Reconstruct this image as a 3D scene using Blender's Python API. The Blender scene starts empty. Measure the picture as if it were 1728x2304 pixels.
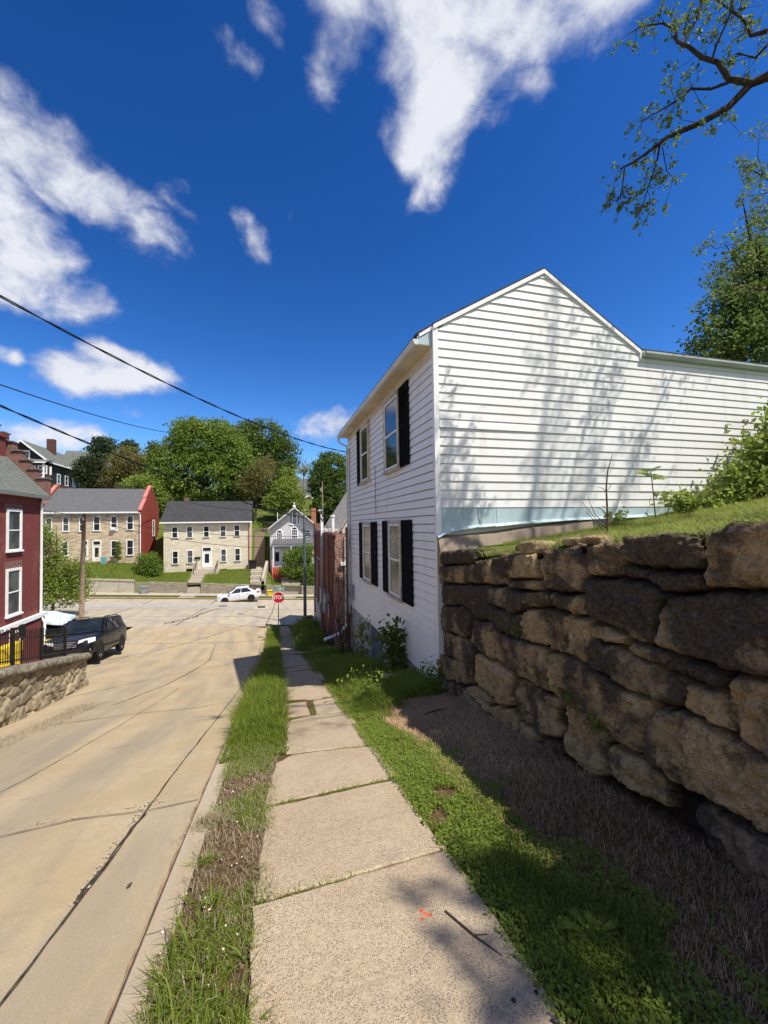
SKY_SAT, SKY_VAL, SKY_GAM, SKY_HUE, SKY_STR, CLOUD, EXPO = 1.15, .60, 1.46, .505, .10, 7.4, .45
import bpy, bmesh, math, random
import numpy as np
from mathutils import Vector, Matrix
R = math.radians
random.seed(7)
rng = np.random.default_rng(11)
C = bpy.context.scene.collection
scene = bpy.context.scene

# ------------------------------------------------------------------ camera
F = 940.0; PW, PH = 1728, 2304
YAW, PIT, ROLL = R(15.7), math.atan(27.5 / 940), R(0.9)
EYE = Vector((0, 0, 1.6))
fwd = Vector((math.sin(YAW) * math.cos(PIT), math.cos(YAW) * math.cos(PIT), math.sin(PIT)))
r0 = Vector((math.cos(YAW), -math.sin(YAW), 0)); u0 = r0.cross(fwd)
rgt = r0 * math.cos(ROLL) - u0 * math.sin(ROLL)
upv = r0 * math.sin(ROLL) + u0 * math.cos(ROLL)
cam = bpy.data.cameras.new('camera'); camo = bpy.data.objects.new('camera', cam); C.objects.link(camo)
cam.sensor_fit = 'VERTICAL'; cam.sensor_height = 36; cam.lens = F / PH * 36
cam.clip_start = 0.05; cam.clip_end = 2000
m = Matrix.Identity(4)
for i in range(3):
    m[i][0], m[i][1], m[i][2], m[i][3] = rgt[i], upv[i], -fwd[i], EYE[i]
camo.matrix_world = m
scene.camera = camo

def ray(px, py):                       # survey helper: sight line through a point of the photograph
    return fwd + rgt * ((px - PW / 2) / F) - upv * ((py - PH / 2) / F)
def aty(px, py, Y):
    d = ray(px, py); return EYE + d * ((Y - EYE.y) / d.y)
def atx(px, py, X):
    d = ray(px, py); return EYE + d * ((X - EYE.x) / d.x)

# ------------------------------------------------------------------ terrain heights
def ss(a, b, x):
    t = np.clip((np.asarray(x, float) - a) / (b - a), 0, 1); return t * t * (3 - 2 * t)
_py = np.arange(-20, 60, .25)           # long profile of the street: steepest below the house, easing towards the crossing
_pz = np.interp(_py, [-20, 0, 3, 5, 7.57, 12, 20.4, 25, 30, 60], [3.64, 0, -.546, -.98, -1.60, -2.62, -4.45, -5.10, -5.45, -7.1])
_pz = np.convolve(np.pad(_pz, 6, mode='reflect', reflect_type='odd'), np.ones(13) / 13, 'valid')
def G(x, y):                            # surface of the pavement and verges
    x = np.asarray(x, float); y = np.asarray(y, float)
    lo = np.interp(y, _py, _pz) + .075 * np.maximum(0, -1.5 - x) * ss(9, 20, y)
    cr = -5.45 - .055 * (np.minimum(y, 60) - 30) - .07 * np.clip(x, -60, 60)
    w = ss(24, 32, y)
    z = lo * (1 - w) + cr * w
    z = z + .25 * ss(-6.5, -9.3, x) * ss(14, 18, y) * (1 - ss(24, 31, y))
    return z
def g(x, y): return float(G(x, y))
def onG(px, py, dz=0.0):                # where the sight line through a photo point meets the ground
    d = ray(px, py); t = .5
    while t < 120:
        p = EYE + d * t
        if p.z < g(p.x, p.y) + dz: break
        t *= 1.06
    lo_, hi_ = t / 1.06, t
    for _ in range(16):
        m_ = (lo_ + hi_) / 2; p = EYE + d * m_
        if p.z < g(p.x, p.y) + dz: hi_ = m_
        else: lo_ = m_
    return EYE + d * hi_
def pix(p):
    v = Vector(p) - EYE; k = v.dot(fwd); return PW / 2 + F * v.dot(rgt) / k, PH / 2 - F * v.dot(upv) / k
def remap(x, y):                        # first survey assumed an even 18.2 % grade; carry such points to the true profile
    if y < .8: return x, y
    p = onG(*pix((x, y, -.182 * y))); return p.x, p.y
def cxl(y): return .022 * np.minimum(y, 32)      # the street drifts slightly to the right

# wall line (stone retaining wall)
WA, WB = Vector((3.19, 7.52)), Vector((2.45, 1.55))
WL = (WB - WA).length; WD = (WB - WA) / WL; WN = Vector((WD.y, -WD.x))   # WN points to the sidewalk side
if WN.x > 0: WN = -WN
def wallx(y): return WA.x + (y - WA.y) * (WB.x - WA.x) / (WB.y - WA.y)
def _wt(px, py):
    d = ray(px, py); t = (WA.x * WN.x + WA.y * WN.y) / (d.x * WN.x + d.y * WN.y); p = EYE + d * t; return p.y, p.z
_zt = sorted(_wt(*q) for q in ((1000, 1243), (1060, 1250), (1140, 1243), (1200, 1236), (1245, 1218), (1400, 1220), (1580, 1210), (1728, 1190)))
ZT_Y = [-12, -3] + [q[0] for q in _zt] + [8.0]
ZT_Z = [2.7, 1.85] + [q[1] for q in _zt] + [_zt[-1][1]]
def lawn_z(x, y):
    x = np.asarray(x, float); y = np.asarray(y, float)
    zt = np.interp(y, ZT_Y, ZT_Z); dx = np.maximum(0, x - wallx(y))
    return zt + .095 * dx + .0055 * dx * dx - .002 * np.maximum(dx - 10, 0) ** 2

def fnoise(x, y, seed=0, octs=4, lac=2.03, gain=.5):   # numpy value noise, about -1..1
    x = np.asarray(x, float); y = np.asarray(y, float); out = np.zeros(np.broadcast(x, y).shape); a = 1; tot = 0
    def h(i, j, s):
        n = (i * 374761393 + j * 668265263 + s * 974634777) & 0xffffffff
        n = ((n ^ (n >> 13)) * 1274126177) & 0xffffffff
        return ((n ^ (n >> 16)) & 0xffff) / 32767.5 - 1
    for o in range(octs):
        xi = np.floor(x).astype(np.int64); yi = np.floor(y).astype(np.int64); fx = x - xi; fy = y - yi
        fx = fx * fx * (3 - 2 * fx); fy = fy * fy * (3 - 2 * fy); s = seed + o * 17
        v = (h(xi, yi, s) * (1 - fx) + h(xi + 1, yi, s) * fx) * (1 - fy) + (h(xi, yi + 1, s) * (1 - fx) + h(xi + 1, yi + 1, s) * fx) * fy
        out = out + a * v; tot += a; a *= gain; x = x * lac + 3.7; y = y * lac + 1.3
    return out / tot

# ------------------------------------------------------------------ object helpers
ORG = {}
def props(o, label=None, cat=None, group=None, kind=None):
    if label: o['label'] = label
    if cat: o['category'] = cat
    if group: o['group'] = group
    if kind: o['kind'] = kind
    return o
def thing(name, label, cat, loc=(0, 0, 0), group=None):
    o = bpy.data.objects.new(name, None); C.objects.link(o); o.empty_display_size = .2
    o.location = loc; ORG[o.name] = Vector(loc)
    return props(o, label, cat, group)
def link(name, me, mats, parent=None, loc=None, smooth=False):
    o = bpy.data.objects.new(name, me); C.objects.link(o)
    for mt in (mats if isinstance(mats, (list, tuple)) else [mats]): me.materials.append(mt)
    if parent is not None:
        o.parent = parent; off = ORG[parent.name]
        ORG[o.name] = off
    else:
        off = Vector(loc) if loc is not None else Vector((0, 0, 0)); o.location = off; ORG[o.name] = off
    if off.length > 0: me.transform(Matrix.Translation(-off))
    if smooth: me.polygons.foreach_set('use_smooth', [True] * len(me.polygons))
    me.update()
    return o

class MB:
    def __init__(s): s.v = []; s.f = []; s.m = []
    def add(s, vs, fs, mi=0):
        b = len(s.v); s.v += [tuple(v) for v in vs]
        for f in fs: s.f.append(tuple(b + i for i in f)); s.m.append(mi)
        return s
    def poly(s, *vs, mi=0): return s.add(vs, [tuple(range(len(vs)))], mi)
    def hexa(s, p, mi=0):               # 8 corners: bottom 0-3 ccw, top 4-7
        return s.add(p, [(3, 2, 1, 0), (4, 5, 6, 7), (0, 1, 5, 4), (1, 2, 6, 5), (2, 3, 7, 6), (3, 0, 4, 7)], mi)
    def box(s, x0, x1, y0, y1, z0, z1, mi=0):
        return s.hexa([(x0, y0, z0), (x1, y0, z0), (x1, y1, z0), (x0, y1, z0), (x0, y0, z1), (x1, y0, z1), (x1, y1, z1), (x0, y1, z1)], mi)
    def fbox(s, O, U, N, a0, a1, n0, n1, z0, z1, mi=0):   # box in a facade frame: U along, N outward, z up
        O, U, N = Vector(O), Vector(U), Vector(N); Z = Vector((0, 0, 1))
        P = lambda a, n, z: O + U * a + N * n + Z * z
        q = [P(a0, n1, z0), P(a1, n1, z0), P(a1, n0, z0), P(a0, n0, z0), P(a0, n1, z1), P(a1, n1, z1), P(a1, n0, z1), P(a0, n0, z1)]
        if U.cross(Z).dot(N) < 0: q = [q[1], q[0], q[3], q[2], q[5], q[4], q[7], q[6]]
        return s.hexa(q, mi)
    def tube(s, pts, rad, n=6, mi=0, cap=True):
        pts = [Vector(p) for p in pts]
        if not isinstance(rad, (list, tuple)): rad = [rad] * len(pts)
        b = len(s.v); up = None
        for i, p in enumerate(pts):
            t = (pts[min(i + 1, len(pts) - 1)] - pts[max(i - 1, 0)]).normalized()
            if up is None: up = Vector((0, 0, 1)) if abs(t.z) < .9 else Vector((1, 0, 0))
            a = t.cross(up); a = a.normalized() if a.length > 1e-5 else Vector((1, 0, 0)); c = a.cross(t)
            up = c
            for k in range(n):
                th = 2 * math.pi * k / n; s.v.append(tuple(p + (a * math.cos(th) + c * math.sin(th)) * rad[i]))
        for i in range(len(pts) - 1):
            for k in range(n):
                k2 = (k + 1) % n; s.f.append((b + i * n + k, b + i * n + k2, b + (i + 1) * n + k2, b + (i + 1) * n + k)); s.m.append(mi)
        if cap:
            s.f.append(tuple(b + k for k in range(n))); s.m.append(mi)
            s.f.append(tuple(b + (len(pts) - 1) * n + n - 1 - k for k in range(n))); s.m.append(mi)
        return s
    def prism(s, poly, ext, mi=0):       # extrude a 3-D polygon along vector ext
        n = len(poly); P = [Vector(p) for p in poly]; E = Vector(ext)
        fs = [tuple(range(n - 1, -1, -1)), tuple(range(n, 2 * n))] + [(i, (i + 1) % n, n + (i + 1) % n, n + i) for i in range(n)]
        return s.add(P + [p + E for p in P], fs, mi)
    def mesh(s, name):
        me = bpy.data.meshes.new(name); me.from_pydata(s.v, [], s.f); me.polygons.foreach_set('material_index', s.m); me.update(); return me
    def build(s, name, mats, parent=None, loc=None, smooth=False, bevel=0, fix=True):
        me = s.mesh(name)
        bm = bmesh.new(); bm.from_mesh(me)
        if fix: bmesh.ops.recalc_face_normals(bm, faces=bm.faces)
        if bevel:
            bmesh.ops.remove_doubles(bm, verts=bm.verts, dist=1e-5)
            ed = [e for e in bm.edges if len(e.link_faces) == 2 and e.calc_face_angle(0) > .5]
            bmesh.ops.bevel(bm, geom=ed, offset=bevel, segments=2, affect='EDGES', profile=.6, clamp_overlap=True)
        bm.to_mesh(me); bm.free()
        return link(name, me, mats, parent, loc, smooth)

def npmesh(name, V, quads=None, tris=None, mi=None):
    me = bpy.data.meshes.new(name); V = np.asarray(V, np.float32)
    parts = []; starts = []; tot = []
    nq = 0 if quads is None else len(quads); nt = 0 if tris is None else len(tris)
    loops = np.concatenate([a.reshape(-1) for a in ([quads] if nq else []) + ([tris] if nt else [])]).astype(np.int32)
    ls = np.concatenate([np.arange(nq) * 4, nq * 4 + np.arange(nt) * 3]).astype(np.int32)
    lt = np.concatenate([np.full(nq, 4), np.full(nt, 3)]).astype(np.int32)
    me.vertices.add(len(V)); me.vertices.foreach_set('co', V.reshape(-1))
    me.loops.add(len(loops)); me.loops.foreach_set('vertex_index', loops)
    me.polygons.add(nq + nt); me.polygons.foreach_set('loop_start', ls); me.polygons.foreach_set('loop_total', lt)
    if mi is not None: me.polygons.foreach_set('material_index', np.asarray(mi, np.int32))
    me.update(calc_edges=True); me.validate(); return me
def grid(name, xs, ys, zf, mats, **k):   # height sheet; xs may be 2-D (sheared)
    xs = np.asarray(xs, float); ys = np.asarray(ys, float)
    if xs.ndim == 1: X, Y = np.meshgrid(xs, ys)
    else: X = xs; Y = np.repeat(ys[:, None], xs.shape[1], 1)
    Z = zf(X, Y); h, w = X.shape
    V = np.stack([X, Y, Z], -1).reshape(-1, 3); i = np.arange(h * w).reshape(h, w)
    Q = np.stack([i[:-1, :-1], i[:-1, 1:], i[1:, 1:], i[1:, :-1]], -1).reshape(-1, 4)
    return link(name, npmesh(name, V, Q), mats, smooth=True, **k)

# ------------------------------------------------------------------ materials
class NT:
    def __init__(s, name):
        s.mat = bpy.data.materials.new(name); s.mat.use_nodes = True; s.t = s.mat.node_tree
        s.b = s.t.nodes['Principled BSDF']; s.out = s.t.nodes['Material Output']
    def n(s, typ, **k):
        nd = s.t.nodes.new(typ)
        for a, v in k.items():
            if a.startswith('i_'):
                key = a[2:]; key = int(key) if key.isdigit() else key.replace('_', ' ')
                s.set(nd.inputs[key], v)
            else: setattr(nd, a, v)
        return nd
    def set(s, sock, v):
        if hasattr(v, 'is_output') or isinstance(v, bpy.types.NodeSocket): s.t.links.new(v, sock)
        elif isinstance(v, bpy.types.Node): s.t.links.new(v.outputs[0], sock)
        else:
            if isinstance(v, (tuple, list)) and len(v) == 3 and sock.type == 'RGBA': v = (*v, 1)
            sock.default_value = v
    def math(s, op, a, b=0.0, c=None, clamp=False):
        nd = s.n('ShaderNodeMath', operation=op, use_clamp=clamp); s.set(nd.inputs[0], a); s.set(nd.inputs[1], b)
        if c is not None: s.set(nd.inputs[2], c)
        return nd.outputs[0]
    def mix(s, fac, a, b, mode='MIX'):
        nd = s.n('ShaderNodeMix', data_type='RGBA', blend_type=mode); s.set(nd.inputs[0], fac); s.set(nd.inputs[6], a); s.set(nd.inputs[7], b)
        return nd.outputs[2]
    def ramp(s, fac, a, b, lo=0.0, hi=1.0):
        nd = s.n('ShaderNodeMapRange', interpolation_type='SMOOTHSTEP'); s.set(nd.inputs[0], fac); s.set(nd.inputs[1], a); s.set(nd.inputs[2], b); s.set(nd.inputs[3], lo); s.set(nd.inputs[4], hi)
        return nd.outputs[0]
    @property
    def pos(s): return s.n('ShaderNodeNewGeometry').outputs['Position']
    def scale(s, v, sc):
        nd = s.n('ShaderNodeVectorMath', operation='MULTIPLY'); s.set(nd.inputs[0], v); nd.inputs[1].default_value = sc if isinstance(sc, (tuple, list)) else (sc,) * 3
        return nd.outputs[0]
    def noise(s, sc, det=4, rough=.55, vec=None, dist=0.0):
        nd = s.n('ShaderNodeTexNoise'); nd.inputs['Scale'].default_value = sc; nd.inputs['Detail'].default_value = det; nd.inputs['Roughness'].default_value = rough; nd.inputs['Distortion'].default_value = dist
        s.set(nd.inputs['Vector'], vec if vec is not None else s.pos); return nd.outputs['Fac']
    def voro(s, sc, vec=None, feat='F1', out='Distance'):
        nd = s.n('ShaderNodeTexVoronoi', feature=feat); nd.inputs['Scale'].default_value = sc; s.set(nd.inputs['Vector'], vec if vec is not None else s.pos); return nd.outputs[out]
    def bump(s, h, strength=.5, dist=.01, nrm=None):
        nd = s.n('ShaderNodeBump'); nd.inputs['Strength'].default_value = strength; nd.inputs['Distance'].default_value = dist; s.set(nd.inputs['Height'], h)
        if nrm is not None: s.set(nd.inputs['Normal'], nrm)
        return nd.outputs[0]
    def col(s, c): s.set(s.b.inputs['Base Color'], c); return s
    def nor(s, h): s.set(s.b.inputs['Normal'], h); return s
    def rough(s, r, spec=.3, metal=0): s.set(s.b.inputs['Roughness'], r); s.b.inputs['Specular IOR Level'].default_value = spec; s.b.inputs['Metallic'].default_value = metal; return s
    def wallco(s):                      # (along, up) coordinates on upright walls whichever way they face
        geo = s.n('ShaderNodeNewGeometry'); sp = s.n('ShaderNodeSeparateXYZ'); s.set(sp.inputs[0], geo.outputs['Position'])
        sn = s.n('ShaderNodeSeparateXYZ'); s.set(sn.inputs[0], geo.outputs['True Normal'])
        f = s.math('GREATER_THAN', s.math('ABSOLUTE', sn.outputs[0]), .6)
        u = s.math('ADD', s.math('MULTIPLY', sp.outputs[1], f), s.math('MULTIPLY', sp.outputs[0], s.math('SUBTRACT', 1, f)))
        cb = s.n('ShaderNodeCombineXYZ'); s.set(cb.inputs[0], u); s.set(cb.inputs[1], sp.outputs[2]); return cb.outputs[0]

MATS = {}
def simple(name, col, rough=.6, spec=.3, metal=0, var=.12, sc=6.0, bump=0.0):
    if name in MATS: return MATS[name]
    t = NT(name); nz = t.noise(sc, 5)
    dk = tuple(c * (1 - var) for c in col); lt = tuple(min(1, c * (1 + var)) for c in col)
    t.col(t.mix(t.ramp(nz, .3, .7), dk, lt)).rough(rough, spec, metal)
    if bump: t.nor(t.bump(t.noise(sc * 8, 4), bump, .01))
    MATS[name] = t.mat; return t.mat

def concrete(name, a, b, stain, speck=.5, sc=1.0, streak=True):
    t = NT(name); p = t.pos
    n1 = t.noise(.9 * sc, 6, .6); n2 = t.noise(14 * sc, 5, .6); n3 = t.noise(160, 3, .7)
    c = t.mix(t.ramp(n1, .3, .7), a, b)
    if streak:
        ns = t.noise(1.0, 5, .6, vec=t.scale(p, (1.6, .22, .2)))
        c = t.mix(t.ramp(ns, .40, .70, 0, .95), c, stain); no = t.noise(2.3, 6, .65, dist=.4); c = t.mix(t.ramp(no, .60, .76, 0, .45), c, tuple(x * .5 for x in a))
        nw = t.noise(3.0, 4, .6, vec=t.scale(p, (.5, 2.6, .2)), dist=.6)
        c = t.mix(t.ramp(nw, .55, .72, 0, .3), c, tuple(x * .62 for x in a))
    c = t.mix(t.ramp(n2, .35, .75, 0, .5), c, tuple(x * .74 for x in b))
    v_ = t.voro(95); c = t.mix(t.ramp(v_, .30, .12, 0, speck * .6), c, tuple(x * .45 for x in a))
    c = t.mix(t.ramp(n3, .3, .75), tuple_mul(t, c, 1 - speck * .6), c)
    t.col(c).rough(.85, .25)
    t.nor(t.bump(t.math('ADD', n3, t.math('MULTIPLY', n2, .6)), .45, .006)); MATS[name] = t.mat; return t.mat
def tuple_mul(t, c, k): return t.mix(1.0, c, (k, k, k), 'MULTIPLY')

M_road = concrete('road_concrete', (.47, .355, .205), (.52, .42, .275), (.33, .275, .20), .5)
M_cross = concrete('cross_street_concrete', (.44, .37, .265), (.49, .42, .315), (.34, .30, .24), .35)
M_kerb = concrete('kerb_concrete', (.47, .40, .29), (.52, .45, .34), (.42, .31, .19), .4, 2.0)
M_path = concrete('path_concrete', (.42, .36, .28), (.47, .41, .33), (.35, .3, .23), .3, streak=False)
M_rust = simple('rust_stain', (.29, .19, .11), .9, .1, var=.4, sc=5)
M_crack = simple('joint_crack', (.06, .05, .04), .95, .05, var=.5, sc=20)
M_chip = simple('chipped_joint', (.44, .38, .28), .9, .1, var=.4, sc=40)

def slab_mat():
    t = NT('sidewalk_aggregate'); p = t.pos
    n1 = t.noise(1.6, 5); v = t.voro(98); v2 = t.voro(150, out='Color')
    c = t.mix(t.ramp(n1, .3, .7), (.335, .25, .16), (.40, .315, .212))
    sx = t.n('ShaderNodeSeparateColor'); t.set(sx.inputs[0], v2)
    c = t.mix(t.ramp(sx.outputs[0], .3, .9, 0, .5), c, (.54, .45, .335))
    nb = t.noise(16, 3)
    pit = t.math('MULTIPLY', t.ramp(v, .42, .22), t.ramp(nb, .32, .52))
    c = t.mix(t.math('MULTIPLY', pit, .68), c, (.16, .12, .085))
    nl = t.noise(1.0, 3, .5, vec=t.scale(p, (1.2, 26, 1))); c = t.mix(t.ramp(nl, .6, .72, 0, .25), c, (.22, .17, .12))
    n4 = t.noise(4, 6); c = t.mix(t.ramp(n4, .55, .75, 0, .3), c, (.27, .21, .155))
    t.col(c).rough(.9, .2); h = t.math('SUBTRACT', t.math('MULTIPLY', sx.outputs[1], .5), t.math('MULTIPLY', pit, 1.2))
    t.nor(t.bump(h, .6, .004)); return t.mat
M_slab = slab_mat()

def soil_mat():
    t = NT('soil'); n1 = t.noise(1.3, 6); n2 = t.noise(22, 6, .7); n3 = t.noise(7, 4)
    c = t.mix(t.ramp(n2, .3, .7), (.06, .034, .019), (.17, .105, .058))
    c = t.mix(t.ramp(n1, .45, .7, 0, .7), c, (.065, .055, .026)); c = t.mix(t.ramp(n3, .55, .7, 0, .5), c, (.17, .13, .085))
    t.col(c).rough(1, .05); t.nor(t.bump(n2, .9, .02)); return t.mat
M_soil = soil_mat()
def turf_mat(name, a, b, c3):
    t = NT(name); n1 = t.noise(.7, 6); n2 = t.noise(9, 6, .7); n3 = t.noise(45, 4, .7)
    c = t.mix(t.ramp(n2, .3, .7), a, b); c = t.mix(t.ramp(n1, .45, .75, 0, .6), c, c3)
    c = t.mix(t.ramp(n3, .3, .7, .55, 0), c, tuple(x * .35 for x in a))
    t.col(c).rough(1, .05); t.nor(t.bump(t.math('ADD', n3, n2), 1, .06)); return t.mat
M_turf = turf_mat('turf', (.12, .16, .022), (.18, .225, .04), (.24, .22, .08))
M_hill = turf_mat('hill_turf', (.10, .14, .022), (.15, .19, .04), (.20, .17, .08))

def leafmat(name, cols, trans=.35, rough=.6):
    t = NT(name); g_ = t.n('ShaderNodeNewGeometry'); rnd = g_.outputs['Random Per Island']
    cr = t.n('ShaderNodeValToRGB'); e = cr.color_ramp.elements
    while len(e) < len(cols): e.new(.5)
    for i, c in enumerate(cols): e[i].position = i / (len(cols) - 1); e[i].color = (*c, 1)
    t.set(cr.inputs[0], rnd)
    n = t.noise(.55, 3); c = t.mix(t.ramp(n, .35, .65, 0, .35), cr.outputs[0], tuple(min(1, x * 1.25) for x in cols[-1]))
    t.col(c).rough(rough, .25)
    tr = t.n('ShaderNodeBsdfTranslucent'); t.set(tr.inputs[0], t.mix(.5, c, tuple(min(1, x * 1.6) for x in cols[-1])))
    ms = t.n('ShaderNodeMixShader'); ms.inputs[0].default_value = trans
    t.t.links.new(t.b.outputs[0], ms.inputs[1]); t.t.links.new(tr.outputs[0], ms.inputs[2]); t.t.links.new(ms.outputs[0], t.out.inputs[0])
    return t.mat
L_grass = leafmat('grass_blades', [(.09, .135, .016), (.16, .215, .022), (.23, .285, .045)], .5)
L_lawn = leafmat('lawn_blades', [(.13, .19, .025), (.20, .26, .04), (.31, .33, .09)], .5)
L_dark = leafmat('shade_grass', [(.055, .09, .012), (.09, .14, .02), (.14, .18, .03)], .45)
L_clover = leafmat('clover_leaves', [(.10, .16, .016), (.165, .23, .028), (.24, .30, .055)], .45)
L_straw = leafmat('dry_straw', [(.14, .07, .038), (.24, .135, .075), (.37, .235, .13), (.66, .48, .29)], .15, .8)
L_litter = leafmat('dry_verge_litter', [(.11, .08, .045), (.22, .17, .10), (.40, .34, .22)], .15, .8)
L_maple = leafmat('maple_leaves', [(.07, .115, .017), (.12, .185, .026), (.19, .26, .045)], .4)
L_deep = leafmat('deep_green_leaves', [(.045, .078, .015), (.078, .125, .022), (.12, .17, .034)], .4)
L_lime = leafmat('lime_leaves', [(.12, .175, .024), (.18, .24, .035), (.27, .33, .07)], .45)
L_olive = leafmat('olive_brown_leaves', [(.10, .09, .03), (.16, .14, .045), (.21, .20, .065)], .35)
L_pine = leafmat('pine_needles', [(.02, .04, .018), (.04, .07, .03), (.07, .11, .05)], .2)
L_yew = leafmat('yew_needles', [(.012, .02, .007), (.025, .038, .012), (.045, .06, .018)], .2)
L_near = leafmat('young_leaves', [(.045, .08, .018), (.08, .13, .028), (.16, .21, .05)], .4)
M_bark = simple('bark', (.05, .038, .028), .95, .1, var=.45, sc=9, bump=.6)
M_palebark = simple('pale_twig_bark', (.26, .23, .19), .95, .1, var=.3, sc=9)
M_stem = simple('dry_stem', (.16, .11, .075), .9, .1, var=.3, sc=12)
M_greenstem = simple('green_stem', (.12, .14, .05), .8, .2, var=.2, sc=12)

def siding_mat(name, col, dirt):
    t = NT(name); p = t.pos
    n1 = t.noise(1.1, 5, .6); n2 = t.noise(2.2, 5, .6, vec=t.scale(p, (1.6, 1.6, .3))); n3 = t.noise(70, 3)
    c = t.mix(t.ramp(n1, .4, .75, 0, .35), col, tuple(x * .9 for x in col)); c = t.mix(t.ramp(n2, .52, .76, 0, .5), c, dirt)
    t.col(c).rough(.45, .35); t.nor(t.bump(n3, .12, .003)); return t.mat
M_side = siding_mat('white_siding', (.72, .715, .695), (.50, .48, .43))
M_side2 = siding_mat('brightened_white_siding', (.86, .845, .82), (.62, .57, .49))  # shaded-side copy of the siding, lightened so missing skylight sits in the colour
M_trim = simple('white_trim', (.80, .80, .785), .45, .35, var=.05, sc=2)
M_oldtrim = simple('old_trim_paint', (.50, .45, .36), .7, .2, var=.3, sc=5)
M_flash = simple('blue_grey_flashing', (.40, .50, .52), .4, .4, var=.1, sc=1.5)
M_gutter = simple('white_gutter', (.62, .61, .56), .4, .4, var=.1, sc=1.2)
M_gutgrey = simple('grey_gutter', (.42, .45, .42), .35, .45, var=.12, sc=1.5)
M_soffit = simple('soffit', (.62, .55, .42), .6, .2, var=.12, sc=1.2)
M_black = simple('black_shutter', (.007, .007, .008), .8, .08, var=.3, sc=8)
M_white = simple('white_paint', (.80, .80, .79), .5, .3, var=.06, sc=4)
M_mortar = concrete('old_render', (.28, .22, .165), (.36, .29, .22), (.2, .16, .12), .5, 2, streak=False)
M_found = simple('painted_foundation', (.42, .42, .42), .85, .15, var=.35, sc=9, bump=.5)
M_panel = simple('blue_grey_panel', (.10, .13, .18), .6, .3, var=.4, sc=14)
M_dark = simple('dark_gap', (.012, .011, .010), .9, .05, var=.2)
M_iron = simple('black_iron', (.012, .012, .013), .45, .4, var=.2)
M_steel = simple('galvanised_steel', (.36, .37, .38), .45, .5, .6, var=.15, sc=8)
M_greybox = simple('grey_box_paint', (.26, .27, .28), .5, .4, var=.12, sc=5)
M_wire = simple('black_cable', (.010, .010, .012), .6, .3, var=.1)
M_pole = simple('weathered_pole_wood', (.20, .145, .10), .9, .1, var=.3, sc=6, bump=.5)
M_yellow = simple('yellow_paint', (.72, .50, .02), .5, .3, var=.1, sc=5)
M_redpaint = simple('red_stair_paint', (.40, .075, .05), .6, .25, var=.15, sc=4)
M_pink = simple('red_coping', (.52, .17, .14), .7, .2, var=.12, sc=4)

def glass(name, col=(.02, .024, .028), rough=.06):
    t = NT(name); n = t.noise(1.5, 2); t.col(t.mix(t.ramp(n, .35, .65), col, tuple(x * 2.2 for x in col))).rough(rough, .4); return t.mat
M_glass = glass('window_glass', (.012, .014, .017)); M_glass2 = glass('curtained_glass', (.045, .05, .054), .12); M_carglass = glass('car_glass', (.01, .013, .015), .03)

def brick(name, a, b, mortar, bw=.21, bh=.075, ms=.012, paint=None, var=.5, bmp=.6):
    t = NT(name); w = t.wallco(); bk = t.n('ShaderNodeTexBrick')
    wn = t.n('ShaderNodeVectorMath', operation='ADD'); t.set(wn.inputs[0], w)
    nn = t.n('ShaderNodeTexNoise'); nn.inputs['Scale'].default_value = 3; sub = t.n('ShaderNodeVectorMath', operation='MULTIPLY'); t.set(sub.inputs[0], nn.outputs['Color']); sub.inputs[1].default_value = (.02, .02, 0); t.set(wn.inputs[1], sub)
    t.set(bk.inputs['Vector'], wn); bk.inputs['Scale'].default_value = 1; bk.inputs['Brick Width'].default_value = bw; bk.inputs['Row Height'].default_value = bh; bk.inputs['Mortar Size'].default_value = ms; bk.inputs['Mortar Smooth'].default_value = .2
    t.set(bk.inputs['Color1'], a); t.set(bk.inputs['Color2'], b); t.set(bk.inputs['Mortar'], mortar)
    n1 = t.noise(1.2, 5); n2 = t.noise(11, 4)
    c = t.mix(t.ramp(n2, .35, .7, 0, var), bk.outputs['Color'], tuple(x * .55 for x in a))
    if paint:
        c = t.mix(t.ramp(n1, .5, .6, .86, .15), c, paint)
    else: c = t.mix(t.ramp(n1, .5, .75, 0, .4), c, tuple(x * .6 for x in a))
    t.col(c).rough(.85, .2); t.nor(t.bump(t.math('SUBTRACT', t.math('MULTIPLY', n2, .4), bk.outputs['Fac']), bmp, .015)); MATS[name] = t.mat; return t.mat
M_brickred = brick('painted_red_brick', (.20, .055, .045), (.27, .085, .06), (.22, .10, .085), paint=(.165, .042, .038))
M_brick = brick('red_brick', (.36, .15, .095), (.26, .095, .06), (.52, .44, .37), .22, .078, .014)
M_brickside = brick('rust_red_render', (.16, .05, .03), (.20, .07, .04), (.15, .05, .03), .22, .078, .006, paint=(.17, .045, .025))
M_brickdk = brick('dark_brick', (.105, .048, .04), (.13, .06, .048), (.12, .075, .065), .22, .078, .01)
M_brickpar = brick('weathered_parapet_brick', (.27, .13, .10), (.18, .075, .06), (.2, .16, .14), .22, .078, .01)
M_fire = brick('firewall_red', (.25, .055, .035), (.28, .065, .04), (.23, .055, .04), .22, .078, .006, paint=(.26, .05, .035))
M_stone1 = brick('grey_tan_rubble', (.72, .58, .40), (.36, .27, .18), (.50, .42, .32), .50, .19, .014, var=.75)
M_stone2 = brick('cream_limestone', (.76, .69, .53), (.62, .54, .39), (.52, .46, .36), .60, .23, .012, var=.3)
M_stonelow = brick('low_wall_stone', (.42, .37, .28), (.26, .22, .16), (.13, .11, .08), .42, .16, .018, var=.6, bmp=1)
M_stonepale = brick('pale_block_wall', (.50, .46, .37), (.40, .36, .28), (.34, .30, .24), .8, .25, .008, var=.35)

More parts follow.
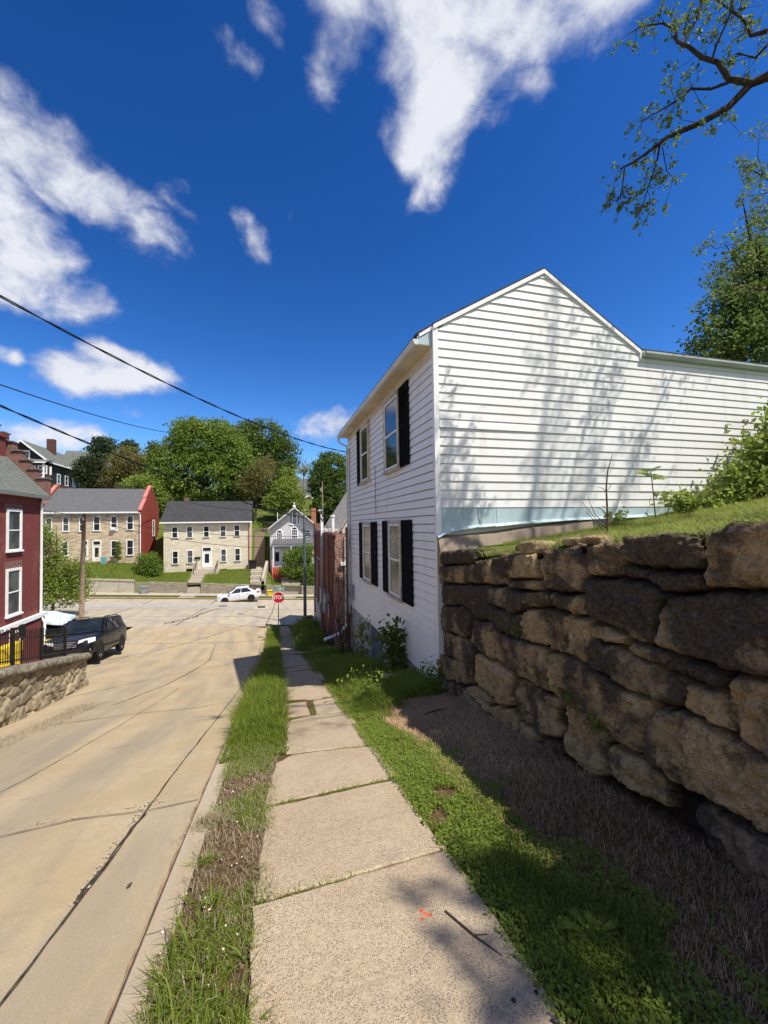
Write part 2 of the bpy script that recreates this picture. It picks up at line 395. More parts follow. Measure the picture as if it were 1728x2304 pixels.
def shingle(name, a, b, bw=.3, bh=.16):
    t = NT(name); p = t.pos; sp = t.n('ShaderNodeSeparateXYZ'); t.set(sp.inputs[0], p)
    cb = t.n('ShaderNodeCombineXYZ'); t.set(cb.inputs[0], t.math('ADD', sp.outputs[0], sp.outputs[1])); t.set(cb.inputs[1], sp.outputs[2])
    bk = t.n('ShaderNodeTexBrick'); t.set(bk.inputs['Vector'], cb); bk.inputs['Scale'].default_value = 1; bk.inputs['Brick Width'].default_value = bw; bk.inputs['Row Height'].default_value = bh * .55; bk.inputs['Mortar Size'].default_value = .008
    t.set(bk.inputs['Color1'], a); t.set(bk.inputs['Color2'], b); t.set(bk.inputs['Mortar'], tuple(x * .5 for x in a)); n1 = t.noise(.6, 4); n2 = t.noise(40, 3)
    c = t.mix(t.ramp(n1, .4, .7, 0, .4), bk.outputs[0], tuple(x * .8 for x in b)); c = t.mix(t.ramp(n2, .3, .7, .35, 0), c, tuple(x * .5 for x in a))
    t.col(c).rough(.9, .15); t.nor(t.bump(t.math('SUBTRACT', n2, bk.outputs['Fac']), .5, .01)); return t.mat
M_shdark = shingle('dark_shingles', (.045, .045, .048), (.075, .075, .08)); M_shgrey = shingle('grey_shingles', (.115, .115, .12), (.15, .15, .155))
M_shgreen = shingle('green_grey_shingles', (.125, .135, .115), (.19, .20, .175)); M_shbrown = shingle('brown_grey_shingles', (.16, .145, .13), (.21, .195, .175))
def clap(name, col, h=.11):
    t = NT(name); w = t.wallco(); sp = t.n('ShaderNodeSeparateXYZ'); t.set(sp.inputs[0], w); fr = t.math('FRACT', t.math('DIVIDE', sp.outputs[1], h)); n = t.noise(2, 4)
    c = t.mix(t.ramp(n, .4, .7, 0, .3), col, tuple(x * .82 for x in col)); t.col(c).rough(.6, .25); t.nor(t.bump(fr, .8, .012)); return t.mat
M_clapgrey = clap('grey_clapboard', (.60, .58, .58)); M_clapwhite = clap('white_clapboard', (.74, .73, .70)); M_clapdark = clap('dark_shingle_wall', (.022, .021, .022), .2); M_clapbrown = clap('brown_clapboard', (.10, .05, .04))
# ================================================================== ground, roads, pavement
def hill_z(x, y):
    x = np.asarray(x, float); y = np.asarray(y, float)
    A = -5.42 - .083 * np.clip(x, -40, 40); B = np.interp(x, [-40, -26, -15.5, -14, -13, -2, 0, 6, 20, 60], [-1.2, -2.2, -2.7, -3.6, -4.05, -3.95, -4.5, -4.7, -5.2, -6])
    z = A + (B - A) * ss(51.7, 56.5, y)
    z = z + 4.6 * ss(60.5, 68.0, y) + 2.0 * ss(68.3, 69.2, y) + 1.4 * ss(69.5, 75, y) + 7 * ss(75, 105, y) - 4.5 * ss(-17, -27, x) * ss(67, 76, y) - .06 * np.maximum(y - 130, 0)
    return z + .12 * fnoise(x * .3, y * .3, 3) * ss(60, 64, y)
def ground_z(x, y):
    z = G(x, y); a = x - cxl(y)
    road = ((a < -.64) & (x > -9.4) & (y < 33)) | ((y > 31.6) & (y < 48.35))
    z = np.where(road, z - .35, z) + np.where(road, 0, .012 * fnoise(x * 2.2, y * 2.2, 5))
    return z
ys = np.unique(np.concatenate([np.arange(-14, 0, .6), np.arange(0, 12, .12), np.arange(12, 31.5, .4), [31.6, 31.62, 48.33, 48.36], np.arange(49, 51.7, .5), [51.66]]))
ao = np.concatenate([np.arange(-120, -12, 9), [-9.42, -9.38, -5, -.66, -.63], np.arange(-.6, 4.2, .12), np.arange(4.5, 16, .8), np.arange(17, 120, 9)])
XS = ao[None, :] + cxl(ys)[:, None]
grid('ground', XS, ys, ground_z, M_soil); props(bpy.data.objects['ground'], kind='structure')
hy = np.concatenate([np.arange(51.6, 76, .5), np.arange(76, 240, 4)]); hx = np.concatenate([np.arange(-160, -30, 5), np.arange(-30, 22, .8), np.arange(22, 160, 5)])
props(grid('hillside', hx, hy, hill_z, M_hill), kind='structure')

RD = -.10                                # road surface below the verge
def strip_ribbon(mb, pts, w, zoff, mi, jit=.35, seed=1):
    rr = random.Random(seed); P = []
    for (x0, y0), (x1, y1) in zip(pts[:-1], pts[1:]):
        n = max(2, int(math.hypot(x1 - x0, y1 - y0) / .12))
        for i in range(n): P.append((x0 + (x1 - x0) * i / n, y0 + (y1 - y0) * i / n))
    P.append(pts[-1]); V = []; off = 0
    for i, (x, y) in enumerate(P):
        q = P[min(i + 1, len(P) - 1)]; p = P[max(i - 1, 0)]; dx, dy = q[0] - p[0], q[1] - p[1]; L = math.hypot(dx, dy) or 1
        off = off * .7 + rr.uniform(-1, 1) * w * jit; ww = w * rr.uniform(.5, 1.3) * .5
        cx_, cy_ = x - dy / L * off, y + dx / L * off
        for s in (-1, 1):
            X, Y = cx_ - dy / L * ww * s, cy_ + dx / L * ww * s; V.append((X, Y, g(X, Y) + zoff))
    mb.add(V, [(2 * i, 2 * i + 1, 2 * i + 3, 2 * i + 2) for i in range(len(P) - 1)], mi)

# our street: one slab sheet plus joints and cracks
ry = np.concatenate([np.arange(-14, 12, .35), np.arange(12, 32.01, .5)])
ra = np.concatenate([[-9.4, -8.2, -7, -6, -5], np.arange(-4.2, -.7, .25), [-.62]])
RX = ra[None, :] + cxl(ry)[:, None]
road = grid('road', RX, ry, lambda x, y: G(x, y) + RD + .006 * fnoise(x * 1.5, y * 1.5, 9), [M_road, M_crack, M_chip, M_rust]); props(road, kind='structure')
mb = MB(); Z1 = RD + .012
strip_ribbon(mb, [(-1.35, -3), (-1.16, 2.3), (-1.09, 3.35), (-1.05, 4.2), (-.93, 7), (-.68, 12), (-.5, 18), (-.35, 26)], .016, Z1, 0, .25, 2)
strip_ribbon(mb, [(-1.13, 3.0), (-1.05, 4.15)], .02, Z1 + .006, 0, .8, 13)
strip_ribbon(mb, [(-4.0, 4.35), (-2.9, 4.18), (-2.1, 4.22), (-1.6, 4.3), (-1.06, 4.22), (-.62, 4.27)], .014, Z1, 0, .6, 4)
rc = random.Random(77)                  # broken chips along the spalled joints
def chips(A, B, n, wob):
    A, B = remap(*A), remap(*B)
    for _ in range(n):
        t = rc.random(); x, y = A[0] + (B[0] - A[0]) * t + rc.gauss(0, wob), A[1] + (B[1] - A[1]) * t + rc.gauss(0, .01); r_ = rc.uniform(.003, .011); th = rc.uniform(0, 6.28)
        V = [(x + r_ * rc.uniform(.6, 1.3) * math.cos(th + k * 1.257), y + r_ * rc.uniform(.6, 1.6) * math.sin(th + k * 1.257)) for k in range(5)]
        mb.add([(a_, b_, g(a_, b_) + Z1 + .004 + .002 * (k % 2)) for k, (a_, b_) in enumerate(V)], [(0, 1, 2, 3, 4)], 1 if rc.random() < .7 else 0)
chips((-1.125, 2.95), (-1.055, 4.2), 70, .012); chips((-2.1, 4.22), (-1.06, 4.23), 30, .012); chips((-1.06, 4.22), (-.62, 4.27), 12, .008); chips((-1.10, 4.12), (-1.0, 4.32), 22, .025)
strip_ribbon(mb, [(-3.9, 9.6), (-2.6, 9.7), (-1.4, 9.5), (-.55, 9.9)], .02, Z1, 0, .8, 6)
strip_ribbon(mb, [(-3.6, 7.4), (-2.2, 7.7), (-1.0, 7.6)], .012, Z1, 1, .8, 16)
strip_ribbon(mb, [(-3.5, 11.2), (-2.9, 14), (-2.7, 17), (-2.6, 21), (-2.9, 26)], .024, Z1, 0, .6, 7)
strip_ribbon(mb, [(-3.0, 3.0), (-2.7, 6), (-2.55, 9), (-2.4, 13)], .009, Z1, 0, 1.2, 8)
strip_ribbon(mb, [(-6.4, 15.5), (-4, 15.2), (-1, 15.6), (-.4, 15.4)], .014, Z1, 0, .6, 9)
strip_ribbon(mb, [(-7, 21), (-4, 20.6), (-1, 21.2), (-.2, 21)], .016, Z1, 0, .6, 10)
strip_ribbon(mb, [(-9, 26.5), (-5, 26.4), (-.1, 26.6)], .035, Z1, 0, .5, 11)
strip_ribbon(mb, [(-.745, -3), (-.655, 2), (-.615, 4), (-.53, 8), (-.44, 12)], .03, Z1 + .001, 2, .10, 12)
for q in ((-1.35, 1.95), (-.86, 3.05)): 
    mb.tube([(q[0], q[1], g(*q) + RD + .01), (q[0] + .02, q[1] + .012, g(*q) + RD + .02)], [.011, .006], 5, 0)
link('road_joint', mb.mesh('road_joint'), [M_crack, M_chip, M_rust], road)
# crossing street
cyy = np.arange(31.9, 48.41, .5); cxx = np.concatenate([np.arange(-120, -24, 6), np.arange(-24, 20, 1.0), np.arange(20, 121, 6)])
cross = grid('cross_street', cxx, cyy, lambda x, y: G(x, y) + np.where((y < 32.6), RD, RD), M_cross); props(cross, kind='structure')
mb = MB()
strip_ribbon(mb, [(-60, 40.2), (-20, 40.2), (0, 40.2), (30, 40.2)], .05, Z1, 0, .3, 21)
strip_ribbon(mb, [(-60, 36.3), (0, 36.3), (30, 36.3)], .04, Z1, 0, .3, 22)
for x in (-17, -11.5, -5.6, .5, 6.5): strip_ribbon(mb, [(x - .6, 32.2), (x, 40), (x + .4, 48.2)], .06, Z1, 0, .5, int(30 + x))
strip_ribbon(mb, [(-7.0, 33.0), (-5.6, 36), (-5.2, 38.5), (-4.3, 41)], .14, Z1 + .004, 0, .9, 25)
def patch(mb, x0, x1, y0, y1, mi, zo):
    n = 12; P = []
    for i in range(n + 1): P.append((x0 + (x1 - x0) * i / n, y0))
    for i in range(n + 1): P.append((x1 - (x1 - x0) * i / n, y1))
    V = [(x, y, g(x, y) + zo) for x, y in P]; k = n + 1
    mb.add(V, [(i, i + 1, 2 * k - 2 - i, 2 * k - 1 - i) for i in range(n)], mi)
patch(mb, -40, -1.2, 41.4, 44.0, 1, Z1 + .002); patch(mb, 5.5, 12, 41.4, 43.6, 1, Z1 + .002)
patch(mb, -1.1, .1, 40.4, 42.6, 3, Z1 + .006); patch(mb, -.9, -.2, 41.4, 42.8, 0, Z1 + .010)
for q in ((-1.6, 38.6), (-2.9, 35.0), (-3.4, 33.4)): patch(mb, q[0], q[0] + .3, q[1], q[1] + .5, 2, Z1 + .008)
cv = [( -4.1 + .42 * math.cos(k * math.pi / 8), 42.7 + .42 * math.sin(k * math.pi / 8)) for k in range(16)]
mb.add([(x, y, g(x, y) + Z1 + .012) for x, y in cv], [tuple(range(16))], 4)
link('street_patch', mb.mesh('street_patch'), [M_crack, simple('grey_patch', (.335, .315, .275), .9, .1, var=.15, sc=3), simple('faded_yellow_mark', (.62, .50, .14), .8, .1, var=.3, sc=6), simple('pale_patch', (.42, .37, .30), .9, .1, var=.25, sc=5), simple('manhole_iron', (.08, .07, .065), .7, .3, .3, var=.3, sc=14)], cross)

# kerb: real step between road and verge
mb = MB(); n = 0; y = -6.0
while y < 31.3:
    y2 = min(y + (3.0 if n else 2.4), 31.4); sub = 8; e0 = y + .006; e1 = y2 - .006
    for i in range(sub):
        a, b = e0 + (e1 - e0) * i / sub, e0 + (e1 - e0) * (i + 1) / sub
        P = []
        for yy in (a, b):
            xl = -.70 + cxl(yy) + .02; xr = xl + .165
            P.append([(xl + .0, yy, g(xl, yy) - .3), (xl + .012, yy, g(xl, yy) - .02), (xl + .03, yy, g(xl, yy) + .008), (xr, yy, g(xr, yy) + .012), (xr, yy, g(xr, yy) - .3)])
        k = len(P[0]); mb.add(P[0] + P[1], [(j, j + 1, k + j + 1, k + j) for j in range(k - 1)], 0)
        if i == 0: mb.poly(*P[0])
        if i == sub - 1: mb.poly(*P[1])
    y = y2; n += 1
props(mb.build('kerb', M_kerb), kind='structure')

# sidewalk slabs, each heaved a little on its own
def slab(mb, poly, tilt, rr, th=.12, lift=.02):
    cx_ = sum(p[0] for p in poly) / len(poly); cy_ = sum(p[1] for p in poly) / len(poly)
    pts = []; poly = [remap(*q) for q in poly]; cx_ = sum(p[0] for p in poly) / len(poly); cy_ = sum(p[1] for p in poly) / len(poly)
    for (p, q) in zip(poly, poly[1:] + poly[:1]):
        L = math.hypot(q[0] - p[0], q[1] - p[1]); k = max(1, int(L / .09))
        for i in range(k):
            t = i / k; j = .009 if 0 < i else .015
            pts.append((p[0] + (q[0] - p[0]) * t + rr.uniform(-j, j), p[1] + (q[1] - p[1]) * t + rr.uniform(-j, j)))
    hz = lambda x, y: float(G(x, y)) + lift + tilt[0] * (x - cx_) + tilt[1] * (y - cy_)
    top = []; rim = []; bot = []
    for x, y in pts:
        d = math.hypot(x - cx_, y - cy_) or 1; s = 1 - .012 / d
        xi, yi = cx_ + (x - cx_) * s, cy_ + (y - cy_) * s
        top.append((xi, yi, hz(xi, yi))); rim.append((x, y, hz(x, y) - .012)); bot.append((x, y, hz(x, y) - th))
    n = len(pts); mb.add(top + rim + bot, [tuple(range(n))] + [(i, n + i, n + (i + 1) % n, (i + 1) % n) for i in range(n)] + [(n + i, 2 * n + i, 2 * n + (i + 1) % n, n + (i + 1) % n) for i in range(n)])
mb = MB(); rr = random.Random(5)
lx = lambda y: -.10 + .0215 * max(y, 0) + (-.03 if y < 3 else 0); rx = lambda y: 1.02 + .0135 * y
J = [(-3.4, -3.3), (-1.2, -1.1), (2.40, 2.46), (3.53, 3.585), (4.63, 4.48), (6.10, 5.96), (7.03, 7.08), (8.25, 8.2), (9.3, 9.36), (10.15, 10.2), (11.0, 11.05), (12.3, 12.25), (13.8, 13.8), (15.2, 15.25), (16.7, 16.7), (18.2, 18.2), (19.7, 19.7), (21.2, 21.2), (22.7, 22.7), (24.2, 24.2), (25.7, 25.7), (27.2, 27.2), (28.8, 28.8), (30.3, 30.3), (31.7, 31.7)]
for k, (a, b) in enumerate(zip(J[:-1], J[1:])):
    gp = .022 if k < 6 else .026
    p = [(lx(a[0]), a[0] + gp), (rx(a[1]), a[1] + gp), (rx(b[1]), b[1] - gp), (lx(b[0]), b[0] - gp)]
    tl_ = .012 if k < 6 else .03; tilt = (rr.uniform(-tl_, tl_), rr.uniform(-tl_, tl_))
    if k == 3: p = [(lx(3.53) - .01, 3.56), (1.12, 3.61), (1.1, 4.45), (.62, 4.56), (.24, 4.60), (.08, 4.42), (.03, 4.1)]
    if k == 4: p = [(.09, 4.72), (.3, 4.66), (.65, 4.62), (1.09, 4.52), (1.11, 5.92), (.55, 6.0), (.3, 5.92), (.12, 5.62), (.08, 5.2)]
    if k == 5:
        slab(mb, [(.09, 6.17), (.58, 6.1), (.585, 6.95), (.1, 6.98)], tilt, rr); slab(mb, [(.66, 6.05), (1.12, 6.0), (1.1, 7.02), (.7, 6.98)], (.01, -.012), rr); continue
    slab(mb, p, tilt, rr)
mb.f = mb.f; 
sw = mb.build('sidewalk', M_slab); props(sw, kind='structure')
mb = MB(); rr = random.Random(4)                     # small smear of orange marking paint
for i in range(16):
    x, y = .735 + rr.gauss(0, .017), 2.02 + rr.gauss(0, .04); s = rr.uniform(.003, .009); zz = g(x, y) + .034
    mb.add([(x - s, y - s, zz + .182 * s), (x + s * 1.4, y - s * .4, zz + .182 * s * .4), (x + s, y + s, zz - .182 * s), (x - s * .6, y + s * 1.5, zz - .182 * s * 1.5)], [(0, 1, 2, 3)])
link('paint_mark', mb.mesh('paint_mark'), simple('orange_marking_paint', (.60, .12, .04), .7, .2, var=.3, sc=40), sw)
# far pavement
fx = np.arange(-60, 60.1, 2.0)
props(grid('far_sidewalk', fx, np.array([49.9, 50.4, 51.0, 51.5]), lambda x, y: G(x, 50) * 1.0 + .13, M_path), kind='structure')
mb = MB()
for i in range(len(fx) - 1):
    a, b = fx[i], fx[i + 1]; za, zb = g(a, 48.4), g(b, 48.4)
    mb.hexa([(a, 48.38, za - .4), (b, 48.38, zb - .4), (b, 48.55, zb - .4), (a, 48.55, za - .4), (a, 48.40, za + .04), (b, 48.40, zb + .04), (b, 48.55, zb + .045), (a, 48.55, za + .045)])
props(mb.build('far_kerb', M_kerb), kind='structure')
props(grid('far_verge', fx, np.array([48.54, 49.0, 49.4, 49.92]), lambda x, y: G(x, y) + .06, M_turf), kind='structure')
mb = MB()
for x0 in (-9.0, 1.6): mb.hexa([(x0, 48.5, g(x0, 48.5) - .2), (x0 + 1.5, 48.5, g(x0 + 1.5, 48.5) - .2), (x0 + 1.5, 50, g(x0 + 1.5, 50) - .2), (x0, 50, g(x0, 50) - .2), (x0, 48.5, g(x0, 48.5) + .075), (x0 + 1.5, 48.5, g(x0 + 1.5, 48.5) + .075), (x0 + 1.5, 50, g(x0 + 1.5, 50) + .16), (x0, 50, g(x0, 50) + .16)])
props(mb.build('kerb_walkway', M_path), kind='structure')

# raised lawn behind the stone wall
ly = np.concatenate([np.arange(-12, 1, .6), np.arange(1, 7.6, .15), [7.64]])
la = np.concatenate([[.205, .22, .3], np.arange(.4, 13, .35), np.arange(13, 40, 3)])
LX = la[None, :] + wallx(ly)[:, None]
props(grid('lawn', LX, ly, lambda x, y: lawn_z(x, y) - .03 + .02 * fnoise(x * 1.3, y * 1.3, 6) - np.where(x - wallx(y) < .212, .8, 0), M_turf), kind='structure')

# ------------------------------------------------------------------ stone retaining wall, stone by stone
ST = '''75,205 215,195 220,255 75,262|70,262 190,265 205,300 190,350 75,345|205,265 300,240 320,275 290,340 205,345|300,235 385,245 380,340 290,340|388,222 540,225 545,320 390,328|540,210 700,190 765,215 765,390 640,395 545,360|745,190 940,172 935,250 900,325 772,318|945,150 1210,130 1330,160 1335,275 1080,285 960,230|1340,165 1480,90 1659,75 1760,68 1760,395 1659,385 1370,375 1335,290|935,275 1065,285 1060,345 940,320|1080,285 1320,300 1325,385 1200,395 1080,350|85,360 160,360 160,455 90,450|160,360 280,375 290,500 250,530 180,470|380,335 540,345 530,390 385,375|310,385 450,395 470,470 420,495 300,450|450,395 590,400 590,460 470,480|590,400 760,420 765,500 680,485 595,460|765,330 930,340 1110,370 1140,420 1110,500 1110,620 1060,630 930,580 790,510 765,430|1115,460 1190,405 1659,405 1750,410 1750,815 1659,800 1480,770 1250,710 1130,650|85,465 205,470 210,560 190,610 90,570|285,460 390,490 395,600 330,560 285,520|395,505 460,500 465,580 440,620 395,600|470,470 590,475 685,500 690,560 675,690 600,660 480,620|690,530 780,545 785,640 770,750 680,690|785,560 860,560 940,600 945,655 880,645 790,610|210,530 325,560 330,640 325,730 205,650|75,590 200,630 240,680 235,800 160,720 75,680|335,610 400,620 590,670 600,780 590,865 470,800 340,720|790,640 870,640 1030,730 1250,820 1240,970 1150,960 1080,910 900,830 780,740|955,645 1150,690 1400,790 1430,830 1420,880 1250,820 960,690|1435,820 1659,870 1740,900 1740,1280 1659,1230 1560,1160 1480,1070 1440,960|75,710 160,740 240,830 180,850 80,800|240,690 330,730 415,790 425,940 380,950 300,890 240,820|600,700 700,720 900,850 1050,920 1065,1080 1050,1190 990,1180 840,1050 720,950 600,850|75,830 180,860 240,920 300,1000 280,1020 160,950 80,890|240,850 330,920 300,945 245,890|425,830 490,840 640,940 640,1100 560,1090 420,970|320,960 440,960 450,1090 400,1100 330,1040|620,980 660,990 655,1050 620,1030|660,950 780,1000 870,1090 870,1250 800,1270 640,1140|1250,830 1430,890 1470,1090 1390,1060 1240,970|1060,1050 1120,960 1240,980 1490,1100 1659,1240 1740,1310 1740,1680 1659,1590 1500,1500 1330,1370 1070,1210|870,1150 1000,1190 1130,1260 1140,1410 1000,1340 880,1270|1345,1440 1450,1480 1659,1640 1740,1700 1740,2000 1659,1900 1400,1640|455,1040 510,1060 515,1130 460,1110|560,1100 640,1130 640,1170 570,1150|180,850 240,860 310,960 290,1010 210,920|60,215 75,200 75,260 60,260'''
def towall(px, py):
    d = ray(px, py); t = (WA - EYE.xy if False else Vector((WA.x - EYE.x, WA.y - EYE.y))).dot(WN) / (d.x * WN.x + d.y * WN.y)
    p = EYE + d * t; return ((Vector((p.x, p.y)) - WA).dot(WD), p.z)
stones = []
for s in ST.split('|'):
    P = [tuple(map(float, q.split(','))) for q in s.split()]
    stones.append([towall(960 + a / 2.16, 1150 + b / 2.16) for a, b in P])
rr = random.Random(3); s0 = 6.35                        # the wall goes on past the viewer
while s0 < 18:
    z = -.5; w = 0
    while z < np.interp(WA.y - s0 * .983, ZT_Y, ZT_Z) - .05:
        h = rr.uniform(.3, .62); x = s0 + rr.uniform(-.15, .1); ww = rr.uniform(.9, 1.4)
        stones.append([(x, z), (x + ww, z + rr.uniform(-.04, .04)), (x + ww, z + h - .03), (x, z + h - .03)]); z += h
    s0 += 1.25
SS = np.concatenate([np.arange(-.05, 6.3, .0105), np.arange(6.3, 18, .08)]); HH = np.arange(-2.15, 1.75, .0105); HH = np.concatenate([HH, np.arange(HH[-1] + .02, 2.7, .05)])
SG, HG = np.meshgrid(SS, HH); best = np.full(SG.shape, -.5); sec = best.copy(); sid = np.zeros(SG.shape, int)
wx = SG + .018 * fnoise(SG * 5, HG * 5, 31) + .014 * fnoise(SG * 22, HG * 22, 36, 2); wh = HG + .016 * fnoise(SG * 5, HG * 5, 32) + .012 * fnoise(SG * 22, HG * 22, 37, 2)
for k, P in enumerate(stones):
    P = np.array(P); ar = np.sum(P[:, 0] * np.roll(P[:, 1], -1) - np.roll(P[:, 0], -1) * P[:, 1])
    if ar < 0: P = P[::-1]
    lo = P.min(0) - .22; hi = P.max(0) + .22
    i0, i1 = np.searchsorted(SS, [lo[0], hi[0]]); j0, j1 = np.searchsorted(HH, [lo[1], hi[1]])
    if i1 <= i0 or j1 <= j0: continue
    xs_, hs_ = wx[j0:j1, i0:i1], wh[j0:j1, i0:i1]
    dmin = np.full(xs_.shape, 1e9); inside = np.zeros(xs_.shape, bool)
    Q = np.roll(P, -1, 0)
    for (a, b) in zip(P, Q):
        e = b - a; t = np.clip(((xs_ - a[0]) * e[0] + (hs_ - a[1]) * e[1]) / (e @ e + 1e-9), 0, 1)
        dmin = np.minimum(dmin, np.hypot(xs_ - a[0] - t * e[0], hs_ - a[1] - t * e[1]))
        cond = ((a[1] > hs_) != (b[1] > hs_)); xi = a[0] + (hs_ - a[1]) / np.where(abs(e[1]) < 1e-9, 1e-9, e[1]) * e[0]
        inside ^= cond & (xs_ < xi)
    sd = np.where(inside, dmin, -dmin); cur = best[j0:j1, i0:i1]; se = sec[j0:j1, i0:i1]; up_ = sd > cur
    se[:] = np.where(up_, cur, np.maximum(se, sd)); cur[up_] = sd[up_]; sid[j0:j1, i0:i1][up_] = k + 1
off = rng.uniform(-.022, .022, len(stones) + 1); tlx = rng.uniform(-.07, .07, len(stones) + 1); tlh = rng.uniform(-.05, .06, len(stones) + 1)
cen = np.array([[0, 0]] + [np.mean(P, 0) for P in stones])
best = np.where(best < -.055, best, np.minimum((best - sec) * .5, best + .055) - .014)
ins = np.clip(best, 0, None)
bul = .070 * (1 - np.exp(-ins / .012)) + .012 * (1 - np.exp(-ins / .10))
fac = np.zeros(SG.shape)
for sc_, am_, sd_ in ((2.6, .030, 51), (6.0, .016, 55)):
    q1 = fnoise(SG * sc_, HG * sc_, sd_, 2); fac += am_ * (np.abs(q1 * 3 % 1 - .5) * 2 - .5)
fine = fnoise(SG * 7, HG * 9, 41, 5); pitn = fnoise(SG * 34, HG * 34, 44, 3); ridge = np.abs(fnoise(SG * 3.2, HG * 4.5, 47, 4))
dep = np.where(best > 0, bul + off[sid] + tlx[sid] * (SG - cen[sid, 0]) + tlh[sid] * (HG - cen[sid, 1]) + fac + .022 * fine + .010 * pitn - .05 * np.clip(fnoise(SG * 26, HG * 30, 58, 2) - .22, 0, 1) - .07 * np.clip(.14 - ridge, 0, 1) * 1.2, -.06 + .03 * fine) - .06
topz = np.interp(WA.y - SG * .983, ZT_Y, ZT_Z)
fadein = 1.0
Vx = WA.x + WD.x * SG + WN.x * dep; Vy = WA.y + WD.y * SG + WN.y * dep
V = np.stack([Vx, Vy, HG], -1).reshape(-1, 3); idx = np.arange(SG.size).reshape(SG.shape)
keep = ~((best < 0) & (HG > topz - .10))
gz = G(WA.x + WD.x * SG, WA.y + WD.y * SG); keep &= (HG > gz - .22) & (HG < topz + .34)
kf = keep[:-1, :-1] & keep[1:, :-1] & keep[:-1, 1:] & keep[1:, 1:]
Q = np.stack([idx[:-1, :-1], idx[:-1, 1:], idx[1:, 1:], idx[1:, :-1]], -1)[kf]
# top edge carried back into the bank so that the wall has thickness
colb = [np.where(kf[:, i])[0].max() + 1 if kf[:, i].any() else -1 for i in range(kf.shape[1])]
nb = len(V); extra = []; xq = []
for i, j in enumerate(colb):
    if j < 0: continue
    a, b = idx[j, i], idx[j, i + 1]
    for d_ in (0, 1):
        p = V[(a, b)[d_]]; extra.append((p[0] - WN.x * .42, p[1] - WN.y * .42, p[2] - .03 + .02 * math.sin(i * .9)))
    k = nb + len(extra) - 2; xq.append((a, b, k + 1, k))
V = np.concatenate([V, np.array(extra)]); Q = np.concatenate([Q, np.array(xq)])
def stone_mat():
    t = NT('limestone_blocks'); p = t.pos
    at = t.n('ShaderNodeAttribute', attribute_name='tone')
    n1 = t.noise(2.2, 6, .62); n2 = t.noise(9, 6, .65); n3 = t.noise(46, 4, .7); v = t.voro(38)
    c = t.mix(t.ramp(n2, .3, .7), (.47, .315, .145), (.70, .525, .29))
    c = t.mix(t.ramp(at.outputs['Fac'], .1, .9, 0, .5), c, (.27, .22, .165))
    sp = t.n('ShaderNodeSeparateXYZ'); t.set(sp.inputs[0], p)
    hi = t.math('MULTIPLY', t.math('ADD', sp.outputs[2], 1.0), .05)
    lich = t.math('ADD', t.math('ADD', t.math('MULTIPLY', n1, .8), t.math('MULTIPLY', at.outputs['Fac'], .17)), t.math('ADD', t.math('MULTIPLY', n2, .2), hi))
    c = t.mix(t.ramp(lich, .565, .70, 0, .88), c, t.mix(t.ramp(n3, .3, .7), (.022, .018, .016), (.115, .092, .075)))
    c = t.mix(t.math('MULTIPLY', t.ramp(v, .30, .08), t.ramp(n2, .45, .6, 0, .8)), c, (.07, .045, .025))
    c = t.mix(t.ramp(n3, .56, .8, 0, .4), c, (.42, .35, .26))
    n5 = t.noise(95, 3, .75); c = t.mix(t.ramp(n5, .50, .30, 0, .7), c, (.045, .033, .022)); v6 = t.voro(17); c = t.mix(t.math('MULTIPLY', t.ramp(v6, .22, .05), t.ramp(n1, .42, .62, 0, .85)), c, (.05, .034, .02))
    aj = t.n('ShaderNodeAttribute', attribute_name='joint'); c = t.mix(t.math('MULTIPLY', aj.outputs['Fac'], .92), c, (.014, .011, .009))
    t.col(c).rough(.95, .12); t.nor(t.bump(t.math('ADD', n3, t.math('ADD', t.math('MULTIPLY', v, .7), t.math('MULTIPLY', n5, .6))), 1.0, .026)); return t.mat
me = npmesh('stone_retaining_wall', V, Q)
tone = np.concatenate([rng.uniform(0, 1, len(stones) + 1)[sid].reshape(-1), np.full(len(extra), .5)]).astype(np.float32)
me.attributes.new('tone', 'FLOAT', 'POINT').data.foreach_set('value', tone)
gapv = np.concatenate([np.clip(.5 - best / .02, 0, 1).reshape(-1), np.full(len(extra), .2)]).astype(np.float32)
me.attributes.new('joint', 'FLOAT', 'POINT').data.foreach_set('value', gapv)
wallob = link('stone_retaining_wall', me, stone_mat(), smooth=False, loc=(2.8, 4.2, -.9))
props(wallob, 'rough limestone block retaining wall holding up the lawn beside the sidewalk', 'stone wall')
# loose stones on the wall top
def rock(name, c, s, seed, mat, label, cat='stone', group=None):
    bm = bmesh.new(); bmesh.ops.create_icosphere(bm, subdivisions=3, radius=1)
    r2 = random.Random(seed); o_ = r2.uniform(0, 50)
    for v_ in bm.verts:
        q = v_.co; k = 1 + .35 * float(fnoise(q.x * 1.4 + o_, q.y * 1.4 + q.z * 1.7, seed, 3)); q = Vector((np.sign(q.x) * abs(q.x) ** .7, np.sign(q.y) * abs(q.y) ** .7, np.sign(q.z) * abs(q.z) ** .75)) * k
        v_.co = Vector((c[0] + q.x * s[0], c[1] + q.y * s[1], c[2] + q.z * s[2]))
    me = bpy.data.meshes.new(name); bm.to_mesh(me); bm.free()
    return props(link(name, me, mat, loc=(c[0], c[1], c[2] - s[2]), smooth=True), label, cat, group)
M_rock = wallob.data.materials[0]
def rk(px, py, dn=.15): s_, z_ = towall(px, py); return (WA.x + WD.x * s_ - WN.x * dn, WA.y + WD.y * s_ - WN.y * dn, z_)
rock('loose_stone', rk(1180, 1235), (.17, .24, .085), 1, M_rock, 'large dark loose stone lying on the wall top at the edge of the lawn grass')
rock('loose_stone', rk(1126, 1251, .08), (.06, .09, .035), 2, M_rock, 'small pale sunlit loose stone on the wall top beside the larger dark one')
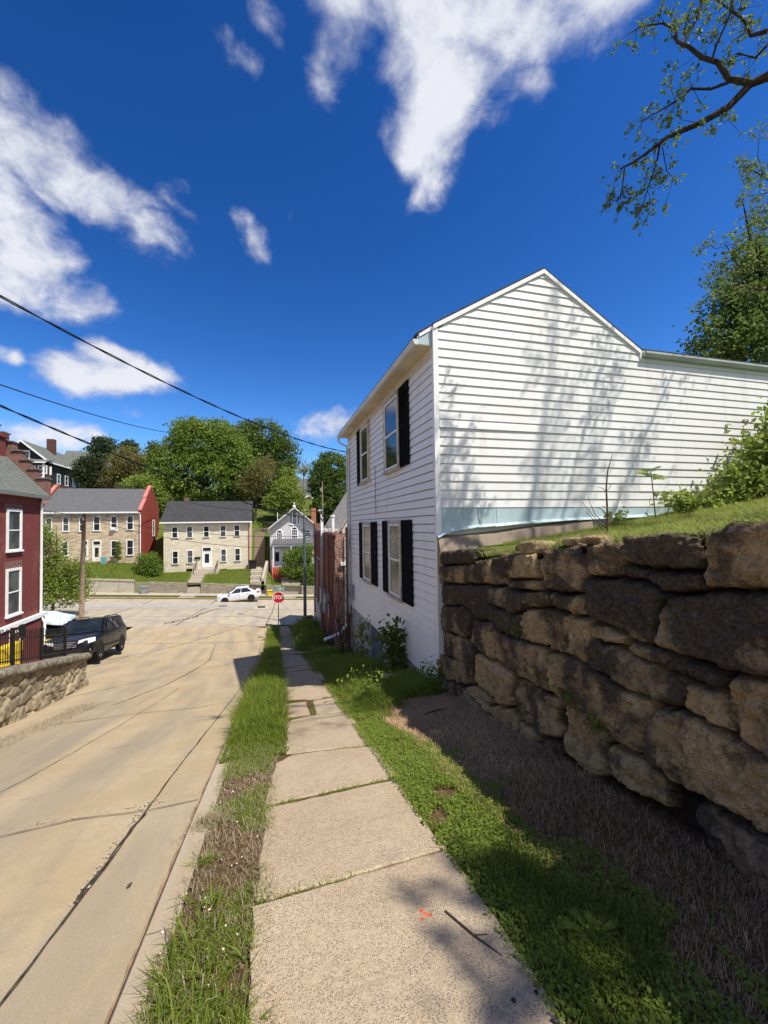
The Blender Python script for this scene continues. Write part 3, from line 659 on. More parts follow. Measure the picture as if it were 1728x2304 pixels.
rock('loose_stone', rk(1265, 1222), (.09, .11, .05), 6, M_rock, 'dark half buried stone on the wall top right of the other loose stones')
rock('loose_stone', rk(1315, 1215, .12), (.10, .12, .045), 8, M_rock, 'flat dark stone in the grass edge next to the dead sapling')
z_ = g(1.95, 4.75) + .02
rock('loose_stone', (1.95, 4.75, g(1.95, 4.75) + .02), (.07, .05, .03), 12, M_rock, 'small pinkish rubble stone lying in the dry straw below the wall')
# ================================================================== grass and leaves
def blades(name, X, Y, Z, H, W, mat, lean=.35, flat=False, kind='stuff', lab=None, cat='grass'):
    n = len(X); th = rng.uniform(0, 2 * np.pi, n); ld = rng.uniform(0, 2 * np.pi, n); L = H * rng.uniform(.2, 1, n) * lean * 2
    wx, wy = np.cos(th) * W / 2, np.sin(th) * W / 2; lx_, ly_ = np.cos(ld) * L, np.sin(ld) * L
    if flat:
        Hh = rng.uniform(.004, .035, n); lx_, ly_ = np.cos(ld) * H, np.sin(ld) * H; wx, wy = -np.sin(ld) * W / 2, np.cos(ld) * W / 2
        mz, tz = Hh + .012, rng.uniform(0, .03, n)
    else: mz, tz = H * .62, H * rng.uniform(.82, 1.0, n)
    V = np.empty((n, 5, 3))
    V[:, 0] = np.stack([X - wx, Y - wy, Z], -1); V[:, 1] = np.stack([X + wx, Y + wy, Z], -1)
    V[:, 2] = np.stack([X - wx * .75 + lx_ * .38, Y - wy * .75 + ly_ * .38, Z + mz], -1); V[:, 3] = np.stack([X + wx * .75 + lx_ * .38, Y + wy * .75 + ly_ * .38, Z + mz], -1)
    V[:, 4] = np.stack([X + lx_, Y + ly_, Z + tz], -1)
    i = np.arange(n)[:, None] * 5; Qd = i + np.array([[0, 1, 3, 2]]); T = i + np.array([[2, 3, 4]])
    o = link(name, npmesh(name, V.reshape(-1, 3), Qd, T), mat); return props(o, lab, cat, kind=kind) if lab else props(o, kind=kind)
def scatter(n, a0, a1, y0, y1, keep=None, pw=1.0):
    a = rng.uniform(a0, a1, n); y = y0 + (y1 - y0) * rng.uniform(0, 1, n) ** pw; x = a + cxl(y)
    if keep is not None: k = keep(x, y); x, y = x[k], y[k]
    return x, y
def gclump(x, y, s, sc=1.0): return fnoise(x * sc, y * sc, s, 3)
# tall verge grass between kerb and sidewalk
x, y = scatter(38000, -.62, .10, 4.9, 29.6, lambda x, y: gclump(x, y, 61, 1.6) > -.45 + .75 * ss(6.6, 5.0, y), 1.35)
H = rng.uniform(.14, .36, len(x)) * (.25 + .75 * ss(5.0, 6.9, y)) * (1 + .6 * gclump(x, y, 62, 1.2))
blades('tall_grass', x, y, G(x, y) - .02, H, rng.uniform(.007, .013, len(x)), L_grass, .5)
# worn verge near the viewer: patches of short grass and crabgrass
x, y = scatter(30000, -.54, -.06, .3, 6.3, lambda x, y: gclump(x, y, 63, 2.6) > -.2 - .25 * ss(4.2, 6, y) - .2 * ss(2.6, 1.2, y))
H = rng.uniform(.015, .055, len(x)) * (1 + 1.0 * ss(2.4, 1.0, y)); blades('verge_grass', x, y, G(x, y) - .006, H, rng.uniform(.003, .007, len(x)), L_grass, 1.1)
x, y = scatter(420, -.52, -.12, .5, 2.6, lambda x, y: gclump(x, y, 65, 2.0) > -.05)
blades('crabgrass', x, y, G(x, y), rng.uniform(.05, .13, len(x)), rng.uniform(.007, .013, len(x)), L_grass, .9)
x, y = scatter(5200, -.55, -.02, .3, 6.2); blades('verge_litter', x, y, G(x, y) + .004, rng.uniform(.02, .09, len(x)), rng.uniform(.002, .004, len(x)), L_litter, flat=True)
# low weeds along the right edge of the sidewalk
def low(x, y): return gclump(x, y, 66, 2.2) > -.45 + .85 * ss(1.42, 1.74, x - cxl(y) + .1 * gclump(x, y, 67, 1.5))
x, y = scatter(56000, .97, 1.82, .3, 7.6, low, 1.15); n = len(x)
def clover(name, x, y, zmin, zmax, size, mat):
    n = len(x); z = G(x, y) + rng.uniform(zmin, zmax, n); th = rng.uniform(0, 6.283, n); s = size * rng.uniform(.6, 1.3, n)
    u = np.stack([np.cos(th), np.sin(th), rng.normal(0, .35, n)], -1); v = np.stack([-np.sin(th), np.cos(th), rng.normal(0, .35, n)], -1); P = np.stack([x, y, z], -1)
    V = np.stack([P - u * s[:, None], P + v * s[:, None] * .7, P + u * s[:, None], P - v * s[:, None] * .7], 1).reshape(-1, 3)
    return props(link(name, npmesh(name, V, np.arange(4 * n).reshape(n, 4)), mat), kind='stuff')
clover('low_weeds', x, y, .0, .055, .0095, L_clover)
x, y = scatter(9000, .98, 1.62, .3, 7, low); blades('low_grass', x, y, G(x, y) - .005, rng.uniform(.03, .1, len(x)), rng.uniform(.003, .006, len(x)), L_clover, .7)
# tall grass below the white house
x, y = scatter(64000, 1.02, 3.2, 5.8, 19.0, lambda x, y: (x < np.where(y < 16.6, 3.17, 3.6)) & (gclump(x, y, 71, .9) > -.42 - .1 * ss(6, 9, y)) & (x < np.where(y < 7.5, wallx(y) - .12, 9)) & ~((y < 6.9) & (x > 2.1) & (gclump(x, y, 72) > -.2)) & ~((y < 6.4) & (x > 1.75)), 1.2)
H = rng.uniform(.18, .5, len(x)) * (.75 + .6 * gclump(x, y, 73, .8)) * (.4 + .6 * ss(1.15, 1.75, x - cxl(y))) * (.45 + .55 * ss(5.6, 7.4, y))
blades('yard_grass', x, y, G(x, y) - .03, H, rng.uniform(.007, .014, len(x)), L_grass, .55)
# dry straw in the strip under the wall, some green coming through near the viewer
def undr(x, y): return (x < wallx(y) - .02) & (x - cxl(y) > 1.46 + .1 * gclump(x, y, 74, 2))
x, y = scatter(60000, 1.3, 3.2, .2, 7.2, undr, 1.0); blades('dry_straw', x, y, G(x, y) + .004, rng.uniform(.025, .11, len(x)) * (.55 + .45 * ss(1, 3.5, y)), rng.uniform(.0016, .0036, len(x)) * (.7 + .5 * ss(1, 5, y)), L_straw, flat=True)
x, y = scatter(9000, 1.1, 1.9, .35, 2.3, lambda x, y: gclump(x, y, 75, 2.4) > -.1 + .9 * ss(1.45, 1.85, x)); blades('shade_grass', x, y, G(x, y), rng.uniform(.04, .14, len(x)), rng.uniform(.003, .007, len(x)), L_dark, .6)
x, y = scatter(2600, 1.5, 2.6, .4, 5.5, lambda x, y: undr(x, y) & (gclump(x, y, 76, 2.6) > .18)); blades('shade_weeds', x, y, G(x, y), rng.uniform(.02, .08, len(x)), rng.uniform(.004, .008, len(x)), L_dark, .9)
# lawn on top of the wall
x = rng.uniform(2.3, 13.6, 120000); y = rng.uniform(.8, 7.6, 120000); k = (x > wallx(y) + .12) & (gclump(x, y, 77, 1.2) > -.5) & (rng.uniform(0, 1, 120000) < np.where(x < wallx(y) + 2.0, 1, .62)) & (np.arctan2(x, y) < R(62)) & ~((x < 4.5) & (y > 6.9 - .35 * (x - 3.0))); x, y = x[k], y[k]
blades('lawn_grass', x, y, lawn_z(x, y) - .04, rng.uniform(.03, .085, len(x)) * (1 + .5 * ss(.9, .2, x - wallx(y))), rng.uniform(.006, .011, len(x)), L_lawn, .8)
x = rng.uniform(2.4, 3.8, 3600); y = rng.uniform(1.2, 7.1, 3600); k = (x > wallx(y) + .05) & (x < wallx(y) + .5); x, y = x[k], y[k]
blades('wall_top_straw', x, y, lawn_z(x, y), rng.uniform(.04, .14, len(x)), rng.uniform(.002, .004, len(x)), L_litter, flat=True)
# moss and grass in the sidewalk joints
jx = []; jy = []
for k, (a, b) in enumerate(J[1:12]):
    n = 900 if k < 6 else 200; t = rng.uniform(0, 1, n) ** .7; t = t[gclump(t * 6 + k * 9, t * 0, 81) > -.15]; jx += list(lx(a) + (rx(b) - lx(a)) * t); jy += list(a + (b - a) * t + rng.normal(0, .016, len(t)))
t = rng.uniform(0, 1, 380); jx += list(.62 + .07 * (t) + rng.normal(0, .018, 380)); jy += list(6.05 + .95 * t)
rm_ = [remap(a_, b_) for a_, b_ in zip(jx, jy)]; jx = np.array([q[0] for q in rm_]); jy = np.array([q[1] for q in rm_]); blades('joint_grass', jx, jy, G(jx, jy) - .01, rng.uniform(.02, .05, len(jx)), rng.uniform(.003, .006, len(jx)), L_grass, .9)
# far verges and front lawns
x = rng.uniform(-24, 12, 14000); y = rng.uniform(48.6, 49.85, 14000); blades('far_verge_grass', x, y, G(x, y) + .05, rng.uniform(.06, .14, len(x)), rng.uniform(.02, .035, len(x)), L_grass, .7)
x = rng.uniform(-24, 11, 52000); y = rng.uniform(51.9, 57.6, 52000); k = ~((np.abs(x + 8.0) < 1.0)) & ~((x > -2.1) & (x < .4)) & ~((x > 1.5) & (x < 5.6) & (y > 54)); x, y = x[k], y[k]
blades('front_lawn_grass', x, y, hill_z(x, y) - .01, rng.uniform(.06, .15, len(x)), rng.uniform(.025, .04, len(x)), L_grass, .7)
x, y = scatter(260, -.6, -.05, .8, 7); n = len(x); th = rng.uniform(0, 6.28, n); sz_ = rng.uniform(.004, .011, n); P = np.stack([x, y, G(x, y) + .018], -1); u = np.stack([np.cos(th), np.sin(th), rng.normal(0, .3, n)], -1) * sz_[:, None]; v = np.stack([-np.sin(th), np.cos(th), rng.normal(0, .3, n)], -1) * sz_[:, None] * .6
props(link('fallen_petals', npmesh('fallen_petals', np.stack([P - u, P + v, P + u, P - v], 1).reshape(-1, 3), np.arange(4 * n).reshape(n, 4)), simple('pale_petal', (.62, .56, .44), .8, .1, var=.2, sc=30)), kind='stuff')
# edge debris on the left of the street
x = rng.uniform(-4.35, -3.45, 5200); y = rng.uniform(5.0, 11.8, 5200); k = x < -3.95 + .06 * (y - 8) + .12 * gclump(x, y, 84, 2); x, y = x[k], y[k]
blades('gutter_litter', x, y, G(x, y) + RD + .015, rng.uniform(.03, .12, len(x)), rng.uniform(.003, .007, len(x)), L_litter, flat=True)
x = rng.normal(-.42, .07, 900); y = rng.normal(3.5, .07, 900); blades('dry_clump', x, y, G(x, y) + .005 + .03 * np.exp(-((x + .42) ** 2 + (y - 3.5) ** 2) / .006), rng.uniform(.02, .06, 900), rng.uniform(.002, .004, 900), L_litter, .9)

# ------------------------------------------------------------------ foliage
def leafcloud(P, size, mat_name, up=.35, fold=.25):
    n = len(P); s = size * rng.uniform(.6, 1.35, n)
    nr = rng.normal(0, 1, (n, 3)); nr[:, 2] += up * 2; nr /= np.linalg.norm(nr, axis=1)[:, None]
    t = rng.normal(0, 1, (n, 3)); u = np.cross(nr, t); u /= np.linalg.norm(u, axis=1)[:, None]; v = np.cross(nr, u)
    s = s[:, None]; dz = nr * s * fold
    return np.stack([P - u * s, P + v * s * .6 + dz, P + u * s, P - v * s * .6 + dz], 1).reshape(-1, 3)
def crown_pts(blobs, n, clump=.5, shell=.55, per=26, stretch=1.0):
    vol = np.array([b[3] * b[4] * b[5] for b in blobs]); vol = vol ** .75; vol /= vol.sum(); nc = max(6, n // per); out = []
    which = rng.choice(len(blobs), nc, p=vol)
    d = rng.normal(0, 1, (nc, 3)); d /= np.linalg.norm(d, axis=1)[:, None]; r = rng.uniform(shell, 1.0, nc) ** .7
    B = np.array(blobs)[which]; cen = B[:, :3] + d * r[:, None] * B[:, 3:6]
    per_ = rng.poisson(per, nc); k = np.repeat(np.arange(nc), per_)
    sg = clump * rng.uniform(.55, 1.3, nc)
    P = cen[k] + rng.normal(0, 1, (len(k), 3)) * sg[k][:, None] * np.array([1, 1, .62 * stretch])
    return P
def limbs(mb, base, blobs, r, seed, n=3, mi=0):
    rr = random.Random(seed); base = Vector(base)
    cen = Vector((sum(b[0] for b in blobs) / len(blobs), sum(b[1] for b in blobs) / len(blobs), 0)); zmin = min(b[2] - b[5] for b in blobs); zt = max(b[2] + b[5] * .5 for b in blobs)
    fork = Vector((base.x * .6 + cen.x * .4, base.y * .6 + cen.y * .4, max(base.z + .4, zmin + (zt - zmin) * .15)))
    top = Vector((cen.x, cen.y, zt))
    mb.tube([base - Vector((0, 0, .3)), base.lerp(fork, .5) + Vector((rr.uniform(-.1, .1) * r, 0, 0)), fork, fork.lerp(top, .55) + Vector((rr.uniform(-1, 1) * r, rr.uniform(-1, 1) * r, 0)), top], [r * 1.25, r, r * .85, r * .45, r * .08], 8, mi)
    for b in blobs:
        for _ in range(n):
            d = Vector((rr.gauss(0, 1), rr.gauss(0, 1), rr.gauss(.35, .6))).normalized(); e = Vector(b[:3]) + Vector((d.x * b[3], d.y * b[4], d.z * b[5])) * .9
            st = fork.lerp(top, rr.uniform(0, .6)); mid = st.lerp(e, .5) + Vector((rr.uniform(-.3, .3), rr.uniform(-.3, .3), rr.uniform(0, .5))) * r * 3
            mb.tube([st, mid, e], [r * .42, r * .25, r * .05], 5, mi)
def tree(name, label, cat, base, blobs, n, size, leaf, r=.2, bark=None, clump=.5, shell=.55, group=None, seed=1, nl=3, up=.35, per=26):
    o = thing(name, label, cat, base, group); mb = MB(); limbs(mb, base, blobs, r, seed, nl)
    mb.build('trunk' if r > .05 else 'stem', bark or M_bark, o, smooth=True, fix=False)
    V = leafcloud(crown_pts(blobs, n, clump, shell, per), size, leaf, up); q = len(V) // 4
    link('crown' if r > .05 else 'foliage', npmesh('crown', V, np.arange(4 * q).reshape(q, 4)), leaf, o); return o
# ================================================================== facade pieces
ZV = Vector((0, 0, 1))
def window(parent, O, U, N, w, h, frame=.07, depth=.05, fm=None, gm=None, sill=True, rail=True, label=None, bars=(0, 0), sm=None, head=False):
    """a sash window as frame (part) > pane, sill (sub-parts), standing on a facade at O (lower left), U along, N out"""
    fm = fm or M_white; gm = gm or M_glass
    mb = MB(); f = frame
    for a0, a1, z0, z1 in ((-f, 0, -f * .5, h + f), (w, w + f, -f * .5, h + f), (0, w, h, h + f), (0, w, -f * .5, 0)): mb.fbox(O, U, N, a0, a1, -.02, depth, z0, z1)
    if rail: mb.fbox(O, U, N, 0, w, -.02, depth - .012, h * .5 - .02, h * .5 + .025)
    sw_ = .022
    for a0, a1, z0, z1 in ((0, sw_, 0, h), (w - sw_, w, 0, h)): mb.fbox(O, U, N, a0, a1, -.02, depth - .016, z0, z1)
    nb, nh = bars
    for i in range(nb): c = w * (i + 1) / (nb + 1); mb.fbox(O, U, N, c - .012, c + .012, -.01, depth - .02, 0, h)
    for i in range(nh): c = h * (i + 1) / (nh + 1); mb.fbox(O, U, N, 0, w, -.01, depth - .022, c - .012, c + .012)
    o = mb.build('window', fm, parent)
    if label: o['label'] = label
    pn = MB(); pn.fbox(O, U, N, sw_, w - sw_, -.03, depth - .034, 0, h); pn.build('pane', gm, o)
    if sill: s = MB(); s.fbox(O, U, N, -f * 1.3, w + f * 1.3, -.02, depth + .05, -f * .5 - .065, -f * .5); s.build('sill', sm or fm, o)
    return o
def shutter(parent, O, U, N, w, h):
    mb = MB(); mb.fbox(O, U, N, 0, w, .036, .055, 0, h); b = .045
    for a0, a1, z0, z1 in ((0, b, 0, h), (w - b, w, 0, h), (b, w - b, 0, b), (b, w - b, h - b, h), (b, w - b, h * .5 - b / 2, h * .5 + b / 2)): mb.fbox(O, U, N, a0, a1, .055, .074, z0, z1)
    z = b
    while z < h - b - .03:
        if abs(z - h * .5) > .05:
            O_ = Vector(O); P = lambda a, n, zz: O_ + Vector(U) * a + Vector(N) * n + ZV * zz
            mb.add([P(b, .056, z), P(w - b, .056, z), P(w - b, .072, z + .004), P(b, .072, z + .004), P(b, .056, z + .03), P(w - b, .056, z + .03)], [(0, 1, 2, 3), (3, 2, 5, 4), (0, 3, 4), (1, 5, 2)])
        z += .034
    return mb.build('shutter', M_black, parent)

# ================================================================== the white clapboard house
HX, HY, HYE = 3.765, 8.9, 19.45
EZ, RX_, RZ, GX = 6.16, 6.78, 7.92, 9.76        # eave height, ridge, right foot of gable
XE = 14.62; ZE = 6.02                           # right wing
hs = thing('white_house', 'white clapboard house with black shutters standing above the stone wall', 'house', (6.8, 14, -2.2))
mb = MB(); CO = .207; rr = random.Random(2)
def lap(mb, segs, horiz, z0, z1, n_out, jo=0.0, proj=.029, groove=0):
    """one clapboard course: segs of (u0b,u1b,u0t,u1t); horiz(u, n, z) -> point"""
    for (a0, a1, b0, b1) in segs:
        dz = rr.uniform(-.003, .003); pr = proj + rr.uniform(-.003, .004)
        zt_ = z1 - groove if groove else z1 + .012
        q = [horiz(a0, pr, z0 + dz), horiz(a1, pr, z0 + dz), horiz(b1, .004, zt_), horiz(b0, .004, zt_), horiz(a0, -.05 if groove else -.01, z0 + dz), horiz(a1, -.05 if groove else -.01, z0 + dz), horiz(b1, -.05, zt_), horiz(b0, -.05, zt_)]
        mb.add(q, [(0, 1, 2, 3), (4, 5, 1, 0), (4, 0, 3), (1, 5, 2)] + ([(3, 2, 6, 7)] if groove else []))
def gx(z):                                      # extent of the gable front at height z
    if z <= EZ: l = HX + .09
    else: l = HX + .09 + (z - EZ) / (RZ - EZ) * (RX_ - HX - .09)
    if z <= ZE - .12: r = XE
    elif z <= EZ: r = GX
    else: r = GX - (z - EZ) / (RZ - EZ) * (GX - RX_)
    return l, max(l + .01, r)
z = 1.96; k = 0
while z < RZ - .12:
    z1 = min(z + CO, RZ - .03); l0, r0_ = gx(z + .001); l1, r1 = gx(z1)
    if z < ZE - .12 < z1: r0_, r1 = XE, XE
    cuts = [l0]; x = l0 + rr.uniform(1.4, 3.6)
    while x < r0_ - .8: cuts.append(x); x += rr.uniform(2.0, 3.7)
    cuts.append(r0_); segs = []
    for i in range(len(cuts) - 1):
        a, b = cuts[i], cuts[i + 1]; segs.append((a, b, l1 if i == 0 else a, r1 if i == len(cuts) - 2 else b))
    bulge = 7 if k == 9 else 0
    lap(mb, segs, lambda u, n, zz, kk=k: (u, HY - n - (.03 * math.exp(-max(0, u - HX) * 3.5) if kk == 9 and n > .01 else 0), zz), z, z1, 0); z = z1; k += 1
mb.build('gable_wall', M_side, hs, fix=False)
mb = MB(); z = -2.13
while z < 5.70:
    z1 = min(z + CO, 5.70); cuts = [HY + .06]; y = HY + rr.uniform(2, 3.6)
    while y < HYE - .6: cuts.append(y); y += rr.uniform(1.8, 3.6)
    cuts.append(HYE)
    lap(mb, [(b, a, b, a) for a, b in zip(cuts[:-1], cuts[1:])], lambda u, n, zz: (HX - n, u, zz), z, z1, 0, proj=.032, groove=.022); z = z1
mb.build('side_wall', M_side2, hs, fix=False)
mb = MB(); mb.box(HX + .06, XE + .0, HY + .03, HYE, 1.0, 5.85); mb.box(HX + .06, GX - .1, HY + .03, HYE, -3.9, 1.0); mb.prism([(HX + .05, HY + .03, 5.85), (GX - .02, HY + .03, 5.85), (GX - .02, HY + .03, EZ - .03), (RX_, HY + .03, RZ - .04), (HX + .05, HY + .03, EZ - .03)], (0, HYE - HY - .06, 0)); mb.build('core_wall', M_clapwhite, hs)
# corner boards
mb = MB(); mb.box(HX - .035, HX + .095, HY - .035, HY + .03, -1.99, EZ + .02); mb.box(HX - .034, HX + .03, HY + .03, HY + .085, -1.99, 5.72); mb.box(HX - .034, HX + .03, HYE - .09, HYE + .02, -2.2, 5.72)
mb.box(XE - .01, XE + .09, HY - .034, HY + .05, 1.9, 5.88); mb.build('corner_board', M_trim, hs, bevel=.006)
# flashing along the foot of the gable
mb = MB(); fs = [(HX + .095, 1.40), (4.4, 1.50), (4.75, 1.545), (5.2, 1.56), (6.2, 1.62), (7.5, 1.68), (9, 1.72), (14.6, 1.9)]
for i in range(len(fs) - 1):
    (a, za), (b, zb) = fs[i], fs[i + 1]; o_ = .004 * (i % 2)
    mb.hexa([(a, HY - .02 - o_, za), (b, HY - .02 - o_, zb), (b, HY + .02, zb), (a, HY + .02, za), (a, HY - .014 - o_, 1.975), (b, HY - .014 - o_, 1.975), (b, HY + .02, 1.975), (a, HY + .02, 1.975)])
    mb.hexa([(a, HY - .13, za - .06), (b, HY - .13, zb - .045), (b, HY - .02, zb), (a, HY - .02, za), (a, HY - .13, za - .052), (b, HY - .13, zb - .037), (b, HY - .02, zb + .012), (a, HY - .02, za + .012)])
mb.poly((HX - .04, HY - .16, 1.27), (HX + .1, HY - .135, 1.34), (HX + .1, HY - .02, 1.42), (HX - .03, HY - .03, 1.37)); mb.build('flashing', M_flash, hs, fix=False)
mb = MB(); mb.tube([(4.79, HY - .026, 1.97), (4.81, HY - .026, 1.7), (4.86, HY - .03, 1.56), (4.9, HY - .1, 1.49)], .006, 5); mb.tube([(5.28, HY - .024, 1.97), (5.29, HY - .024, 1.62), (5.33, HY - .03, 1.57)], .004, 5); mb.build('flashing_seam', M_greybox, hs)
mb = MB(); n = 14
for i in range(n):                              # rough rendered footing under the flashing
    a, b = HX - .02 + i * .3, HX - .02 + (i + 1) * .3; za, zb = [1.36 + .33 * ss(0, 4.5, q) - .02 for q in (i * .3, (i + 1) * .3)]; w_ = .20 + .05 * math.sin(i * 1.7)
    mb.hexa([(a, HY - .34 - w_ * .3, .55), (b, HY - .34 - w_ * .3, .55), (b, HY + .02, .55), (a, HY + .02, .55), (a, HY - .10 - .03 * math.sin(i), za - .09), (b, HY - .10 - .03 * math.sin(i + 1), zb - .09), (b, HY + .02, zb - .02), (a, HY + .02, za - .02)])
mb.build('footing', M_mortar, hs)
# foundation and basement panel on the street side
mb = MB(); mb.box(HX + .02, HX + .06, HY + .2, HYE, -4.2, -2.12); fo = mb.build('foundation', M_found, hs)
mb = MB(); mb.box(HX - .004, HX + .02, 13.9, 15.4, -3.6, -2.15); mb.box(HX - .012, HX - .004, 13.9, 13.98, -3.6, -2.15); mb.build('basement_panel', M_panel, hs)
# roof
sl = (RZ - EZ) / (RX_ - HX); xl = HX - .40; zl = EZ - .40 * sl; th = .07
mb = MB()
mb.prism([(xl, HY + .12, zl), (RX_, HY - .05, RZ + .0), (RX_, HY - .05, RZ + th), (xl, HY + .12, zl + th)], (0, 0, 0)) if False else None
def roofslab(mb, A, B, y0, y1, th=.07):
    mb.hexa([(A[0], y0, A[1]), (B[0], y0, B[1]), (B[0], y1, B[1]), (A[0], y1, A[1]), (A[0], y0, A[1] + th), (B[0], y0, B[1] + th), (B[0], y1, B[1] + th), (A[0], y1, A[1] + th)])
roofslab(mb, (HX - .01, EZ + .03), (RX_, RZ + .03), HY - .05, HYE + .15); roofslab(mb, (xl, zl + .02), (HX - .012, EZ + .022), HY + .03, HYE + .15); roofslab(mb, (RX_ + .001, RZ + .03), (GX + .02, EZ + .03), HY - .05, HYE + .15)
mb.hexa([(GX - .1, HY - .05, ZE + .17), (XE + .3, HY - .05, ZE + .17), (XE + .3, HYE, ZE + 1.3), (GX - .1, HYE, ZE + 1.3), (GX - .1, HY - .05, ZE + .22), (XE + .3, HY - .05, ZE + .22), (XE + .3, HYE, ZE + 1.36), (GX - .1, HYE, ZE + 1.36)])
rf = mb.build('roof', M_shdark, hs); mb = MB(); mb.tube([(4.4, 12.5, 6.3), (4.4, 12.5, 6.85)], .05, 10); mb.tube([(4.4, 12.5, 6.85), (4.4, 12.5, 6.90)], .062, 10); mb.build('vent_pipe', M_iron, rf)
mb = MB()                                       # rake boards
for (a, b) in (((HX - .02, EZ + .015), (RX_, RZ + .02)), ((RX_, RZ + .02), (GX + .01, EZ + .01))):
    mb.hexa([(a[0], HY - .062, a[1] - .075), (b[0], HY - .062, b[1] - .075), (b[0], HY - .0, b[1] - .075), (a[0], HY - .0, a[1] - .075), (a[0], HY - .062, a[1] + .028), (b[0], HY - .062, b[1] + .028), (b[0], HY + .0, b[1] + .028), (a[0], HY + .0, a[1] + .028)])
mb.hexa([(GX - .02, HY - .055, EZ - .23), (GX + .04, HY - .055, EZ - .23), (GX + .04, HY, EZ - .23), (GX - .02, HY, EZ - .23), (GX - .02, HY - .055, EZ), (GX + .04, HY - .055, EZ), (GX + .04, HY, EZ), (GX - .02, HY, EZ)])
mb.hexa([(xl + .05, HY + .012, zl - .02), (HX - .036, HY + .012, EZ - .055), (HX - .036, HY + .03, EZ - .055), (xl + .05, HY + .03, zl - .02), (xl + .05, HY + .012, zl + .05), (HX - .036, HY + .012, EZ + .03), (HX - .036, HY + .03, EZ + .03), (xl + .05, HY + .03, zl + .05)])
mb.build('rake_board', M_trim, hs)
# eave on the street side: soffit, closed end, gutter, downspout
zs = 5.725; mb = MB(); y = HY + .04
while y < HYE + .1:
    y2 = min(y + .30, HYE + .12); mb.box(xl + .02, HX + .0, y + .004, y2 - .004, zs, zs + .018); y = y2
mb.build('soffit', M_soffit, hs)
mb = MB(); mb.box(HX - .055, HX - .02, HY + .09, HYE - .1, zs - .17, zs - .002); mb.build('frieze_board', M_soffit, hs)
mb = MB(); mb.prism([(xl + .01, HY + .036, zs + .02), (HX - .036, HY + .036, zs + .02), (HX - .036, HY + .036, EZ - .05), (xl + .01, HY + .036, zl + .0)], (0, .03, 0)); mb.build('eave_end', M_flash, hs)
def kgut(name, pts, mat, axis):                 # K-profile gutter swept along an axis
    prof = [(0, 0), (.085, 0), (.10, .03), (.128, .075), (.13, .125), (.118, .125), (.116, .08), (.08, .012), (0, .012)]
    mb = MB()
    if axis == 'y': A = [(xl + .015 - a, pts[0], zs - .01 + b) for a, b in prof]; ext = (0, pts[1] - pts[0], 0)
    else: A = [(pts[0], HY - .05 - a, ZE - .01 + b) for a, b in prof]; ext = (pts[1] - pts[0], 0, 0)
    mb.prism(A, ext)
    if axis == 'y':
        for yy in pts: mb.prism([(xl + .015, yy, zs), (xl - .07, yy, zs), (xl - .112, yy, zs + .075), (xl - .114, yy, zs + .115), (xl + .015, yy, zs + .115)], (0, .006, 0))
    else:
        for xx in pts: mb.prism([(xx, HY - .05, ZE), (xx, HY - .135, ZE), (xx, HY - .178, ZE + .075), (xx, HY - .18, ZE + .115), (xx, HY - .05, ZE + .115)], (.006, 0, 0))
    return mb.build(name, mat, hs)
kgut('gutter', (HY - .0, HYE + .25), M_gutter, 'y')
gw = kgut('gutter', (GX + .06, XE + .35), M_gutgrey, 'x')
mb = MB(); mb.box(GX + .04, XE + .3, HY - .05, HY - .02, ZE - .02, ZE + .17); mb.build('fascia', M_gutgrey, hs)
mb = MB(); mb.tube([(xl - .05, HYE + .12, zs + .0), (xl - .05, HYE + .12, zs - .16), (xl + .05, HYE + .10, zs - .27), (HX - .07, HYE + .05, zs - .40), (HX - .07, HYE + .04, zs - .6), (HX - .07, HYE + .04, -2.6)], .045, 8); mb.build('downspout', M_gutter, hs, smooth=True, fix=False)
# street-side windows: (y near, y far, z low, z high)
NW, UW = (-1, 0, 0), (0, -1, 0)
def hwin(y0, y1, z0, z1, gm, sh):
    O = (HX, y1, z0); o = window(hs, O, UW, NW, y1 - y0, z1 - z0, .10, .105, M_oldtrim, gm)
    s = MB(); w, h = y1 - y0, z1 - z0                     # white storm sash inside the old frame
    for a0, a1, q0, q1 in ((.0, .05, 0, h), (w - .05, w, 0, h), (.05, w - .05, 0, .06), (.05, w - .05, h - .06, h), (.05, w - .05, h * .5 - .03, h * .5 + .03)): s.fbox(O, UW, NW, a0, a1, .04, .098, q0, q1)
    s.build('sash', M_trim, o)
    for a, b in sh: shutter(hs, (HX, b, z0 - .08), UW, NW, b - a, z1 - z0 + .19)
hwin(11.48, 12.55, -.52, 1.60, M_glass2, [(10.52, 11.40), (12.70, 13.42)])
hwin(15.10, 16.18, -.50, 1.58, M_glass2, [(14.22, 15.0), (16.28, 17.05)])
hwin(11.52, 12.88, 3.30, 5.40, M_glass, [(10.62, 11.42)])
hwin(15.24, 16.40, 3.32, 5.40, M_glass, [(16.52, 17.28)])
mb = MB()                                       # old service cable and meter box on the street wall
mb.tube([(HX - .04, 14.35, 3.7), (HX - .045, 14.3, 3.1), (HX - .04, 14.35, 2.5), (HX - .045, 14.3, 1.95)], .008, 4); mb.tube([(HX - .04, 14.6, 2.65), (HX - .06, 14.3, 2.5)], .008, 4)
mb.tube([(HX - .05, 19.0, 5.15), (HX - .05, 19.05, 3.0), (HX - .06, 18.9, 1.2), (HX - .05, 19.0, -.5), (HX - .06, 18.9, -1.7)], .014, 5); mb.build('service_cable', M_wire, hs)
mb = MB(); mb.box(HX - .15, HX - .03, 18.4, 18.75, -1.75, -1.1); mb.tube([(HX - .19, 18.57, -1.45), (HX - .15, 18.57, -1.45)], .09, 12); mb.build('meter_box', M_greybox, hs, bevel=.012)

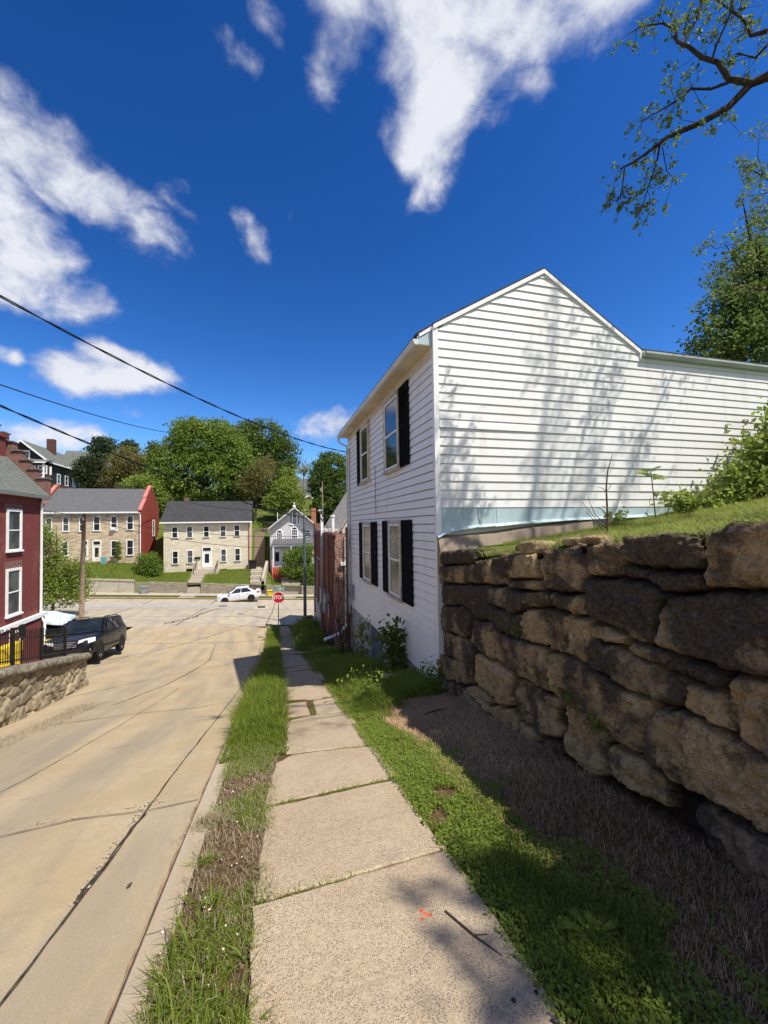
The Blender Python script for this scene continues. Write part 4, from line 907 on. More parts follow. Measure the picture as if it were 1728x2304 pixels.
# the house was surveyed at full storey height: bring it to its true distance along the sight lines
HS = .85
def rescale(o, root=True):
    if o.type == 'MESH' and o.data.users == 1: o.data.transform(Matrix.Scale(HS, 4)); o.data.update()
    if root: o.location = EYE + (o.location - EYE) * HS
    for c_ in o.children: rescale(c_, False)
bpy.context.view_layer.update(); rescale(hs)
HXs, HYs, HYEs = HX * HS, HY * HS, HYE * HS
def hpt(x, y, z): return EYE + (Vector((x, y, z)) - EYE) * HS
# ================================================================== rear house with a low roof, behind the brick building
rh = thing('sided_house', 'grey white sided house with a steep brown rake rising behind the brick building', 'house', (6.5, 25, -4))
mb = MB(); mb.prism([(4.3, 24.5, -4), (9.5, 24.5, -4), (9.5, 24.5, 2.3), (7.2, 24.5, 5.9), (4.3, 24.5, 1.5)], (0, 7, 0)); mb.build('wall', M_clapgrey, rh)
mb = MB(); roofslab(mb, (3.95, 1.02), (7.2, 6.0), 24.2, 31.6, .1); roofslab(mb, (7.201, 6.0), (10, 1.8), 24.2, 31.6, .1); mb.build('roof', M_oldtrim, rh)
mb = MB(); mb.box(3.30, 4.28, 24.6, 28, -3.5, 1.22); mb.box(3.25, 4.29, 24.5, 28.1, 1.22, 1.36); mb.build('flat_annex', M_clapgrey, rh)

# ================================================================== red brick building at the corner
BX = 3.15
bb = thing('brick_building', 'narrow dark red brick building with pipes on its wall beside the white house', 'building', (3.6, 25, -5))
mb = MB(); mb.box(BX, 8, 20.35, 29.2, -7, 1.10, 0)
bw_ = mb.build('wall', M_brickside, bb)
mb = MB(); mb.box(BX - .004, 3.60, 20.0, 20.35, -7, .92); mb.box(BX + .05, 3.72, 20.02, 20.34, .92, 1.12); mb.box(3.85, 8, 20.1, 20.35, -7, -1.1); mb.build('end_wall', M_brick, bb)
mb = MB()
for y0, y1, z in ((20.35, 22.0, 1.18), (22.0, 25.3, 1.22), (25.3, 28.3, 1.28), (28.3, 29.2, 1.75)): mb.box(BX - .03, BX + .35, y0 + .01, y1 - .01, 1.08, z)
for y0 in (22.1, 24.8, 28.2): mb.box(BX - .09, BX - .002, y0, y0 + .42, -4.2, 1.12)
mb.build('parapet', M_brickpar, bb)
mb = MB(); mb.box(BX - .05, BX - .01, 25.0, 29.3, -6, -3.1); mb.build('wall_panel', M_greybox, bb)
mb = MB()
for pts in ([(BX - .13, 24.2, 2.3), (BX - .13, 24.2, -2.6)], [(BX - .12, 23.6, 1.9), (BX - .12, 23.6, -1.9)], [(BX - .1, 26.6, -.4), (BX - .1, 26.6, -3.4)], [(BX - .1, 24.6, -.45), (BX - .1, 26.6, -.4)], [(BX - .1, 28.0, -2.2), (BX - .1, 26.2, -3.6)], [(BX - .15, 21.3, -2.4), (BX - .15, 21.3, -3.6)]): mb.tube(pts, .04, 8)
mb.tube([(BX - .13, 24.2, 2.25), (BX - .13, 24.2, 2.45), (BX - .3, 24.0, 2.42)], [.05, .09, .06], 8); mb.tube([(BX - .13, 23.6, 1.85), (BX - .2, 23.4, 2.0)], [.05, .09], 8); mb.build('conduit', M_steel, bb, smooth=True)
mb = MB(); mb.box(BX - .28, BX - .03, 23.4, 24.0, -2.75, -1.9); mb.box(BX - .22, BX - .03, 22.5, 22.9, -3.1, -2.3); mb.box(BX - .25, BX - .03, 24.4, 24.8, -3.5, -2.9); mb.box(BX - .3, BX - .03, 21.6, 22.0, -2.4, -1.95); mb.build('electric_box', M_greybox, bb, bevel=.015)
mb = MB(); mb.tube([(3.66, 19.95, 1.0), (3.66, 19.95, -3.2)], .075, 8); mb.tube([(3.66, 19.9, -3.2), (3.2, 19.7, -3.55), (2.5, 19.3, -3.62)], .07, 8); mb.box(3.4, 3.75, 19.85, 20.05, -.35, -.2); mb.build('downspout', M_white, bb, smooth=False, fix=False)
mb = MB(); mb.tube([(3.5, 23, 1.1), (3.5, 23, 2.05)], .1, 10); mb.tube([(3.5, 23, 2.05), (3.5, 23, 2.15)], .14, 10); mb.build('vent_stack', M_white, bb)
# ================================================================== left side of the street
def rubble(name, A, B, zb, zt, label, cat, cell=(.42, .27), thick=.42, bulge=.065, seed=5, mat=None, parent=None):
    """random rubble wall face between plan points A and B (face on the right-hand side of A->B turned towards the street)"""
    A, B = Vector(A), Vector(B); L = (B - A).length; D = (B - A) / L; N = Vector((-D.y, D.x))
    r2 = np.random.default_rng(seed); S = np.arange(0, L + .02, .022); zlo = min(zb(0), zb(1)) - .1; zhi = max(zt(0), zt(1)); Hh = np.arange(zlo, zhi + .02, .022)
    SG, HG = np.meshgrid(S, Hh); xw = SG + .05 * fnoise(SG * 4, HG * 4, seed); hw = HG + .05 * fnoise(SG * 4, HG * 4, seed + 3)
    nx, ny = int(L / cell[0]) + 3, int((zhi - zlo) / cell[1]) + 3
    f1 = np.full(SG.shape, 9.); f2 = f1.copy(); ident = np.zeros(SG.shape, int); k = 0
    for i in range(nx):
        for j in range(ny):
            k += 1; px_ = (i - .5 + r2.uniform(-.35, .35) + .5 * (j % 2)) * cell[0]; pz_ = zlo + (j - .5 + r2.uniform(-.3, .3)) * cell[1]
            d = np.hypot((xw - px_) / cell[0], (hw - pz_) / cell[1]); m1 = d < f1; f2 = np.where(m1, f1, np.minimum(f2, d)); ident = np.where(m1, k, ident); f1 = np.where(m1, d, f1)
    e = f2 - f1; t_ = SG / L; of = r2.uniform(-.03, .03, k + 1)
    dep = bulge * (1 - np.exp(-e / .08)) + of[ident] * 1.2 + .035 * fnoise(SG * 7, HG * 7, seed + 7, 5) - bulge
    V = np.stack([A.x + D.x * SG + N.x * dep, A.y + D.y * SG + N.y * dep, HG], -1).reshape(-1, 3); idx = np.arange(SG.size).reshape(SG.shape)
    zbv = zb(0) + (zb(1) - zb(0)) * t_; ztv = zt(0) + (zt(1) - zt(0)) * t_; V[:, 2] = np.clip(V[:, 2], (zbv - .1).reshape(-1), ztv.reshape(-1))
    kf = (HG[:-1, :-1] < ztv[:-1, :-1]) & (HG[1:, 1:] > zbv[1:, 1:] - .1)
    Q = np.stack([idx[:-1, :-1], idx[:-1, 1:], idx[1:, 1:], idx[1:, :-1]], -1)[kf]
    nb = len(V); bx = []
    for s_, zz in ((0, 0), (L, 1)):
        for n_ in (-.03, -thick):
            p = A + D * s_ + N * n_; bx += [(p.x, p.y, zb(zz) - .1), (p.x, p.y, zt(zz))]
    V = np.concatenate([V, np.array(bx)]); a = nb
    Q = np.concatenate([Q, np.array([(a, a + 1, a + 3, a + 2), (a + 4, a + 6, a + 7, a + 5), (a + 2, a + 3, a + 7, a + 6), (a + 1, a + 5, a + 7, a + 3)])])
    me = npmesh(name, V, Q); tone = np.concatenate([r2.uniform(0, 1, k + 1)[ident].reshape(-1), np.full(8, .5)]).astype(np.float32)
    me.attributes.new('tone', 'FLOAT', 'POINT').data.foreach_set('value', tone)
    return me
tw = thing('low_stone_wall', 'low rubble stone wall with a rough flat cap at the left edge of the street', 'stone wall', (-4.3, 8, -1.6))
q1, q0 = onG(196, 1542, RD), onG(0, 1640, RD)
_k = (q1.x - q0.x) / (q1.y - q0.y); WXL = lambda y: q1.x + _k * (y - q1.y); YE = q1.y
WAx, WBx = (WXL(2.5) + 0, 2.5), (q1.x, YE)
def _tz(px, py):                        # cap height where a sight line crosses the wall plane
    d = ray(px, py); t = (q1.x - _k * q1.y) / (d.x - _k * d.y); p = EYE + d * t; return p.y, p.z
(_ya, _za), (_yb, _zb) = _tz(200, 1480), _tz(0, 1527)
ztl = lambda y: _za + (_zb - _za) / (_yb - _ya) * (y - _ya)
me = rubble('rubble', (WBx[0], WBx[1]), (WAx[0], WAx[1]), lambda t: g(-4, YE - (YE - 2.5) * t) + RD - .12, lambda t: ztl(YE - (YE - 2.5) * t), '', '')
M_rub = simple('tan_rubble', (.33, .26, .165), .95, .1, var=.5, sc=5, bump=1.0)
def rub_mat():
    t = NT('tan_rubble_stones'); at = t.n('ShaderNodeAttribute', attribute_name='tone'); n2 = t.noise(9, 5, .65); n3 = t.noise(40, 4, .7)
    c = t.mix(at.outputs['Fac'], (.23, .19, .13), (.44, .36, .235)); c = t.mix(t.ramp(n2, .45, .7, 0, .75), c, (.12, .10, .075)); c = t.mix(t.ramp(n3, .55, .8, 0, .4), c, (.5, .43, .33))
    t.col(c).rough(.95, .1); t.nor(t.bump(n3, .9, .02)); return t.mat
M_rub = rub_mat(); link('rubble', me, M_rub, tw, smooth=False)
bm = bmesh.new(); n = 74; rows = []
for i in range(n + 1):
    y = YE + .08 - (YE - 2.3) * i / n; x = WXL(y); z = ztl(y); row = []
    for (dx, dz) in ((.09, -.02), (.115, .05), (.10, .125), (.04, .165), (-.22, .17), (-.45, .16), (-.49, .06), (-.46, -.02)):
        q = .035 * float(fnoise(y * 2.2, dx * 5 + dz * 4, 91, 4)); row.append(bm.verts.new((x + dx + q, y, z + dz + q * .8)))
    rows.append(row)
for a, b in zip(rows[:-1], rows[1:]):
    for j in range(len(a)): bm.faces.new((a[j], a[(j + 1) % len(a)], b[(j + 1) % len(a)], b[j]))
bm.faces.new(rows[0]); bm.faces.new(rows[-1][::-1]); bmesh.ops.recalc_face_normals(bm, faces=bm.faces)
me = bpy.data.meshes.new('cap'); bm.to_mesh(me); bm.free(); link('cap', me, simple('weathered_cap_stone', (.20, .175, .13), .95, .1, var=.55, sc=10, bump=1.0), tw, smooth=True)

fe = thing('iron_fence', 'black iron fence with hooped tops standing behind the low stone wall', 'fence', (-4.3, 9, -.8))
fz = lambda y: ztl(y) + .17
mb = MB(); fx_ = lambda y: WXL(y) - .27
FE = YE - 1.0; y = 5.6; ystep = .10; ysl = []
while y < FE: ysl.append(y); y += ystep
for i, y in enumerate(ysl): mb.tube([(fx_(y), y, fz(y) + .06), (fx_(y), y, fz(y) + .74)], .009, 5)
for i in range(0, len(ysl) - 1, 2):
    a, b = ysl[i], ysl[i + 1]; h = fz((a + b) / 2) + .74; rr_ = (b - a) / 2
    mb.tube([(fx_(y), (a + b) / 2 - rr_ * math.cos(th), h + .045 * math.sin(th)) for th in [math.pi * k / 6 for k in range(7)]], .009, 5, cap=False)
for dz in (.11, .60): mb.tube([(fx_(5.6), 5.6, fz(5.6) + dz), (fx_(FE), FE + .02, fz(FE + .02) + dz)], .017, 5)
mb.build('picket_panel', M_iron, fe, fix=False)
for y in (7.2, YE - 4.0, YE - 2.55, FE + .03):
    mb = MB(); x = fx_(y); mb.box(x - .028, x + .028, y - .028, y + .028, fz(y) - .05, fz(y) + .79); mb.box(x - .036, x + .036, y - .036, y + .036, fz(y) + .79, fz(y) + .815); mb.build('post', M_iron, fe)
mb = MB(); y = YE - 3.1; x = fx_(y) - .2; mb.tube([(x, y, fz(y) - .3), (x, y, fz(y) + .78)], .02, 6); mb.box(x - .02, x + .05, y - .07, y + .07, fz(y) + .62, fz(y) + .9)
props(mb.build('meter_post', M_iron, loc=(x, y, fz(y))), 'dark flat box on a thin post behind the iron fence', 'post')

# ------------------------------------------------------------------ red brick house, left
RXF = -9.5
rb = thing('red_brick_house', 'dark red painted brick house with stepped parapet and tall white windows', 'house', (-11, 16, -3.2))
mb = MB(); mb.box(-16, RXF, 4, 21.78, -4.6, 3.05); mb.prism([(-15.9, 21.3, 3.05), (RXF - .05, 21.3, 3.05), (-12.6, 21.3, 6.55)], (0, .4, 0)); mb.box(-16, RXF + .10, 4, 21.80, -4.6, -2.16); mb.box(-16, RXF + .06, 4, 21.79, 2.62, 2.86); mb.box(-16, RXF + .12, 4, 21.80, 2.86, 3.06)
mb.build('wall', M_brickred, rb)
mb = MB(); roofslab(mb, (RXF + .28, 2.99), (-12.6, 6.62), 4, 21.76, .08); roofslab(mb, (-16.3, 2.4), (-12.601, 6.62), 4, 21.76, .08); mb.build('roof', M_shgreen, rb)
mb = MB(); lev = [(-9.42, 2.95, 3.84), (-9.79, 3.84, 4.24), (-10.12, 4.24, 4.64), (-10.38, 4.64, 5.04), (-10.68, 5.04, 5.43), (-11.0, 5.43, 5.83), (-11.35, 5.83, 6.22), (-11.7, 6.22, 6.6), (-12.0, 6.6, 7.0)]
for i, (x, z0, z1) in enumerate(lev):
    mb.box(-13.2, x + .02, 21.80, 22.25, z0, z1)
pw = mb.build('parapet', M_brickpar, rb)
mb = MB()
for i, (x, z0, z1) in enumerate(lev): mb.box((lev[i + 1][0] if i + 1 < len(lev) else -13.2) + .03, x + .07, 21.74, 22.31, z1 + .003, z1 + .06)
mb.build('coping', simple('grey_coping_stone', (.17, .15, .13), .9, .1, var=.35, sc=8), pw, bevel=.012)
mb = MB(); mb.box(-11.5, -10.78, 20.55, 21.6, 3.2, 5.55); mb.box(-11.6, -10.70, 20.47, 21.68, 5.55, 5.72); mb.build('chimney', M_brickred, rb)
UR, NR = (0, 1, 0), (1, 0, 0)
for y0 in (19.20, 16.4, 13.6):
    window(rb, (RXF, y0, .86), UR, NR, .80, 1.46, .10, .05, M_white, M_glass2); window(rb, (RXF, y0, -1.62), UR, NR, .80, 1.64, .10, .05, M_white, M_glass2)
    mb = MB()
    for zz in (2.38, .1): mb.fbox((RXF, y0, 0), UR, NR, -.18, .98, -.02, .012, zz + .02, zz + .3)
    mb.build('lintel', M_brickpar, rb)
    window(rb, (RXF + .1, y0 + .05, -3.0), UR, NR, .6, .62, .08, .03, M_white, M_glass2, rail=False)
mb = MB(); mb.fbox((RXF, 4, 0), UR, NR, 0, 17.9, .0, .17, -2.15, -2.0); mb.build('belt_course', M_white, rb)
mb = MB(); mb.tube([(RXF + .22, 21.35, 2.95), (RXF + .12, 21.45, 2.72), (RXF + .08, 21.5, 2.55), (RXF + .08, 21.5, -2.1), (RXF + .22, 21.5, -2.4), (RXF + .22, 21.5, -3.4)], .055, 8); mb.build('downspout', M_white, rb, smooth=True, fix=False)
mb = MB(); mb.prism([(RXF + .20, 4, 2.93), (RXF + .30, 4, 2.93), (RXF + .34, 4, 3.02), (RXF + .2, 4, 3.02)], (0, 17.75, 0)); mb.build('gutter', M_gutgrey, rb)
for i, (px_, py_, w_) in enumerate(((8, 1474, .75), (31, 1464, .55), (107, 1455, .5))):
    p = atx(px_, py_, -8.7 if i < 2 else -9.2); zz = g(p.x, p.y) + RD; h_ = .34
    mb = MB(); mb.box(p.x - .16, p.x + .16, p.y - w_ * .5, p.y + w_ * .5, p.z - .06 if p.z - .06 > zz else zz, max(p.z - .06, zz) + h_)
    if p.z - .06 > zz: mb.box(p.x - .14, p.x + .14, p.y - w_ * .48, p.y + w_ * .48, zz - .02, p.z - .062)
    props(mb.build('parking_block', M_yellow, loc=(p.x, p.y, zz), bevel=.02), ('yellow painted block beside the red house at the very left edge of the photo', 'yellow painted block between the two nearest fence posts in front of the red house', 'yellow painted block behind the fence left of the black car')[i], 'barrier', 'yellow blocks by the red house')

# ------------------------------------------------------------------ vehicles
def carpaint(name, col, metal=.3, rough=.22):
    t = NT(name); n = t.noise(3, 3); t.col(t.mix(n, col, tuple(c * 1.15 for c in col))).rough(rough, .25, metal); t.b.inputs['Coat Weight'].default_value = .12; t.b.inputs['Coat Roughness'].default_value = .05; return t.mat
M_tyre = simple('tyre_rubber', (.015, .015, .016), .85, .2, var=.2); M_rim = simple('alloy_rim', (.45, .45, .46), .35, .5, .7, var=.1); M_rimdk = simple('dusty_wheel_cover', (.16, .14, .125), .6, .4, .3, var=.2); M_lamp = simple('headlamp_lens', (.75, .77, .78), .15, .6, var=.08, sc=20); M_tail = simple('tail_lamp', (.35, .02, .02), .2, .5, var=.1); M_chrome = simple('chrome_trim', (.6, .6, .62), .2, .5, .9, var=.05); M_plast = simple('black_plastic', (.010, .010, .011), .6, .3, var=.1)
def loft(mb, st, mi=0):
    rings = []
    for (x, w, zb, zm, zt, wt) in st:
        rings.append([(x, -w * .88, zb), (x, -w, zb + .13), (x, -w, zm), (x, -wt, zt - .015), (x, -wt * .8, zt), (x, wt * .8, zt), (x, wt, zt - .015), (x, w, zm), (x, w, zb + .13), (x, w * .88, zb)])
    n = len(rings[0]); V = [p for r_ in rings for p in r_]; fs = []
    for i in range(len(rings) - 1):
        for j in range(n): fs.append((i * n + j, i * n + (j + 1) % n, (i + 1) * n + (j + 1) % n, (i + 1) * n + j))
    fs += [tuple(range(n)), tuple((len(rings) - 1) * n + n - 1 - j for j in range(n))]; mb.add(V, fs, mi)
def car(name, label, cat, pos, yaw, pitch, rollx, S):
    o = thing(name, label, cat); P = S['paint']; mb = MB(); loft(mb, S['body']); body = mb.build('body', P, o, bevel=.02, smooth=False)
    for pl in body.data.polygons: pl.use_smooth = True
    (xf, xr, wb, zb_), (tf, tr, wt, zt_) = S['green']
    # cabin with crowned roof
    mb = MB(); ms = 5; rings = []
    for i in range(ms):
        t = i / (ms - 1); e = t ** .85; rings.append([(xf + (tf - xf) * e, -(wb + (wt - wb) * e), zb_ + (zt_ - zb_) * t), (xr + (tr - xr) * e, -(wb + (wt - wb) * e), zb_ + (zt_ - zb_) * t), (xr + (tr - xr) * e, wb + (wt - wb) * e, zb_ + (zt_ - zb_) * t), (xf + (tf - xf) * e, wb + (wt - wb) * e, zb_ + (zt_ - zb_) * t)])
    V = [p for r_ in rings for p in r_]; fs = [(i * 4 + j, i * 4 + (j + 1) % 4, (i + 1) * 4 + (j + 1) % 4, (i + 1) * 4 + j) for i in range(ms - 1) for j in range(4)]; b = (ms - 1) * 4
    V.append(((tf + tr) / 2, 0, zt_ + .035)); fs += [(b, b + 1, len(V) - 1), (b + 1, b + 2, len(V) - 1), (b + 2, b + 3, len(V) - 1), (b + 3, b, len(V) - 1)]; mb.add(V, fs); cb = mb.build('cabin', P, o)
    def pane(A, B, C_, D, u0, u1, v0, v1, nrm, nm='window'):
        A, B, C_, D = map(Vector, (A, B, C_, D)); q = []
        for (u, v) in ((u0, v0), (u1, v0), (u1[1] if False else u1, v1), (u0, v1)): q.append((A.lerp(B, u)).lerp(D.lerp(C_, u), v) + Vector(nrm) * .012)
        m2 = MB(); m2.prism(q, Vector(nrm) * .004); return m2.build(nm, M_carglass, o)
    side = lambda s: ((xf, s * wb, zb_), (xr, s * wb, zb_), (tr, s * wt, zt_), (tf, s * wt, zt_))
    for s in (-1, 1):
        A, B, C_, D = side(s)
        for (u0, u1) in S['sidewin']: pane(A, B, C_, D, u0, u1, .08, .88, (0, s, .25))
    pane((xf, wb, zb_), (xf, -wb, zb_), (tf, -wt, zt_), (tf, wt, zt_), .06, .94, .05, .93, Vector((zt_ - zb_, 0, xf - tf)).normalized(), 'windscreen')
    pane((xr, -wb, zb_), (xr, wb, zb_), (tr, wt, zt_), (tr, -wt, zt_), .08, .92, .12, .9, Vector((-(zt_ - zb_), 0, tr - xr)).normalized(), 'rear_window')
    r = S['r']; Wd = S['w']
    for (x, s) in ((S['ax'][0], 1), (S['ax'][0], -1), (S['ax'][1], 1), (S['ax'][1], -1)):
        m2 = MB(); N_ = 20; V = []; fs = []
        for (yy, rad) in ((-.11, r * .93), (-.08, r), (.08, r), (.11, r * .93), (.105, r * .68), (.07, r * .66)):
            V += [(x + rad * math.cos(2 * math.pi * k / N_), s * (Wd - .11 + .02 + yy), r + rad * math.sin(2 * math.pi * k / N_)) for k in range(N_)]
        for i in range(5): fs += [(i * N_ + k, i * N_ + (k + 1) % N_, (i + 1) * N_ + (k + 1) % N_, (i + 1) * N_ + k) for k in range(N_)]
        fs += [tuple(range(N_)), tuple(5 * N_ + k for k in range(N_))]; m2.add(V, fs); wh_ = m2.build('wheel', M_tyre, o)
        m3 = MB(); yc = s * (Wd - .005)
        for k in range(S.get('spokes', 6)):
            th = 2 * math.pi * k / S.get('spokes', 6); d = Vector((math.cos(th), 0, math.sin(th))); c = Vector((x, yc, r)); q = Vector((-d.z, 0, d.x)) * .03 * S.get('sw', 1)
            m3.prism([c + q * 1.4, c + d * r * .62 + q, c + d * r * .62 - q, c - q * 1.4], (0, s * -.03, 0))
        ring = [(x + r * .66 * math.cos(2 * math.pi * k / N_), yc - s * .012, r + r * .66 * math.sin(2 * math.pi * k / N_)) for k in range(N_)]; ring2 = [(x + r * .56 * math.cos(2 * math.pi * k / N_), yc - s * .012, r + r * .56 * math.sin(2 * math.pi * k / N_)) for k in range(N_)]
        m3.add(ring + ring2, [(k, (k + 1) % N_, N_ + (k + 1) % N_, N_ + k) for k in range(N_)]); m3.build('rim', S['rim'], wh_)
        m4 = MB(); ra = r * 1.17; arc = [(x + ra * math.cos(math.pi * k / 12), s * (Wd + .004), r + ra * math.sin(math.pi * k / 12) * 1.0) for k in range(13)]
        m4.prism([(x + ra, s * (Wd + .004), S['zb']), *arc, (x - ra, s * (Wd + .004), S['zb'])], (0, -s * .02, 0)); m4.build('wheel_arch', M_plast, o)
    S['extra'](o)
    o.location = pos; o.rotation_mode = 'XYZ'; o.rotation_euler = (rollx, pitch, yaw); return o
def suv_extra(o):
    for s in (-1, 1):
        m = MB(); m.prism([(2.30, s * .40, .80), (2.26, s * .78, .80), (1.98, s * .915, .84), (1.94, s * .905, 1.0), (2.18, s * .80, 1.0), (2.28, s * .42, .94)], (.035, s * .012, 0)); m.build('headlight', M_lamp, o)
        m = MB(); m.hexa([(.62, s * .93, 1.14), (.80, s * .93, 1.14), (.80, s * 1.11, 1.16), (.62, s * 1.11, 1.16), (.62, s * .93, 1.32), (.76, s * .93, 1.32), (.74, s * 1.11, 1.30), (.62, s * 1.11, 1.30)]); m.build('mirror', M_plast, o, bevel=.02)
        for x in (.0, -1.05): m = MB(); m.box(x - .09, x + .09, s * .935 - .012 * (s < 0), s * .935 + .012 * (s > 0) + .001, .93, .97); m.build('door_handle', M_plast, o)
        m = MB(); m.tube([(.05, s * .62, 1.71), (-.1, s * .62, 1.76), (-1.7, s * .62, 1.76), (-1.85, s * .62, 1.71)], .022, 6); m.build('roof_rail', M_plast, o)
        m = MB(); m.box(-2.36, -2.24, s * .80 - .08, s * .80 + .08, .85, 1.15); m.build('tail_light', M_tail, o)
        m = MB(); m.prism([(2.34, s * .55, .50), (2.26, s * .84, .50), (2.26, s * .84, .58), (2.34, s * .55, .58)], (.02, 0, 0)); m.build('fog_light', M_lamp, o)
        m = MB(); m.box(-1.0, .95, s * .937 - .004, s * .937 + .012, .52, .60); m.build('side_moulding', M_plast, o)
    m = MB()
    for z in (.70, .76, .82, .88): m.box(2.32, 2.385, -.38, .38, z, z + .02)
    m.build('grille', M_greybox, o)
    m = MB(); m.box(2.33, 2.42, -.62, .62, .42, .60); m.build('bumper', M_plast, o, bevel=.03)
    m = MB(); m.tube([(.85, -.78, 1.14), (.85, -.78, 2.0)], .006, 5); m.build('antenna', M_plast, o)
    m = MB(); m.box(.05, .062, -.06, .06, 1.56, 1.6); m.build('rear_view_mirror', M_plast, o)
SUV = dict(paint=carpaint('black_car_paint', (.006, .006, .009), 0, .3), body=[(2.37, .70, .42, .62, .74, .62), (2.28, .84, .34, .74, .93, .74), (1.95, .915, .28, .86, 1.04, .82), (1.0, .935, .28, .96, 1.13, .85), (.7, .935, .28, .98, 1.17, .90), (-2.0, .935, .28, .98, 1.19, .90), (-2.25, .91, .34, .98, 1.17, .88), (-2.34, .84, .46, .92, 1.10, .80)],
    green=((1.0, -2.26, .885, 1.13), (.22, -1.98, .70, 1.70)), sidewin=[(.12, .40), (.43, .68), (.71, .94)], r=.37, w=.935, ax=(1.42, -1.45), rim=M_rim, zb=.26, extra=suv_extra)
pf, pr = Vector((-6.88 - .80, 20.2)), Vector((-6.92 - .80, 23.1)); cc = (pf + pr) / 2
zf, zr = g(*pf) + RD, g(*pr) + RD; dvec = pf - pr
car('parked_suv', 'black SUV parked facing uphill at the left of the street near the red house', 'car', (cc.x, cc.y, (zf + zr) / 2), math.atan2(dvec.y, dvec.x), -math.atan2(zf - zr, dvec.length), .035, SUV)
def sedan_extra(o):
    for s in (-1, 1):
        m = MB(); m.prism([(2.14, s * .45, .70), (2.02, s * .74, .72), (1.72, s * .845, .82), (1.72, s * .83, .86), (2.05, s * .66, .80)], (.03, s * .015, .01)); m.build('headlight', M_lamp, o)
        m = MB(); m.prism([(-2.16, s * .55, .78), (-2.10, s * .80, .76), (-1.85, s * .855, .84), (-1.86, s * .84, .96), (-2.12, s * .72, 1.0)], (-.03, s * .015, 0)); m.build('tail_light', M_tail, o)
        m = MB(); m.hexa([(.78, s * .82, .95), (.92, s * .82, .95), (.92, s * .98, .96), (.78, s * .98, .96), (.78, s * .82, 1.08), (.88, s * .82, 1.08), (.87, s * .98, 1.07), (.78, s * .98, 1.07)]); m.build('mirror', M_plast, o, bevel=.02)
        for x in (.05, -.95): m = MB(); m.box(x - .08, x + .08, s * .85 - .012 * (s < 0), s * .85 + .012 * (s > 0) + .001, .82, .86); m.build('door_handle', M_chrome, o)
        m = MB()
        for x in (.98, -.13, -1.1): m.box(x - .006, x + .006, s * .851 - .003, s * .851 + .003, .30, .92)
        m.build('door_seam', M_plast, o)
    m = MB(); m.box(2.13, 2.2, -.35, .35, .45, .58); m.build('grille', M_plast, o, bevel=.02)
SED = dict(paint=carpaint('silver_car_paint', (.62, .635, .66), .15, .3), body=[(2.20, .58, .32, .48, .60, .5), (2.08, .74, .24, .60, .74, .62), (1.7, .83, .20, .72, .86, .72), (1.05, .85, .20, .80, .95, .80), (-1.5, .85, .20, .84, 1.0, .80), (-1.95, .84, .24, .84, 1.03, .74), (-2.15, .78, .34, .80, 1.01, .68), (-2.24, .68, .42, .70, .86, .6)],
    green=((1.20, -1.85, .79, .95), (.20, -1.0, .58, 1.46)), sidewin=[(.14, .46), (.49, .86)], r=.32, w=.85, ax=(1.33, -1.27), rim=M_rimdk, spokes=9, sw=1.2, zb=.18, extra=sedan_extra)
pa, pb = aty(486, 1354, 46.1), aty(585, 1354, 46.1); mx = (pa.x + pb.x) / 2 + .04
car('parked_sedan', 'silver four door sedan parked at the far kerb of the cross street', 'car', (mx, 46.9, g(mx, 46.9) + RD), math.pi, math.atan(.07), 0, SED)
# covered car beside the red house
p = aty(118, 1384, 25.5); cv = thing('covered_car', 'car under a pale blue white tarp behind the iron fence beside the red house', 'car', (p.x - .3, 26, g(p.x, 26) + RD)); gz_ = g(p.x, 25.5) + RD
mb = MB(); st = []
for i in range(15):
    t = i / 14; x = p.x - 3.6 + 4.2 * t; hgt = .92 + .5 * float(ss(.12, .35, t) * (1 - ss(.62, .98, t))) - .25 * float(ss(.9, 1.0, t) + ss(.08, 0, t)); row = []
    for (yy, hh) in ((-.95, .42), (-.93, .75), (-.75, .95), (-.45, 1.0), (0, 1.03), (.45, 1.0), (.75, .95), (.93, .75), (.95, .4)):
        row.append((x, 25.9 + yy * (1 - .12 * float(ss(.85, 1, t))), gz_ + .9 + (p.z + .22 - gz_ - .9) * (hh * hgt / 1.6) + .03 * math.sin(i * 2.1 + yy * 5)))
    st.append(row)
V = [q for r_ in st for q in r_]; mb.add(V, [(i * 9 + j, i * 9 + j + 1, (i + 1) * 9 + j + 1, (i + 1) * 9 + j) for i in range(14) for j in range(8)] + [tuple(range(9)), tuple(14 * 9 + 8 - j for j in range(9))]); mb.build('tarp', simple('pale_tarp', (.50, .56, .62), .6, .3, var=.18, sc=2.5), cv, smooth=True)
mb = MB(); mb.box(p.x - 3.2, p.x + .75, 25.1, 26.7, gz_ + .3, gz_ + 1.0); mb.build('body', M_plast, cv, bevel=.08)
for x in (p.x - 2.6, p.x + .1):
    for y in (25.05, 26.75): mb = MB(); mb.tube([(x, y - .1, gz_ + .33), (x, y + .1, gz_ + .33)], .33, 16); mb.build('wheel', M_tyre, cv)

